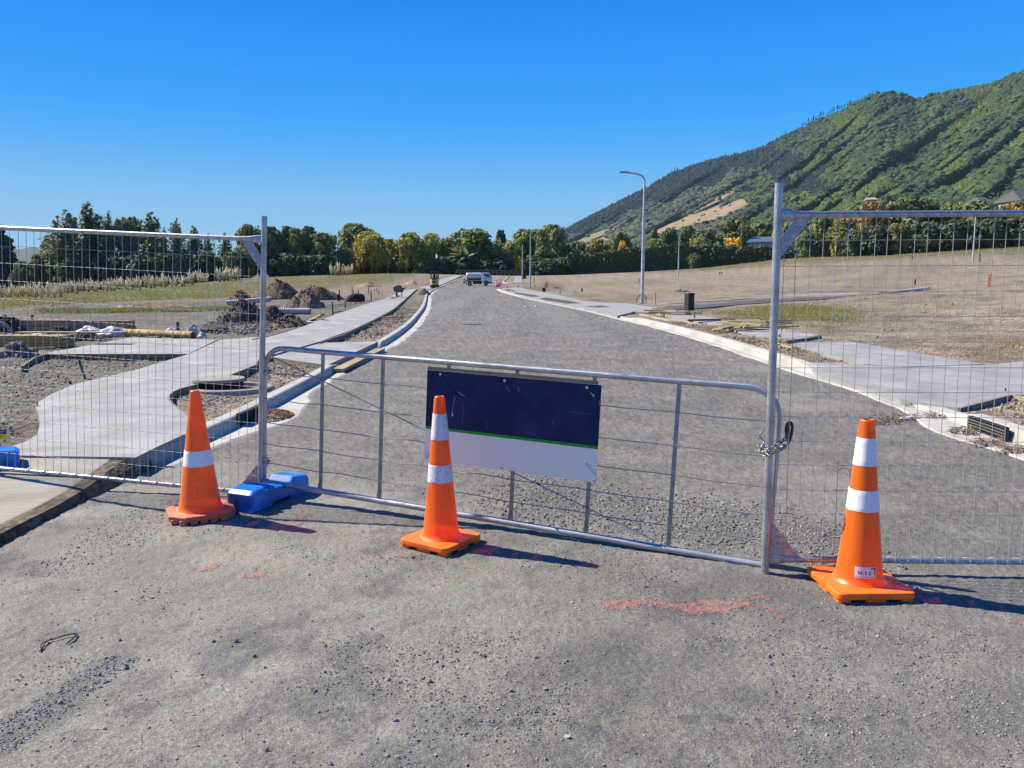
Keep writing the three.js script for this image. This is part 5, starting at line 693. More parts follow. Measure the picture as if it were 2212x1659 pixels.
// grating on the road
{ const p = gp(1023, 701), s = scaleAt(p), g = thing('road_grate', 'long steel trench grate set in the road', 'drain grate', undefined, V(p.x, roadY(p.x, p.z) + 0.006, p.z), 0.03), w = 42 * s; part('pit', box(w, 0.012, 0.34, 0, -0.006, 0), M.hole, g); part('frame', merge([box(w, 0.018, 0.03, 0, 0, 0.17), box(w, 0.018, 0.03, 0, 0, -0.17)]), M.zincDull, g); for (let i = 0; i < 15; i++) part('slat', box(w / 34, 0.016, 0.32, w * ((i + 0.5) / 15 - 0.5), 0.002, 0), M.zincDull, g); }
for (const [u, v, l] of [[1135, 664, 'left of two small white pebbles on the far road'], [1158, 663, 'right of two small white pebbles on the far road']]) { const p = gp(u, v), g = rough3(ico(1), 0.3, 1.5, 3); g.scale(0.07, 0.05, 0.06); const o = single('pebble', g, M.white, l, 'pebble'); o.position.copy(p); o.position.y += 0.03; }

// ---------------------------------------------------------------- tank truck and small digger
{
  const a = gp(1009, 618.5), b = gp(1047, 617.2), c = a.clone().add(b).multiplyScalar(0.5), g = thing('tank_truck', 'white and blue tank truck with a silver tank parked across the far road', 'truck', undefined, V(c.x, G(c.x, c.z) + 0.02, c.z)), s = (60 * scaleAt(c)) / 4.63; g.scale.setScalar(s); g.rotation.y = 0.04; g.position.x += 0.25;
  const mid = -0.03; const W = 1.75, cabC = mat({ color: rgb(0.62, 0.66, 0.72), roughness: 0.35 }), navy = mat({ color: rgb(0.02, 0.035, 0.11), roughness: 0.4 }), tankM = mat({ color: rgb(0.62, 0.6, 0.57), roughness: 0.3, metalness: 0.55 });
  const tk = part('tank', (() => { const q = lathe([[0.001, -1.28], [0.5, -1.26], [0.66, -1.2], [0.7, -1.12], [0.7, 1.12], [0.66, 1.2], [0.5, 1.26], [0.001, 1.28]], 32); q.rotateZ(Math.PI / 2); q.scale(1, 0.88, 1.2); return q.translate(-0.62, 1.6, 0); })(), tankM, g); part('hatch', cyl(0.28, 0.26, 0.08, -1.3, 2.19, 0, 20), M.darkSteel, tk); part('band', merge([-1.5, 0.3].map((x) => { const q = new THREE.TorusGeometry(0.705, 0.018, 6, 32).rotateY(Math.PI / 2); q.scale(1, 0.88, 1.2); return q.translate(x, 1.6, 0); })), M.steel, tk);
  part('chassis', merge([box(4.1, 0.16, 0.8, -0.05, 0.78, 0), box(1.5, 0.42, 0.5, -0.05, 0.52, W / 2 - 0.3, 0.04), box(1.5, 0.42, 0.5, -0.05, 0.52, -W / 2 + 0.3, 0.04), box(2.5, 0.1, W * 0.9, -0.65, 0.92, 0)]), M.black, g);
  part('side_rail', merge([box(2.5, 0.06, 0.05, -0.6, 0.89, W / 2 - 0.02), box(0.34, 0.13, 0.1, 0.72, 0.84, W / 2 - 0.04, 0.03)]), M.steel, g);
  const prof = new THREE.Shape([[0.78, 0.62], [0.98, 0.62], [1.08, 0.84], [1.36, 0.92], [1.62, 0.84], [1.72, 0.6], [2.28, 0.5], [2.33, 0.9], [2.2, 1.28], [1.98, 2.02], [1.86, 2.14], [0.82, 2.16], [0.78, 2.08]].map((p) => new THREE.Vector2(...p)));
  const cab = part('cab', new THREE.ExtrudeGeometry(prof, { depth: W - 0.1, bevelEnabled: true, bevelSize: 0.03, bevelThickness: 0.05, bevelSegments: 2 }).translate(0, 0, -(W - 0.1) / 2), cabC, g);
  const win = new THREE.Shape([[1.02, 1.98], [1.86, 1.98], [2.06, 1.34], [1.7, 1.36], [1.3, 1.48], [1.08, 1.6]].map((p) => new THREE.Vector2(...p))); const wg = new THREE.ExtrudeGeometry(win, { depth: 0.02, bevelEnabled: false });
  part('side_window', wg.clone().translate(0, 0, W / 2 - 0.005), M.darkGlass, cab); part('side_window', wg.clone().translate(0, 0, -W / 2 - 0.015), M.darkGlass, cab); const ws = box(0.02, 0.75, W * 0.86, 2.14, 1.64, 0); part('windscreen', (() => { const q = box(0.025, 0.72, W * 0.84); q.rotateZ(0.29); return q.translate(2.125, 1.64, 0); })(), M.darkGlass, cab); part('door_handle', box(0.16, 0.07, 0.03, 1.12, 1.18, W / 2 + 0.01), M.black, cab);
  part('lower_band', merge([(() => { const q = new THREE.Shape(); q.absarc(1.36, 0.36, 0.52, 0, Math.PI, false); q.absarc(1.36, 0.36, 0.4, Math.PI, 0, true); return new THREE.ExtrudeGeometry(q, { depth: W + 0.04, bevelEnabled: false }).translate(0, 0, -W / 2 - 0.02); })(), box(0.62, 0.24, W + 0.02, 1.98, 0.54, 0, 0.03)]), navy, g);
  part('bumper', box(0.16, 0.26, W * 0.96, 2.32, 0.5, 0, 0.04), M.black, g); for (const z of [-0.62, 0.62]) part('headlight', box(0.06, 0.16, 0.3, 2.33, 0.78, z, 0.02), M.white, g); for (const z of [-1, 1]) { part('mirror', merge([box(0.1, 0.34, 0.16, 2.26, 1.34, z * 1.02, 0.03), bar(V(2.0, 1.9, z * 0.85), V(2.26, 1.48, z * 1.02), 0.02)]), M.black, g); }
  for (const [x, r] of [[-1.32, 0.35], [1.38, 0.35]]) for (const z of [-0.72, 0.72]) { const w = part('wheel', lathe([[r * 0.6, -0.12], [r * 0.95, -0.12], [r, -0.08], [r, 0.08], [r * 0.95, 0.12], [r * 0.6, 0.12]], 28).rotateX(Math.PI / 2).translate(x, r, z), M.rubber, g); part('rim', lathe([[0.001, -0.06], [r * 0.25, -0.05], [r * 0.3, 0.06], [r * 0.55, 0.1], [r * 0.62, 0.115], [r * 0.62, -0.12]], 24).rotateX(Math.PI / 2).translate(x, r, z), M.greyPipe, w); }
  part('rear_platform', merge([box(0.5, 0.08, 1.5, -2.1, 0.82, 0), box(0.3, 0.1, 0.5, -2.2, 1.05, 0.3), box(0.2, 0.3, 0.1, -1.85, 0.35, W / 2 - 0.1), box(0.3, 0.3, 0.6, -2.25, 0.55, 0.1, 0.05)]), M.darkSteel, g);
}
{
  const p = gp(939, 623), s = scaleAt(p), g = thing('mini_excavator', 'small yellow and black digger seen from behind beside the left kerb', 'excavator', undefined, V(p.x, G(p.x, p.z) + 0.06, p.z)), k = (35.5 * s) / 2.3; g.scale.setScalar(k); const yl = mat({ color: rgb(0.85, 0.52, 0.05), roughness: 0.45 });
  for (const x of [-0.44, 0.44]) { const t = part('track', box(0.26, 0.36, 1.5, x, 0.18, 0, 0.12), M.rubber, g); part('track_pad', merge([-0.6, -0.4, -0.2, 0, 0.2, 0.4, 0.6].map((z) => box(0.27, 0.03, 0.07, x, 0.365, z))), M.black, t); }
  part('undercarriage', merge([box(0.7, 0.2, 0.7, 0, 0.3, 0), cyl(0.34, 0.34, 0.12, 0, 0.36, 0, 20)]), M.darkSteel, g); part('counterweight', (() => { const q = new THREE.CylinderGeometry(0.6, 0.58, 0.78, 28, 1, false, -Math.PI / 2, Math.PI); q.scale(0.93, 1, 0.75); return merge([q.translate(0, 0.86, 0.3), box(1.1, 0.78, 0.7, 0, 0.86, -0.05, 0.03)]); })(), yl, g);
  const c = document.createElement('canvas'); c.width = 256; c.height = 256; const x = c.getContext('2d'); x.fillStyle = '#0b0b0d'; x.fillRect(0, 0, 256, 256); x.fillStyle = '#eceff2'; x.font = 'bold 104px sans-serif'; x.textAlign = 'center'; x.fillText('CAT', 128, 150); const t = new THREE.CanvasTexture(c); t.colorSpace = THREE.SRGBColorSpace; t.wrapS = t.wrapT = THREE.ClampToEdgeWrapping;
  part('rear_panel', merge([box(0.52, 0.62, 0.05, 0, 0.98, 0.742, 0.0)]), mat({ map: t, roughness: 0.4 }), g, 'black rear panel lettered CAT'); part('seat', merge([box(0.42, 0.56, 0.12, -0.04, 1.52, 0.1, 0.05), box(0.26, 0.2, 0.1, -0.04, 1.86, 0.1, 0.04), box(0.44, 0.14, 0.44, -0.04, 1.28, -0.1, 0.05)]), M.black, g);
  const pillars = [[-0.5, 0.42], [0.5, 0.42], [-0.5, -0.5], [0.5, -0.5]]; for (const [px_, z] of pillars) part('cab_pillar', box(0.08, 1.06, 0.08, px_, 1.72, z, 0.01), M.black, g); part('roof', box(1.12, 0.12, 1.1, 0, 2.27, -0.04, 0.05), M.black, g); part('cab_sill', box(1.0, 0.07, 0.05, 0, 1.24, 0.42), M.black, g); part('cab_header', box(1.0, 0.08, 0.05, 0, 2.16, 0.42), M.black, g); for (const q of [0.4, -0.4]) part('console', box(0.3, 0.1, 0.4, q, 1.32, -0.1), M.black, g);
  part('boom', merge([bar(V(0.1, 0.8, -0.7), V(0.1, 1.9, -1.5), 0.09), bar(V(0.1, 1.9, -1.5), V(0.1, 1.5, -2.5), 0.08), bar(V(0.1, 1.5, -2.5), V(0.1, 0.5, -2.4), 0.06)]), M.darkSteel, g); part('bucket', box(0.36, 0.3, 0.3, 0.1, 0.35, -2.4, 0.05), M.darkSteel, g); part('blade', box(1.1, 0.3, 0.06, 0.0, 0.2, 0.86, 0.01), M.black, g);
}
{ // post and rail fence at the end of the street
  const g = thing('rail_fence', 'low wooden post and rail fence across the end of the street', 'fence', undefined, gp(1055, 598)), o = g.position; const A = gp(984, 594.5), B = gp(1130, 596), n = 15; A.z -= 2; B.z -= 2; for (let i = 0; i <= n; i++) { const p = A.clone().lerp(B, i / n); p.y = G(p.x, p.z); part('post', box(0.2, 1.15, 0.2, p.x - o.x, p.y - o.y + 0.57, p.z - o.z), M.timberGrey, g); }
  for (const h of [0.95, 0.5]) for (let i = 0; i < n; i += 3) { const p = A.clone().lerp(B, i / n), q = A.clone().lerp(B, (i + 3) / n); p.y = G(p.x, p.z) + h; q.y = G(q.x, q.z) + h; part('rail', plank(p.sub(o), q.sub(o), 0.08, 0.19), M.timberGrey, g); }
}

// ---------------------------------------------------------------- trees, hedge, grasses
function leafCards(list, R, c, rc, n, size, up, col, flat = 0.8) { // a clump of leaf sprays round c
  for (let i = 0; i < n; i++) {
    let x = R() * 2 - 1, y = R() * 2 - 1, z = R() * 2 - 1, l = Math.hypot(x, y, z) || 1; x /= l; y /= l; z /= l; y = y * flat + up; const k = rc * (0.6 + 0.45 * R()), px_ = c.x + x * k, py = c.y + y * k, pz = c.z + z * k;
    let nx = x + (R() - 0.5) * 1.3, ny = y + 0.25 + (R() - 0.5) * 1.3, nz = z + (R() - 0.5) * 1.3; const q = Math.hypot(nx, ny, nz) || 1; nx /= q; ny /= q; nz /= q;
    let tx = R() - 0.5, ty = R() - 0.5, tz = R() - 0.5; const d = tx * nx + ty * ny + tz * nz; tx -= nx * d; ty -= ny * d; tz -= nz * d; const m = Math.hypot(tx, ty, tz) || 1, s = size * (0.6 + 0.8 * R()); tx *= s / m; ty *= s / m; tz *= s / m;
    const bx = (ny * tz - nz * ty) * 0.7, by = (nz * tx - nx * tz) * 0.7, bz = (nx * ty - ny * tx) * 0.7, w = 0.65 + 0.7 * R(), h = (R() - 0.5) * 0.25, cc = [col[0] * w * (1 + h), col[1] * w, col[2] * w * (1 - h)];
    const a = [px_ - tx, py - ty, pz - tz], b = [px_ + bx, py + by, pz + bz], e = [px_ + tx, py + ty - 0.2 * s, pz + tz], f = [px_ - bx, py - by, pz - bz];
    for (const p of [a, b, e, a, e, f]) { list.pos.push(...p); list.col.push(...cc); }
  }
}
function leafGeo(list) { const g = new THREE.BufferGeometry(); g.setAttribute('position', new THREE.Float32BufferAttribute(list.pos, 3)); g.setAttribute('color', new THREE.Float32BufferAttribute(list.col, 3)); g.computeVertexNormals(); return g; }
// a crown of unit height and unit width; shape(t) gives its half width at height t
function crownGeo(seed, o) {
  const R = rng(seed), list = { pos: [], col: [] }, H = o.h, W = o.w;
  for (let k = 0; k < o.clumps; k++) {
    if (o.spires && k < o.spires * 14) continue; const t = o.t0 + (1 - o.t0) * Math.pow(R(), o.bias ?? 0.9) * (o.spires ? 0.72 : 1), a = R() * Math.PI * 2, edge = o.shape(t) * W * 0.5 * (o.spires ? 1 : 0.62 + 0.66 * vn(a * 1.6 + 9, t * 3.4, seed)), r = edge * (0.35 + 0.62 * Math.sqrt(R())), c = V(Math.cos(a) * r, t * H, Math.sin(a) * r), rc = o.rc * W * (0.65 + 0.7 * R()) * clamp(o.shape(t) + 0.25, 0.35, 1), j = 0.75 + 0.5 * R(), h = (R() - 0.5) * (o.hue ?? 0.3), col = [o.col[0] * j * (1 + h), o.col[1] * j, o.col[2] * j];
    c.y = Math.min(c.y, H - rc * 0.6); leafCards(list, R, c, rc, o.leaves, o.size, o.up ?? 0.1, col, o.flat ?? 0.8);
    if (o.droop) for (let q = 0; q < 3; q++) { const b = V(c.x * (1.05 + 0.1 * R()), c.y, c.z * (1.05 + 0.1 * R())), L = H * (0.12 + 0.22 * R()) * o.droop; for (let s = 0; s < 9; s++) leafCards(list, R, V(b.x + (R() - 0.5) * 0.2, b.y - (L * s) / 9, b.z + (R() - 0.5) * 0.2), 0.22, 2, o.size * 0.85, 0, col, 1.2); }
  }
  if (o.spires) for (let q = 0; q < o.spires; q++) { const a = R() * 6.28, rr = q ? W * (0.07 + 0.26 * R()) : 0, sx = Math.cos(a) * rr, sz = Math.sin(a) * rr, top = H * (q ? 1 - (rr / W) * (0.25 + 0.55 * R()) : 1), bot = H * (0.06 + 0.12 * R()); for (let i = 0; i < 14; i++) { const t = i / 13, y = lerp(bot, top, t), w = W * 0.27 * (1.04 - t ** 3 * 0.84) * (0.7 + 0.6 * R()), j = 0.7 + 0.6 * R(), h = (R() - 0.5) * 0.3; leafCards(list, R, V(sx * (1.1 - 0.12 * t) + (R() - 0.5) * w, y, sz * (1.1 - 0.12 * t) + (R() - 0.5) * w), Math.max(0.12, w), Math.round(o.leaves * (1.1 - 0.5 * t)), o.size * (1 - 0.4 * t), 0.4, [o.col[0] * j * (1 + h), o.col[1] * j, o.col[2] * j], 1.9); } }
  const core = rough3(ico(3), 0.35, 2.1, seed + 5), cp = core.attributes.position; for (let i = 0; i < cp.count; i++) { const t = clamp(0.5 + cp.getY(i) * 0.5, 0, 1), tt = o.t0 * 0.6 + (0.93 - o.t0 * 0.6) * t, r = Math.max(0.03, o.shape(tt)) * W * 0.5 * (o.core ?? 0.55), l = Math.hypot(cp.getX(i), cp.getZ(i)) || 1, f = Math.min(1, l * 1.6); cp.setXYZ(i, (cp.getX(i) / l) * r * f, tt * H * 0.96, (cp.getZ(i) / l) * r * f); }
  const cg = tint(core.toNonIndexed(), (x, y, z) => { const n = 0.55 + 0.5 * vn3(x * 1.5, y * 1.5, z * 1.5, seed); return [o.col[0] * n, o.col[1] * n, o.col[2] * n]; }); cg.computeVertexNormals();
  return merge([leafGeo(list), cg]);
}
const dome = (lo, mid) => (t) => Math.sqrt(Math.max(0, t < mid ? lo + (1 - lo) * Math.sin((t / mid) * Math.PI / 2) : 1 - ((t - mid) / (1 - mid)) ** 2));
const KIND = {
  poplar: { spires: 11, h: 17, w: 4.4, t0: 0.05, clumps: 150, leaves: 26, size: 0.38, rc: 0.2, up: 0.35, flat: 1.3, core: 0.42, shape: (t) => (t < 0.35 ? 0.62 + 0.38 * Math.sin((t / 0.35) * 1.57) : Math.pow(Math.max(0, 1 - (t - 0.35) / 0.68), 0.62)) , col: [0.1, 0.105, 0.028] },
  poplarGreen: { spires: 11, h: 17, w: 4.6, t0: 0.05, clumps: 150, leaves: 26, size: 0.38, rc: 0.2, up: 0.35, flat: 1.3, core: 0.42, shape: (t) => (t < 0.4 ? 0.6 + 0.4 * Math.sin((t / 0.4) * 1.57) : Math.pow(Math.max(0, 1 - (t - 0.4) / 0.63), 0.6)), col: [0.07, 0.094, 0.028] },
  dark: { h: 10, w: 8, t0: 0.04, clumps: 90, leaves: 48, size: 0.36, rc: 0.135, shape: dome(0.75, 0.5), col: [0.064, 0.084, 0.025] },
  broad: { h: 10, w: 9, t0: 0.05, clumps: 110, leaves: 46, size: 0.36, rc: 0.14, shape: dome(0.7, 0.55), col: [0.085, 0.105, 0.028], up: 0.2 },
  grey: { h: 11, w: 8, t0: 0.15, clumps: 80, leaves: 40, size: 0.38, rc: 0.135, shape: dome(0.5, 0.65), col: [0.08, 0.095, 0.052] },
  willow: { h: 10, w: 8, t0: 0.25, clumps: 95, leaves: 34, size: 0.3, rc: 0.135, shape: dome(0.8, 0.55), col: [0.2, 0.175, 0.026], droop: 1, core: 0.5, hue: 0.2 },
  willowGreen: { h: 10, w: 8.5, t0: 0.2, clumps: 100, leaves: 34, size: 0.3, rc: 0.135, shape: dome(0.8, 0.55), col: [0.145, 0.145, 0.026], droop: 1, core: 0.5, hue: 0.3 },
  bright: { h: 10, w: 5, t0: 0.1, clumps: 70, leaves: 36, size: 0.3, rc: 0.2, shape: dome(0.7, 0.6), col: [0.21, 0.195, 0.028], hue: 0.3 },
  olive: { h: 9, w: 8, t0: 0.05, clumps: 90, leaves: 44, size: 0.34, rc: 0.135, shape: dome(0.75, 0.5), col: [0.115, 0.11, 0.026] },
  rusty: { h: 8, w: 8, t0: 0.05, clumps: 80, leaves: 40, size: 0.34, rc: 0.16, shape: dome(0.75, 0.5), col: [0.14, 0.095, 0.024] },
  pine: { h: 12, w: 8, t0: 0.06, clumps: 80, leaves: 48, size: 0.36, rc: 0.13, shape: (t) => Math.pow(1 - t * 0.92, 0.7), col: [0.028, 0.045, 0.032], up: 0.25 },
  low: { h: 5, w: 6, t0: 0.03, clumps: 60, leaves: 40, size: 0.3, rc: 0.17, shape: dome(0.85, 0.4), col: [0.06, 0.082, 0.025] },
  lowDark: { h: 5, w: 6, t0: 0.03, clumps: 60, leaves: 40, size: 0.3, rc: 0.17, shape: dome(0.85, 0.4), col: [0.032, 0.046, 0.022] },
  goldTree: { h: 8, w: 4.5, t0: 0.25, clumps: 70, leaves: 30, size: 0.22, rc: 0.15, shape: dome(0.6, 0.6), col: [0.3, 0.2, 0.016], hue: 0.2, core: 0.35 },
  gold: { h: 4, w: 6, t0: 0.05, clumps: 40, leaves: 36, size: 0.26, rc: 0.17, shape: dome(0.3, 0.72), col: [0.3, 0.2, 0.014], hue: 0.15 },
};
const crowns = {}, trunkGeo = (h, w, seed) => { const R = rng(seed), l = [new THREE.CylinderGeometry(w * 0.025, w * 0.05, h * 0.62, 8).translate(0, h * 0.31, 0)]; for (let i = 0; i < 6; i++) { const a = R() * 6.3, y = h * (0.12 + 0.3 * R()), r = w * (0.18 + 0.14 * R()); l.push(bar(V(0, y, 0), V(Math.cos(a) * r, y + h * (0.16 + 0.2 * R()), Math.sin(a) * r), w * 0.02, 5, w * 0.008)); } return merge(l); };
function edgeAt(u, back = 0) { const b0 = (u - CX) / FOC, D = table(REACH, b0) + back; const r = ray(u, HORIZON); r.multiplyScalar(1 / -r.z); return V(r.x * D, G(r.x * D, -D), -D); }
let treeNo = 0;
function tree(kind, label, u, width, vTop, back = 4, o = {}) {
  const K = KIND[kind], n = treeNo++ % 3, key = kind + n, p = o.at ?? edgeAt(u, back); if (!crowns[key]) crowns[key] = [crownGeo(900 + n * 37 + kind.length * 11, K), trunkGeo(K.h, K.w, 40 + n)];
  const h = upTo(p, vTop), w = width * scaleAt(p), g = thing(o.name ?? 'tree', label, o.cat ?? 'tree', undefined, p, hash(u | 0, 5) * 6.28); g.scale.set(w / (K.w * 1.02), h / K.h, w / (K.w * 1.02));
  part('crown', crowns[key][0], M.leaf, g); if (!o.bush) part('trunk', crowns[key][1], M.bark, g); return g;
}
const bush = (kind, label, u, w, v, back = 2, o = {}) => tree(kind, label, u, w, v, back, { name: 'bush', cat: 'bush', bush: true, ...o });
// left
tree('pine', 'dark pine at the left picture edge behind the fence', 6, 108, 486, 18);
bush('low', 'green bush at the left edge behind the pampas', 52, 46, 570, 6); bush('low', 'larger green bush left of the first poplar', 96, 52, 551, 9); tree('dark', 'dark round tree left of the olive poplar', 114, 44, 510, 14);
tree('poplar', 'olive-yellow poplar, leftmost of the poplar row', 152, 75, 456, 8); tree('poplarGreen', 'tallest poplar of the row, dark green', 201, 75, 440, 12); tree('poplarGreen', 'slim poplar right of the tallest one', 243, 44, 460, 9);
tree('grey', 'grey-green spreading tree between the slim and the broad poplar', 287, 66, 471, 12); tree('poplarGreen', 'broad-shouldered poplar in the middle of the row', 336, 59, 459, 8); tree('poplarGreen', 'small tip of a poplar right of the broad-shouldered one', 361, 26, 492, 14); tree('poplar', 'lone olive poplar with clear sky on both sides', 390, 44, 474, 8); tree('poplarGreen', 'lower poplar right of the lone olive one', 424, 46, 490, 9); tree('poplarGreen', 'short poplar before the left fence post, left of two', 455, 32, 506, 9); tree('poplarGreen', 'short poplar before the left fence post, right of two', 490, 40, 504, 8);
tree('olive', 'yellowish bushy tree at the left fence post', 543, 62, 487, 7);
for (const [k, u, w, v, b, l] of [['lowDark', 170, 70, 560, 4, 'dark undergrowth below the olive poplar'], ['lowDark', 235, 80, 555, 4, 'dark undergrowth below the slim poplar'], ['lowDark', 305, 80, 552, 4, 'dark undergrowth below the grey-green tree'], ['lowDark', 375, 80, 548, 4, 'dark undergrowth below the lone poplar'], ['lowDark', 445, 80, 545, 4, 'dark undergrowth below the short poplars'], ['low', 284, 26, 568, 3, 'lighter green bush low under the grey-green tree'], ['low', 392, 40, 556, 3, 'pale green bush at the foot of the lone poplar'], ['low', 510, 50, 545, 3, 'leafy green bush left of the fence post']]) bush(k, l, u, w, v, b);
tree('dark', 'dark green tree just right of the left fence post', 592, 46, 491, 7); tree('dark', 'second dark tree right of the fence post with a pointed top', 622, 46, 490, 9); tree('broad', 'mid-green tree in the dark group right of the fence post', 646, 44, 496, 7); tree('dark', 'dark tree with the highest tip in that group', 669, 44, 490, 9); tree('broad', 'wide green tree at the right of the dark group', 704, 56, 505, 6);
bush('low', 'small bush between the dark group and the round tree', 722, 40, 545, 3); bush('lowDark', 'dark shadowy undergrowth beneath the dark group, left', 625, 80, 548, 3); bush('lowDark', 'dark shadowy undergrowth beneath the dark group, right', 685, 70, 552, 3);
tree('broad', 'tall round-topped dark tree behind the yellow willow', 772, 84, 486, 16); bush('low', 'leafy bush left of the yellow willow', 746, 44, 540, 4); bush('low', 'low green shrub at the foot of the yellow willow', 716, 26, 574, 2);
tree('willow', 'large yellow willow left of the street end', 802, 74, 501, 6); tree('willow', 'smaller yellow willow shoulder behind the large one', 842, 42, 517, 10); tree('willowGreen', 'yellow-green willow in the middle of the willows', 886, 74, 504, 7); tree('bright', 'narrow bright yellow-green tree', 932, 38, 505, 8); tree('willowGreen', 'dull willow right of the narrow bright tree', 962, 38, 515, 9);
bush('lowDark', 'dark low bush above the small digger', 962, 46, 556, 3); bush('low', 'low bush at the foot of the willows', 912, 44, 566, 3); bush('lowDark', 'dark bush behind the digger cab', 940, 40, 572, 2);
tree('broad', 'big round green tree behind the palm', 1022, 98, 497, 9); tree('pine', 'bluish dark pine behind the street end', 1082, 52, 498, 26); tree('olive', 'olive tree behind the farthest street lamp', 1100, 74, 526, 6); tree('broad', 'round tree behind the second street lamp', 1138, 72, 497, 14); tree('broad', 'tall billowing tree right of the second street lamp', 1193, 72, 488, 8);
for (const [u, l] of [[790, 'low shrubs under the large yellow willow'], [835, 'low shrubs under the willow shoulder'], [868, 'low shrubs under the middle willow'], [985, 'low shrubs left of the palm']]) bush('low', l, u, 60, 566, 9);
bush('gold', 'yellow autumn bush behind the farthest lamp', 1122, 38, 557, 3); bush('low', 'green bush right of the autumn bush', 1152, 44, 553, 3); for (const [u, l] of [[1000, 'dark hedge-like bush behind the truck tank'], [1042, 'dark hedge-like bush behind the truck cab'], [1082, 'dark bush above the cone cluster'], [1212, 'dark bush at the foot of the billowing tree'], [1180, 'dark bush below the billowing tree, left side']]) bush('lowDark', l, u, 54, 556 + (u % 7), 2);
{ // palm in front of the round tree
  const p = edgeAt(1003, 3), g = thing('palm_tree', 'palm with long arching fronds and an orange heart before the round tree', 'palm tree', undefined, p), h = upTo(p, 556); part('trunk', cyl(0.45, 0.4, h * 0.75, 0, 0, 0, 12), M.bark, g); const R = rng(14);
  for (let i = 0; i < 34; i++) { const a = R() * 6.28, L = 5.2 * (0.7 + 0.4 * R()), e = 0.15 + R() * 1.25, pos = [], col = [], kk = 0.7 + 0.6 * R(), old = i > 29; let q = V(0, h * 0.75, 0), dir = V(Math.cos(a) * Math.cos(e), Math.sin(e), Math.sin(a) * Math.cos(e)); const sd = V(-Math.sin(a), 0, Math.cos(a)); for (let s = 0; s < 8; s++) { const n = q.clone().addScaledVector(dir, L / 8), w0 = 0.55 * Math.sin(((s + 0.3) / 8.5) * Math.PI), w1 = 0.55 * Math.sin(((s + 1.3) / 9.5) * Math.PI); const A = q.clone().addScaledVector(sd, w0), B = q.clone().addScaledVector(sd, -w0), C = n.clone().addScaledVector(sd, w1), D = n.clone().addScaledVector(sd, -w1); A.y -= w0 * 0.5; B.y -= w0 * 0.5; C.y -= w1 * 0.5; D.y -= w1 * 0.5; for (const v of [q, A, C, q, C, n, q, n, D, q, D, B]) pos.push(v.x, v.y, v.z); for (let z = 0; z < 12; z++) col.push(...(old ? [0.3, 0.12, 0.04] : [0.06 * kk, 0.085 * kk, 0.022 * kk])); q = n; dir.y -= 0.17; dir.normalize(); } part('frond', leafGeo({ pos, col }), M.leaf, g); }
}
// the long hedge and what grows behind it on the right
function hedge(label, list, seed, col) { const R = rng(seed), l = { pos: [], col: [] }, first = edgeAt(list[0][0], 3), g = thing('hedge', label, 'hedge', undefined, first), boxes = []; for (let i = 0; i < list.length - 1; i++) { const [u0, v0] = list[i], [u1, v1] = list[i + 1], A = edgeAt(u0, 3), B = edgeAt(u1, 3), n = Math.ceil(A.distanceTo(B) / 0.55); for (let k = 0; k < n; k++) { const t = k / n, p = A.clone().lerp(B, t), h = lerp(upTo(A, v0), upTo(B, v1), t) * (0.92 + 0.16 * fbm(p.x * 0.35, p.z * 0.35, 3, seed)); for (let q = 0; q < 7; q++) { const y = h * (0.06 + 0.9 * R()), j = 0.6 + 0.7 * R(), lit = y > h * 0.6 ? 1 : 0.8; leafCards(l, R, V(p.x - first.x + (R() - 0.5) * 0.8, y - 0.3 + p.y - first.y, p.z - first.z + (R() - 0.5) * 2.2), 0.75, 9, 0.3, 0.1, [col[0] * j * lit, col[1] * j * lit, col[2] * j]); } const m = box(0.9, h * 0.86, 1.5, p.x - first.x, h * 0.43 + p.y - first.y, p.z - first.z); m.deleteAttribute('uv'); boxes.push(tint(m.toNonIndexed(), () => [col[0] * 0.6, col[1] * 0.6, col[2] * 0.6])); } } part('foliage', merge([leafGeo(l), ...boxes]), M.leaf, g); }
hedge('tall dark clipped hedge running along the top of the right field', [[1228, 545], [1262, 542], [1300, 540], [1340, 532], [1400, 528], [1450, 524], [1510, 525], [1548, 528], [1600, 529], [1650, 528], [1700, 536], [1716, 548]], 6, [0.046, 0.062, 0.02]);
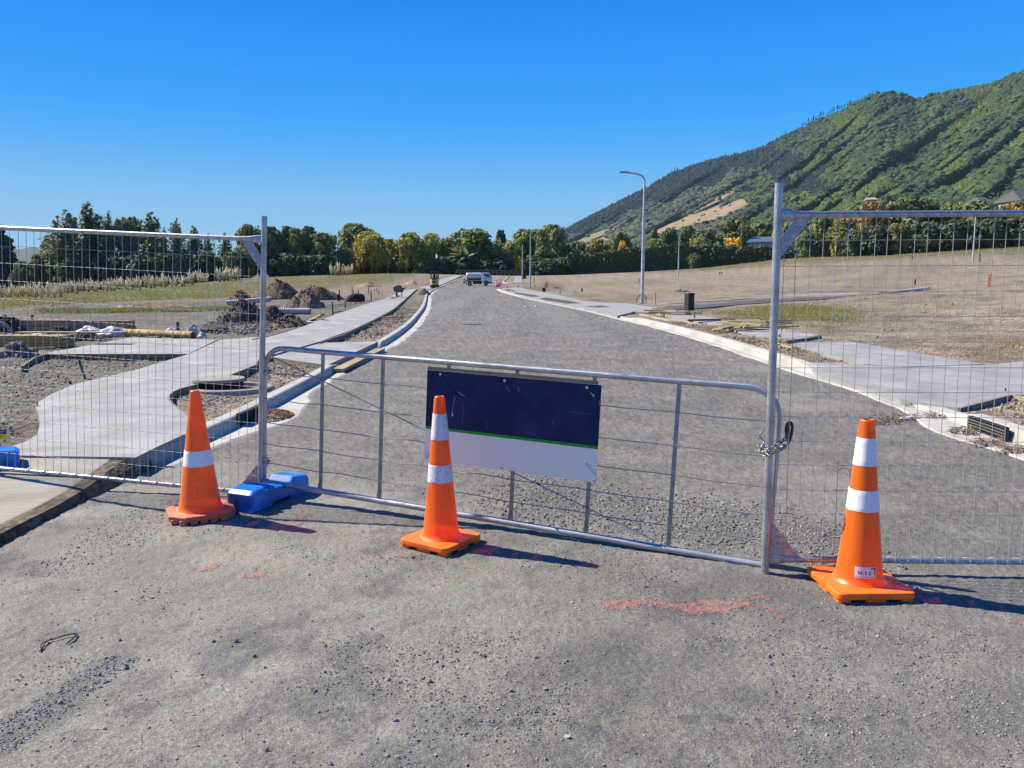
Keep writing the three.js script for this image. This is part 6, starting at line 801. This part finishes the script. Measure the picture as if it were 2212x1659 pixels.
tree('low', 'round dark tree above the hedge, left of the near lamp', 1340, 50, 505, 30); tree('olive', 'olive bush over the hedge left of the near lamp', 1290, 60, 519, 16); bush('low', 'green shrub over the left end of the hedge', 1246, 48, 524, 12); tree('goldTree', 'yellow autumn tree above the hedge left of the near lamp', 1344, 24, 520, 16); tree('olive', 'light green bushes right of the near lamp', 1415, 66, 517, 12); tree('dark', 'round dark tree right of the near lamp', 1409, 32, 496, 40); tree('dark', 'wider round dark tree beside the short lamp', 1444, 40, 494, 42); tree('dark', 'dark tree behind the short lamp in the field', 1486, 40, 490, 44); bush('olive', 'yellow-green shrubs along the hedge top', 1510, 66, 513, 16); tree('grey', 'grey-green tree behind the middle of the hedge', 1520, 50, 496, 30); tree('dark', 'tall dark round tree above the middle of the hedge', 1586, 74, 471, 36); tree('low', 'slim green tree by the tall dark round tree', 1604, 24, 492, 14); bush('gold', 'wide yellow autumn bush on the hedge top', 1582, 46, 517, 14); tree('goldTree', 'orange autumn tree left of the right fence post', 1669, 18, 499, 14); tree('dark', 'dark tree left of the right fence post, far behind', 1645, 62, 483, 44); tree('dark', 'dark trees showing beside the fence post gusset', 1720, 62, 470, 26); tree('broad', 'green tree behind the mesh right of the fence post', 1768, 66, 468, 20); tree('olive', 'olive willow-like tree behind the mesh', 1818, 58, 470, 8); tree('rusty', 'brown-olive tree above the fence rail', 1874, 66, 437, 16); tree('dark', 'broad dark tree rising above the fence rail', 1962, 104, 424, 16); tree('broad', 'bushy tree above the rail right of the broad dark one', 2050, 56, 440, 16); tree('dark', 'dark tree in front of the grey-roofed house', 2100, 84, 436, 12); tree('rusty', 'rust and orange tree at the right picture edge', 2184, 80, 438, 13);
for (const [k, u, w, v, l] of [['low', 1745, 60, 505, 'green shrubs low behind the mesh right of the post'], ['lowDark', 1880, 74, 490, 'dark shrubs low behind the middle of the mesh'], ['olive', 1930, 60, 484, 'olive shrubs behind the middle of the mesh'], ['lowDark', 1990, 76, 482, 'dark undergrowth right of the olive shrubs'], ['lowDark', 2060, 80, 478, 'dark undergrowth left of the lamp behind the mesh'], ['lowDark', 2130, 80, 474, 'dark undergrowth right of the lamp behind the mesh'], ['lowDark', 2200, 80, 470, 'dark undergrowth at the right picture edge'], ['low', 1500, 30, 548, 'light bush standing in front of the hedge'], ['lowDark', 1840, 60, 500, 'dark shrubs under the olive willow-like tree'], ['low', 2240, 60, 460, 'green bush just beyond the right edge']]) bush(k, l, u, w, v, 2);
// pampas grass along the foot of the poplars
{
  const R = rng(66), proto = new THREE.Group(); const l = { pos: [], col: [] }; for (let i = 0; i < 90; i++) { const a = R() * 6.28, r = 0.2 + 0.75 * R(), h = 0.7 + 0.9 * R(), w = 0.035, A = [Math.cos(a) * 0.15, 0, Math.sin(a) * 0.15], B = [Math.cos(a) * r * 0.6, h, Math.sin(a) * r * 0.6], C = [Math.cos(a) * r * 1.25, h * 0.75, Math.sin(a) * r * 1.25], s = [-Math.sin(a) * w, 0, Math.cos(a) * w]; l.pos.push(A[0] - s[0], A[1], A[2] - s[2], A[0] + s[0], A[1], A[2] + s[2], B[0], B[1], B[2], B[0] - s[0], B[1], B[2] - s[2], B[0] + s[0], B[1], B[2] + s[2], ...C); const k = 0.7 + 0.6 * R(); for (let q = 0; q < 6; q++) l.col.push(0.15 * k, 0.14 * k, 0.05 * k); }
  part('leaves', leafGeo(l), M.leaf, proto); const pl = []; for (let i = 0; i < 15; i++) { const a = R() * 6.28, r = 0.15 + 0.7 * R(), h = 1.5 + 0.9 * R(), lean = V(Math.cos(a) * 0.25, 1, Math.sin(a) * 0.25).normalize(), g = new THREE.SphereGeometry(1, 6, 5); g.scale(0.11, 0.42, 0.11); g.deleteAttribute('uv'); g.applyQuaternion(new THREE.Quaternion().setFromUnitVectors(Y, lean)); g.translate(Math.cos(a) * r, h, Math.sin(a) * r); const k = 0.75 + 0.4 * R(); pl.push(tint(rough3(g, 0.25, 6, i), () => [0.4 * k, 0.365 * k, 0.29 * k])); }
  part('plumes', merge(pl), M.leaf, proto);
  const spots = []; for (let u = 8; u < 420; u += 8.5) spots.push([u + (R() - 0.5) * 7, table([[0, 640], [60, 637], [135, 632], [310, 620], [450, 610]], u) + 1 + R() * 5]); for (let u = 20; u < 140; u += 14) spots.push([u, 641 + R() * 4]); for (let u = 430; u < 452; u += 8) spots.push([u, 611]); for (let u = 474; u < 515; u += 8) spots.push([u + R() * 3, table([[450, 610], [512, 603]], u) + 2]); for (let u = 718; u < 764; u += 8) spots.push([u, 596 - (u - 718) * 0.04]);
  spots.forEach(([u, v], i) => { const c = proto.clone(); c.name = numbered('pampas_grass'); tag(c, u > 700 ? 'cream-plumed pampas grass clump at the foot of the yellow willow' : 'cream-plumed pampas grass clump in the band before the poplars', 'pampas grass', u > 700 ? 'pampas grass at the yellow willow' : 'pampas grass before the poplars'); const e = edgeAt(u, -8 + R() * 6), p = gp(u, v); const q = p.z < -200 || p.z > -60 ? e : p; c.position.copy(q); c.position.y -= 0.05; c.rotation.y = R() * 6; c.scale.setScalar((u > 700 ? 0.7 : 0.74) * (0.8 + 0.5 * R()) * (-q.z / 140) ); scene.add(c); });
}
// grass tufts on the green patches
{
  const R = rng(88), l = { pos: [], col: [] }; for (let i = 0; i < 9; i++) { const a = R() * 6.28, h = 0.6 + 0.6 * R(), w = 0.05, s = [-Math.sin(a) * w, Math.cos(a) * w], r = 0.4 * R(); l.pos.push(-s[0] + Math.cos(a) * r * 0.3, 0, -s[1] + Math.sin(a) * r * 0.3, s[0] + Math.cos(a) * r * 0.3, 0, s[1] + Math.sin(a) * r * 0.3, Math.cos(a) * (r + 0.3), h, Math.sin(a) * (r + 0.3)); for (let q = 0; q < 3; q++) l.col.push(1, 1, 1); }
  const geo = leafGeo(l), list = [], c = new THREE.Color(), mm = new THREE.Matrix4(), Q = new THREE.Quaternion();
  for (const [P, n, s, k] of [[FIELD.green1, 16000, 0.16, [0.14, 0.135, 0.035]], [FIELD.strip, 2600, 0.16, [0.1, 0.115, 0.028]], [FIELD.midGreen, 9000, 0.13, [0.165, 0.145, 0.055]], [FIELD.rGreen, 8000, 0.07, [0.13, 0.125, 0.04]], [FIELD.rTop, 9000, 0.16, [0.15, 0.135, 0.05]], [px([[2040, 768], [2060, 735], [2330, 735], [2330, 770]]), 700, 0.05, [0.2, 0.14, 0.075]], [px([[1395, 575], [1500, 569], [1712, 552], [1714, 560], [1500, 579], [1395, 588]]), 2500, 0.22, [0.25, 0.2, 0.1]]]) { const b = bounds(P); let q = 0, t = 0; while (q < n && t++ < n * 8) { const x = lerp(b[0], b[1], R()), z = lerp(b[2], b[3], R()); if (!inPoly(x, z, P) || R() > smooth(fbm(x * 0.5, z * 0.5, 3, 5), 0.3, 0.6) * smooth(edgeDist(x, z, P), 0, 1.6)) continue; q++; list.push([x, z, s * (0.5 + R()), k]); } }
  const im = new THREE.InstancedMesh(geo, M.leaf, list.length); shade(im); im.name = 'grass'; tag(im, 'short dry grass on the fields either side of the street', 'grass', undefined, 'stuff'); list.forEach(([x, z, s, k], i) => { mm.compose(V(x, G(x, z) + 0.02 + bumpLand(x, z), z), Q.setFromAxisAngle(Y, R() * 6.28), V(s * 1.5, s, s * 1.5)); im.setMatrixAt(i, mm); const w = 0.65 + 0.7 * R(); im.setColorAt(i, c.setRGB(k[0] * w, k[1] * w, k[2] * w)); }); scene.add(im);
}

// ---------------------------------------------------------------- the mountain
const RIDGE = [[1080, 570], [1150, 534], [1200, 508], [1230, 493], [1260, 476], [1330, 440], [1400, 405], [1445, 378], [1500, 357], [1560, 341], [1640, 322], [1700, 291], [1740, 273], [1770, 257], [1830, 233], [1880, 207], [1898, 200], [1912, 202], [1924, 199], [1950, 203], [1975, 214], [1990, 211], [2040, 199], [2100, 187], [2160, 175], [2212, 152], [2300, 122], [2450, 96], [2700, 110], [2950, 190], [3200, 330], [3350, 520]];
const MFOOT = [[1080, 900], [1230, 820], [1400, 640], [1700, 430], [2212, 300], [2700, 300], [3350, 420]], MTOP = [[1080, 2300], [1230, 2150], [1500, 1950], [1900, 1500], [2212, 1350], [2700, 1300], [3350, 1500]];
const M_foot_v = 575;
const ORD = ['first', 'second', 'third', 'fourth', 'fifth', 'sixth', 'seventh', 'eighth', 'ninth', 'tenth', 'eleventh', 'twelfth', 'thirteenth', 'fourteenth', 'fifteenth', 'sixteenth', 'seventeenth', 'eighteenth', 'nineteenth', 'twentieth'];
function spur(u, s) { const q = (u - 620 * s) / 185, n = Math.abs(((q + 1.3 * (fbm((u - 620 * s) * 0.012, s * 3, 3, 4) - 0.5)) % 1 + 1) % 1 - 0.5) * 2, m = Math.abs(((q * 2.7 + 1.2 * fbm((u - 620 * s) * 0.02, s * 4, 3, 9)) % 1 + 1) % 1 - 0.5) * 2; return n * 0.7 + m * 0.3; } // 1 on a crest, 0 in a gully
function hill(u, s) { const d0 = table(MFOOT, u), d1 = table(MTOP, u), vr = table(RIDGE, u), d = lerp(d0, d1, Math.pow(s, 1.15)), v = lerp(M_foot_v, vr, s), r = ray(u, v), w = Math.sin(Math.min(1, s * 1.02) * Math.PI) ** 0.6; const dd = d * (1 - 0.115 * (spur(u, s) - 0.5) * w - 0.02 * (fbm(u * 0.03, s * 14, 3, 3) - 0.5) * w); return r.multiplyScalar(dd / -r.z).add(camera.position); }
const TANS = [[[1388, 505], [1393, 499], [1453, 480], [1508, 453], [1538, 435], [1585, 409], [1590, 416], [1556, 448], [1603, 426], [1624, 440], [1614, 452], [1588, 467], [1553, 475], [1523, 484], [1498, 490], [1460, 504], [1398, 516]], [[1225, 524], [1260, 512], [1300, 498], [1338, 490], [1336, 497], [1310, 508], [1330, 520], [1290, 528], [1240, 530]]].map((P) => P.map(([x, z]) => ({ x, z })));
function hillColour(u, s) {
  const v = lerp(M_foot_v, table(RIDGE, u), s), k = spur(u, s), n = fbm(u * 0.02, v * 0.026, 4, 7), n2 = fbm(u * 0.09, v * 0.09, 3, 8);
  for (const P of TANS) { const d = edgeDist(u, v, P) * (inPoly(u, v, P) ? 1 : -1); if (d + (n2 - 0.5) * 4 > 0) return { tan: 1, c: P === TANS[0] ? [0.27, 0.2, 0.115] : [0.19, 0.165, 0.085] }; }
  const pineLine = table([[1200, 530], [1300, 500], [1400, 450], [1480, 420], [1560, 385], [1650, 335], [1720, 292], [1760, 262]], u); // dark plantation along the left spur, mixed scrub below it
  if (u < 1770 && v < pineLine + (n - 0.5) * 50) return { pine: 1, c: [0.024, 0.042, 0.036] };
  if (u < 1600) { const w = smooth(u, 1640, 1540); return { c: mix3(n > 0.55 ? [0.08, 0.1, 0.042] : [0.05, 0.07, 0.045], [0.08, 0.07, 0.06], smooth(n2, 0.6, 0.75) * w) }; }
  if (u < 1800 && v > 330 && v < 420 && n > 0.5) return { pine: 1, c: [0.024, 0.042, 0.034] };
  const nb = fbm(u * 0.016, v * 0.022, 4, 27), g = smooth(nb * 0.8 + n2 * 0.25, 0.42, 0.66); return { c: mix3([0.034, 0.06, 0.022], mix3([0.068, 0.108, 0.021], [0.1, 0.124, 0.027], n2), g), open: g };
}
{
  const nu = 330, ns = 110, pos = [], col = [], uv = [], idx = []; for (let j = 0; j <= ns; j++) for (let i = 0; i <= nu; i++) { const u = lerp(1080, 3350, i / nu), s = j / ns, p = hill(u, s), h = hillColour(u, s), m = h.pine ? 1 : 0.8; pos.push(p.x, p.y, p.z); col.push(h.c[0] * m, h.c[1] * m, h.c[2] * m); uv.push(p.x * 0.05, p.y * 0.05 + p.z * 0.05); }
  for (let i = 0; i <= nu; i++) { const u = lerp(1080, 3350, i / nu), p = hill(u, 1).multiplyScalar(1); pos.push(p.x * 1.35, -30, p.z * 1.35); col.push(0.03, 0.04, 0.02); uv.push(0, 0); }
  for (let j = 0; j <= ns; j++) for (let i = 0; i < nu; i++) { const a = j * (nu + 1) + i, b = a + 1, c = a + nu + 1, d = c + 1; idx.push(a, b, c, b, d, c); }
  const g = new THREE.BufferGeometry(); g.setAttribute('position', new THREE.Float32BufferAttribute(pos, 3)); g.setAttribute('color', new THREE.Float32BufferAttribute(col, 3)); g.setAttribute('uv', new THREE.Float32BufferAttribute(uv, 2)); g.setIndex(idx); g.computeVertexNormals();
  struct('mountain', g, mat({ color: rgb(1, 1, 1), vertexColors: true, roughness: 1 }), 'bush-covered mountain rising on the right');
  // bush and plantation on its slopes
  const R = rng(404), blob = toCrease(rough3(ico(1), 0.5, 1.6, 3)), cone = (() => { const q = new THREE.ConeGeometry(0.55, 2.2, 7, 3); q.deleteAttribute('uv'); return toCrease(rough3(q.translate(0, 0.5, 0), 0.3, 3, 6)); })(), A = [], B = [];
  const tries = 170000; for (let i = 0; i < tries; i++) { const u = lerp(1090, 2420, R()), s = 1 - Math.pow(R(), 0.9) * 0.97, h = hillColour(u, s); if (h.tan && R() < 0.995) continue; const p = hill(u, s), dd = -p.z / 1000, sz = (h.pine ? 2.8 : h.open > 0.6 ? 1.4 : 2 + 3 * R() ** 4) * (0.55 + 0.8 * R()) * (0.55 + 0.45 * dd); (h.pine && R() < 0.8 ? B : A).push([p, sz, h.c]); }
  const mm = new THREE.Matrix4(), Q = new THREE.Quaternion(), c = new THREE.Color(), grp = tag(new THREE.Group(), 'native bush and pine plantation covering the mountain', 'forest', undefined, 'stuff'); grp.name = 'mountain_forest'; scene.add(grp);
  for (const [l, geo, name, fy] of [[A, blob, 'bush_cover', 0.85], [B, cone, 'plantation', 0.95]]) { const im = new THREE.InstancedMesh(geo, mat({ color: rgb(1, 1, 1), roughness: 1 }), l.length); shade(im); im.name = name; im.userData.kind = 'stuff'; l.forEach(([p, s, k], i) => { mm.compose(V(p.x, p.y + s * 0.12, p.z), Q.setFromAxisAngle(Y, R() * 6.28), V(s * (0.8 + 0.5 * R()), s * fy * (0.7 + 0.5 * R()), s)); im.setMatrixAt(i, mm); const w = 0.75 + 0.5 * R(), h = (R() - 0.5) * 0.25; im.setColorAt(i, c.setRGB(k[0] * w * (1 + h), k[1] * w, k[2] * w)); }); grp.add(im); }
  // pines one can tell apart on the skyline
  const pg = (() => { const l = [new THREE.CylinderGeometry(0.14, 0.22, 9, 6).translate(0, 4.5, 0)]; return merge(l); })(), pc = (() => { const Rr = rng(12), l = { pos: [], col: [] }; for (let k = 0; k < 22; k++) { const t = 0.5 + 0.5 * k / 22, r = 2.1 * (1 - t) + 0.5; leafCards(l, Rr, V((Rr() - 0.5) * r, t * 12, (Rr() - 0.5) * r), 0.8, 9, 0.55, 0.1, [0.018, 0.027, 0.02]); } return leafGeo(l); })();
  const SKY = []; const RR = rng(21); for (let u = 1733; u < 1838; u += 5.6) SKY.push([u + RR() * 3, 9 + RR() * 9, 'row']); for (const u of [1845, 1852, 1860, 1868, 1876, 1884, 1892, 1897]) SKY.push([u, 7 + RR() * 4, 'top']); for (const [u, h] of [[1697, 12], [1692, 7], [1462, 12], [1450, 9], [1456, 11], [1443, 7], [1468, 7], [1240, 7], [1268, 5], [2056, 8], [2050, 6], [2182, 8]]) SKY.push([u, h, 'one']);
  SKY.forEach(([u, h, kind], i) => { const p = hill(u, 0.992), s = (h * scaleAt(p)) / 12, g = thing('pine_tree', kind === 'row' ? `${ORD[i]} bare-trunked pine from the left in the open skyline row` : kind === 'top' ? `${ORD[SKY.slice(0, i).filter((q) => q[2] === 'top').length]} dark pine from the left on the skyline knoll` : `solitary dark pine on the skyline ${['left of the open pine row', 'just left of that solitary pine', 'in the clump above the plantation, tallest left', 'in the clump above the plantation, leftmost', 'in the clump above the plantation, middle', 'apart left of the plantation clump', 'apart right of the plantation clump', 'at the low left end of the ridge', 'a little up from the low left end', 'right of the mountain saddle', 'close left of the saddle pine', 'near the right picture edge'][SKY.slice(0, i).filter((q) => q[2] === 'one').length]}`, 'pine tree', kind === 'row' ? 'pines in the open skyline row' : kind === 'top' ? 'pines on the skyline knoll' : undefined, p, i); g.scale.set(s * 0.9, s, s * 0.9); part('trunk', pg, M.bark, g); part('crown', pc, M.leaf, g); });
}
{ // low distant hills behind the trees
  const pos = [], idx = [], n = 120; for (let i = 0; i <= n; i++) { const u = lerp(-900, 1300, i / n), d = 1900, v = table([[-900, 560], [-100, 548], [40, 538], [75, 534], [110, 545], [300, 572], [700, 590], [1000, 588], [1150, 560], [1195, 533], [1230, 527], [1300, 520]], u) + (fbm(u * 0.05, 3, 3, 4) - 0.5) * 5, a = at(u, v, d), b = at(u, 640, d * 0.8); pos.push(a.x, a.y, a.z, b.x, b.y, b.z, a.x * 1.2, -20, a.z * 1.2); if (i < n) { const k = i * 3; idx.push(k, k + 1, k + 3, k + 1, k + 4, k + 3, k, k + 3, k + 2, k + 2, k + 3, k + 5); } }
  const g = new THREE.BufferGeometry(); g.setAttribute('position', new THREE.Float32BufferAttribute(pos, 3)); g.setIndex(idx); g.computeVertexNormals(); struct('hills', g, mat({ color: rgb(0.05, 0.065, 0.06), roughness: 1 }), 'low bluish hills far behind the trees');
}
scene.fog = new THREE.FogExp2(new THREE.Color(0.5, 0.72, 1), 0.00005);
// ---------------------------------------------------------------- houses
function house(label, p, w, h, dep, roofH, wallM, roofM, turn, hip = 0.25, wins = 3) {
  const g = thing('house', label, 'house', undefined, p, turn); part('wall', box(w, h, dep, 0, h / 2, 0), wallM, g); const ov = 0.5, a = w / 2 + ov, b = dep / 2 + ov, k = w * (0.5 - hip), q = [[-a, 0, b], [a, 0, b], [a, 0, -b], [-a, 0, -b], [-k, roofH, 0], [k, roofH, 0]], f = [[0, 1, 5], [0, 5, 4], [1, 2, 5], [2, 3, 4], [2, 4, 5], [3, 0, 4]]; const pos = []; for (const t of f) for (const i of t) pos.push(q[i][0], q[i][1] + h, q[i][2]); for (const t of [[0, 2, 1], [0, 3, 2]]) for (const i of t) pos.push(q[i][0], q[i][1] + h - 0.02, q[i][2]); const rg = new THREE.BufferGeometry(); rg.setAttribute('position', new THREE.Float32BufferAttribute(pos, 3)); rg.computeVertexNormals(); part('roof', rg, roofM, g); part('gutter', merge([box(2 * a, 0.16, 0.12, 0, h - 0.02, b), box(2 * a, 0.16, 0.12, 0, h - 0.02, -b)]), M.white, g);
  for (let i = 0; i < wins; i++) { const x = w * ((i + 0.5) / wins - 0.5), wn = part('window', box(w / wins * 0.55, h * 0.42, 0.08, x, h * 0.55, dep / 2 + 0.03), M.white, g); part('pane', box(w / wins * 0.46, h * 0.34, 0.03, x, h * 0.55, dep / 2 + 0.07), M.darkGlass, wn); } return g;
}
{
  const wallW = mat({ color: rgb(0.34, 0.33, 0.31), roughness: 0.8 }), roofB = mat({ color: rgb(0.08, 0.105, 0.15), roughness: 0.5 }), roofG = mat({ color: rgb(0.075, 0.068, 0.068), roughness: 0.9 }), roofO = mat({ color: rgb(0.4, 0.24, 0.18), roughness: 0.8 }), roofR = mat({ color: rgb(0.25, 0.08, 0.055), roughness: 0.8 });
  const put = (u, vBase, d) => at(u, vBase, d), sz = (px_, p) => px_ * scaleAt(p); let p = put(1650, 552, 188); house('low house with a pale blue-grey roof behind the hedge at the fence post', p, sz(62, p), sz(27, p), 8, sz(13, p), wallW, roofB, -0.35, 0.1, 3);
  p = put(1694, 552, 190); house('second gable of pale roof just right of the fence post', p, sz(34, p), sz(27, p), 8, sz(13, p), wallW, roofB, 0.5, 0.05, 2);
  p = put(1880, 439, 360); house('small house with an orange roof on the lower mountain slope', p, sz(20, p), sz(5, p), 9, sz(7, p), wallW, roofO, -0.3, 0.05, 2);
  p = put(2114, 460, 270); house('house with a big dark grey hipped roof above the fence rail', p, sz(48, p), sz(14, p), 11, sz(20, p), wallW, roofG, 0.1, 0.34, 4);
  p = put(2080, 458, 274); house('red-roofed wing at the left of the grey-roofed house', p, sz(40, p), sz(8, p), 7, sz(6, p), wallW, roofR, 0.0, 0.05, 2);
  p = put(2196, 452, 262); house('large grey-roofed house at the right picture edge', p, sz(58, p), sz(14, p), 12, sz(25, p), wallW, roofG, 0.2, 0.3, 5);
  p = put(2216, 446, 254); house('small blue-roofed gable in front of the large right house', p, sz(26, p), sz(9, p), 5, sz(14, p), wallW, roofB, 1.2, 0.0, 1);
}

renderer.render(scene, camera);
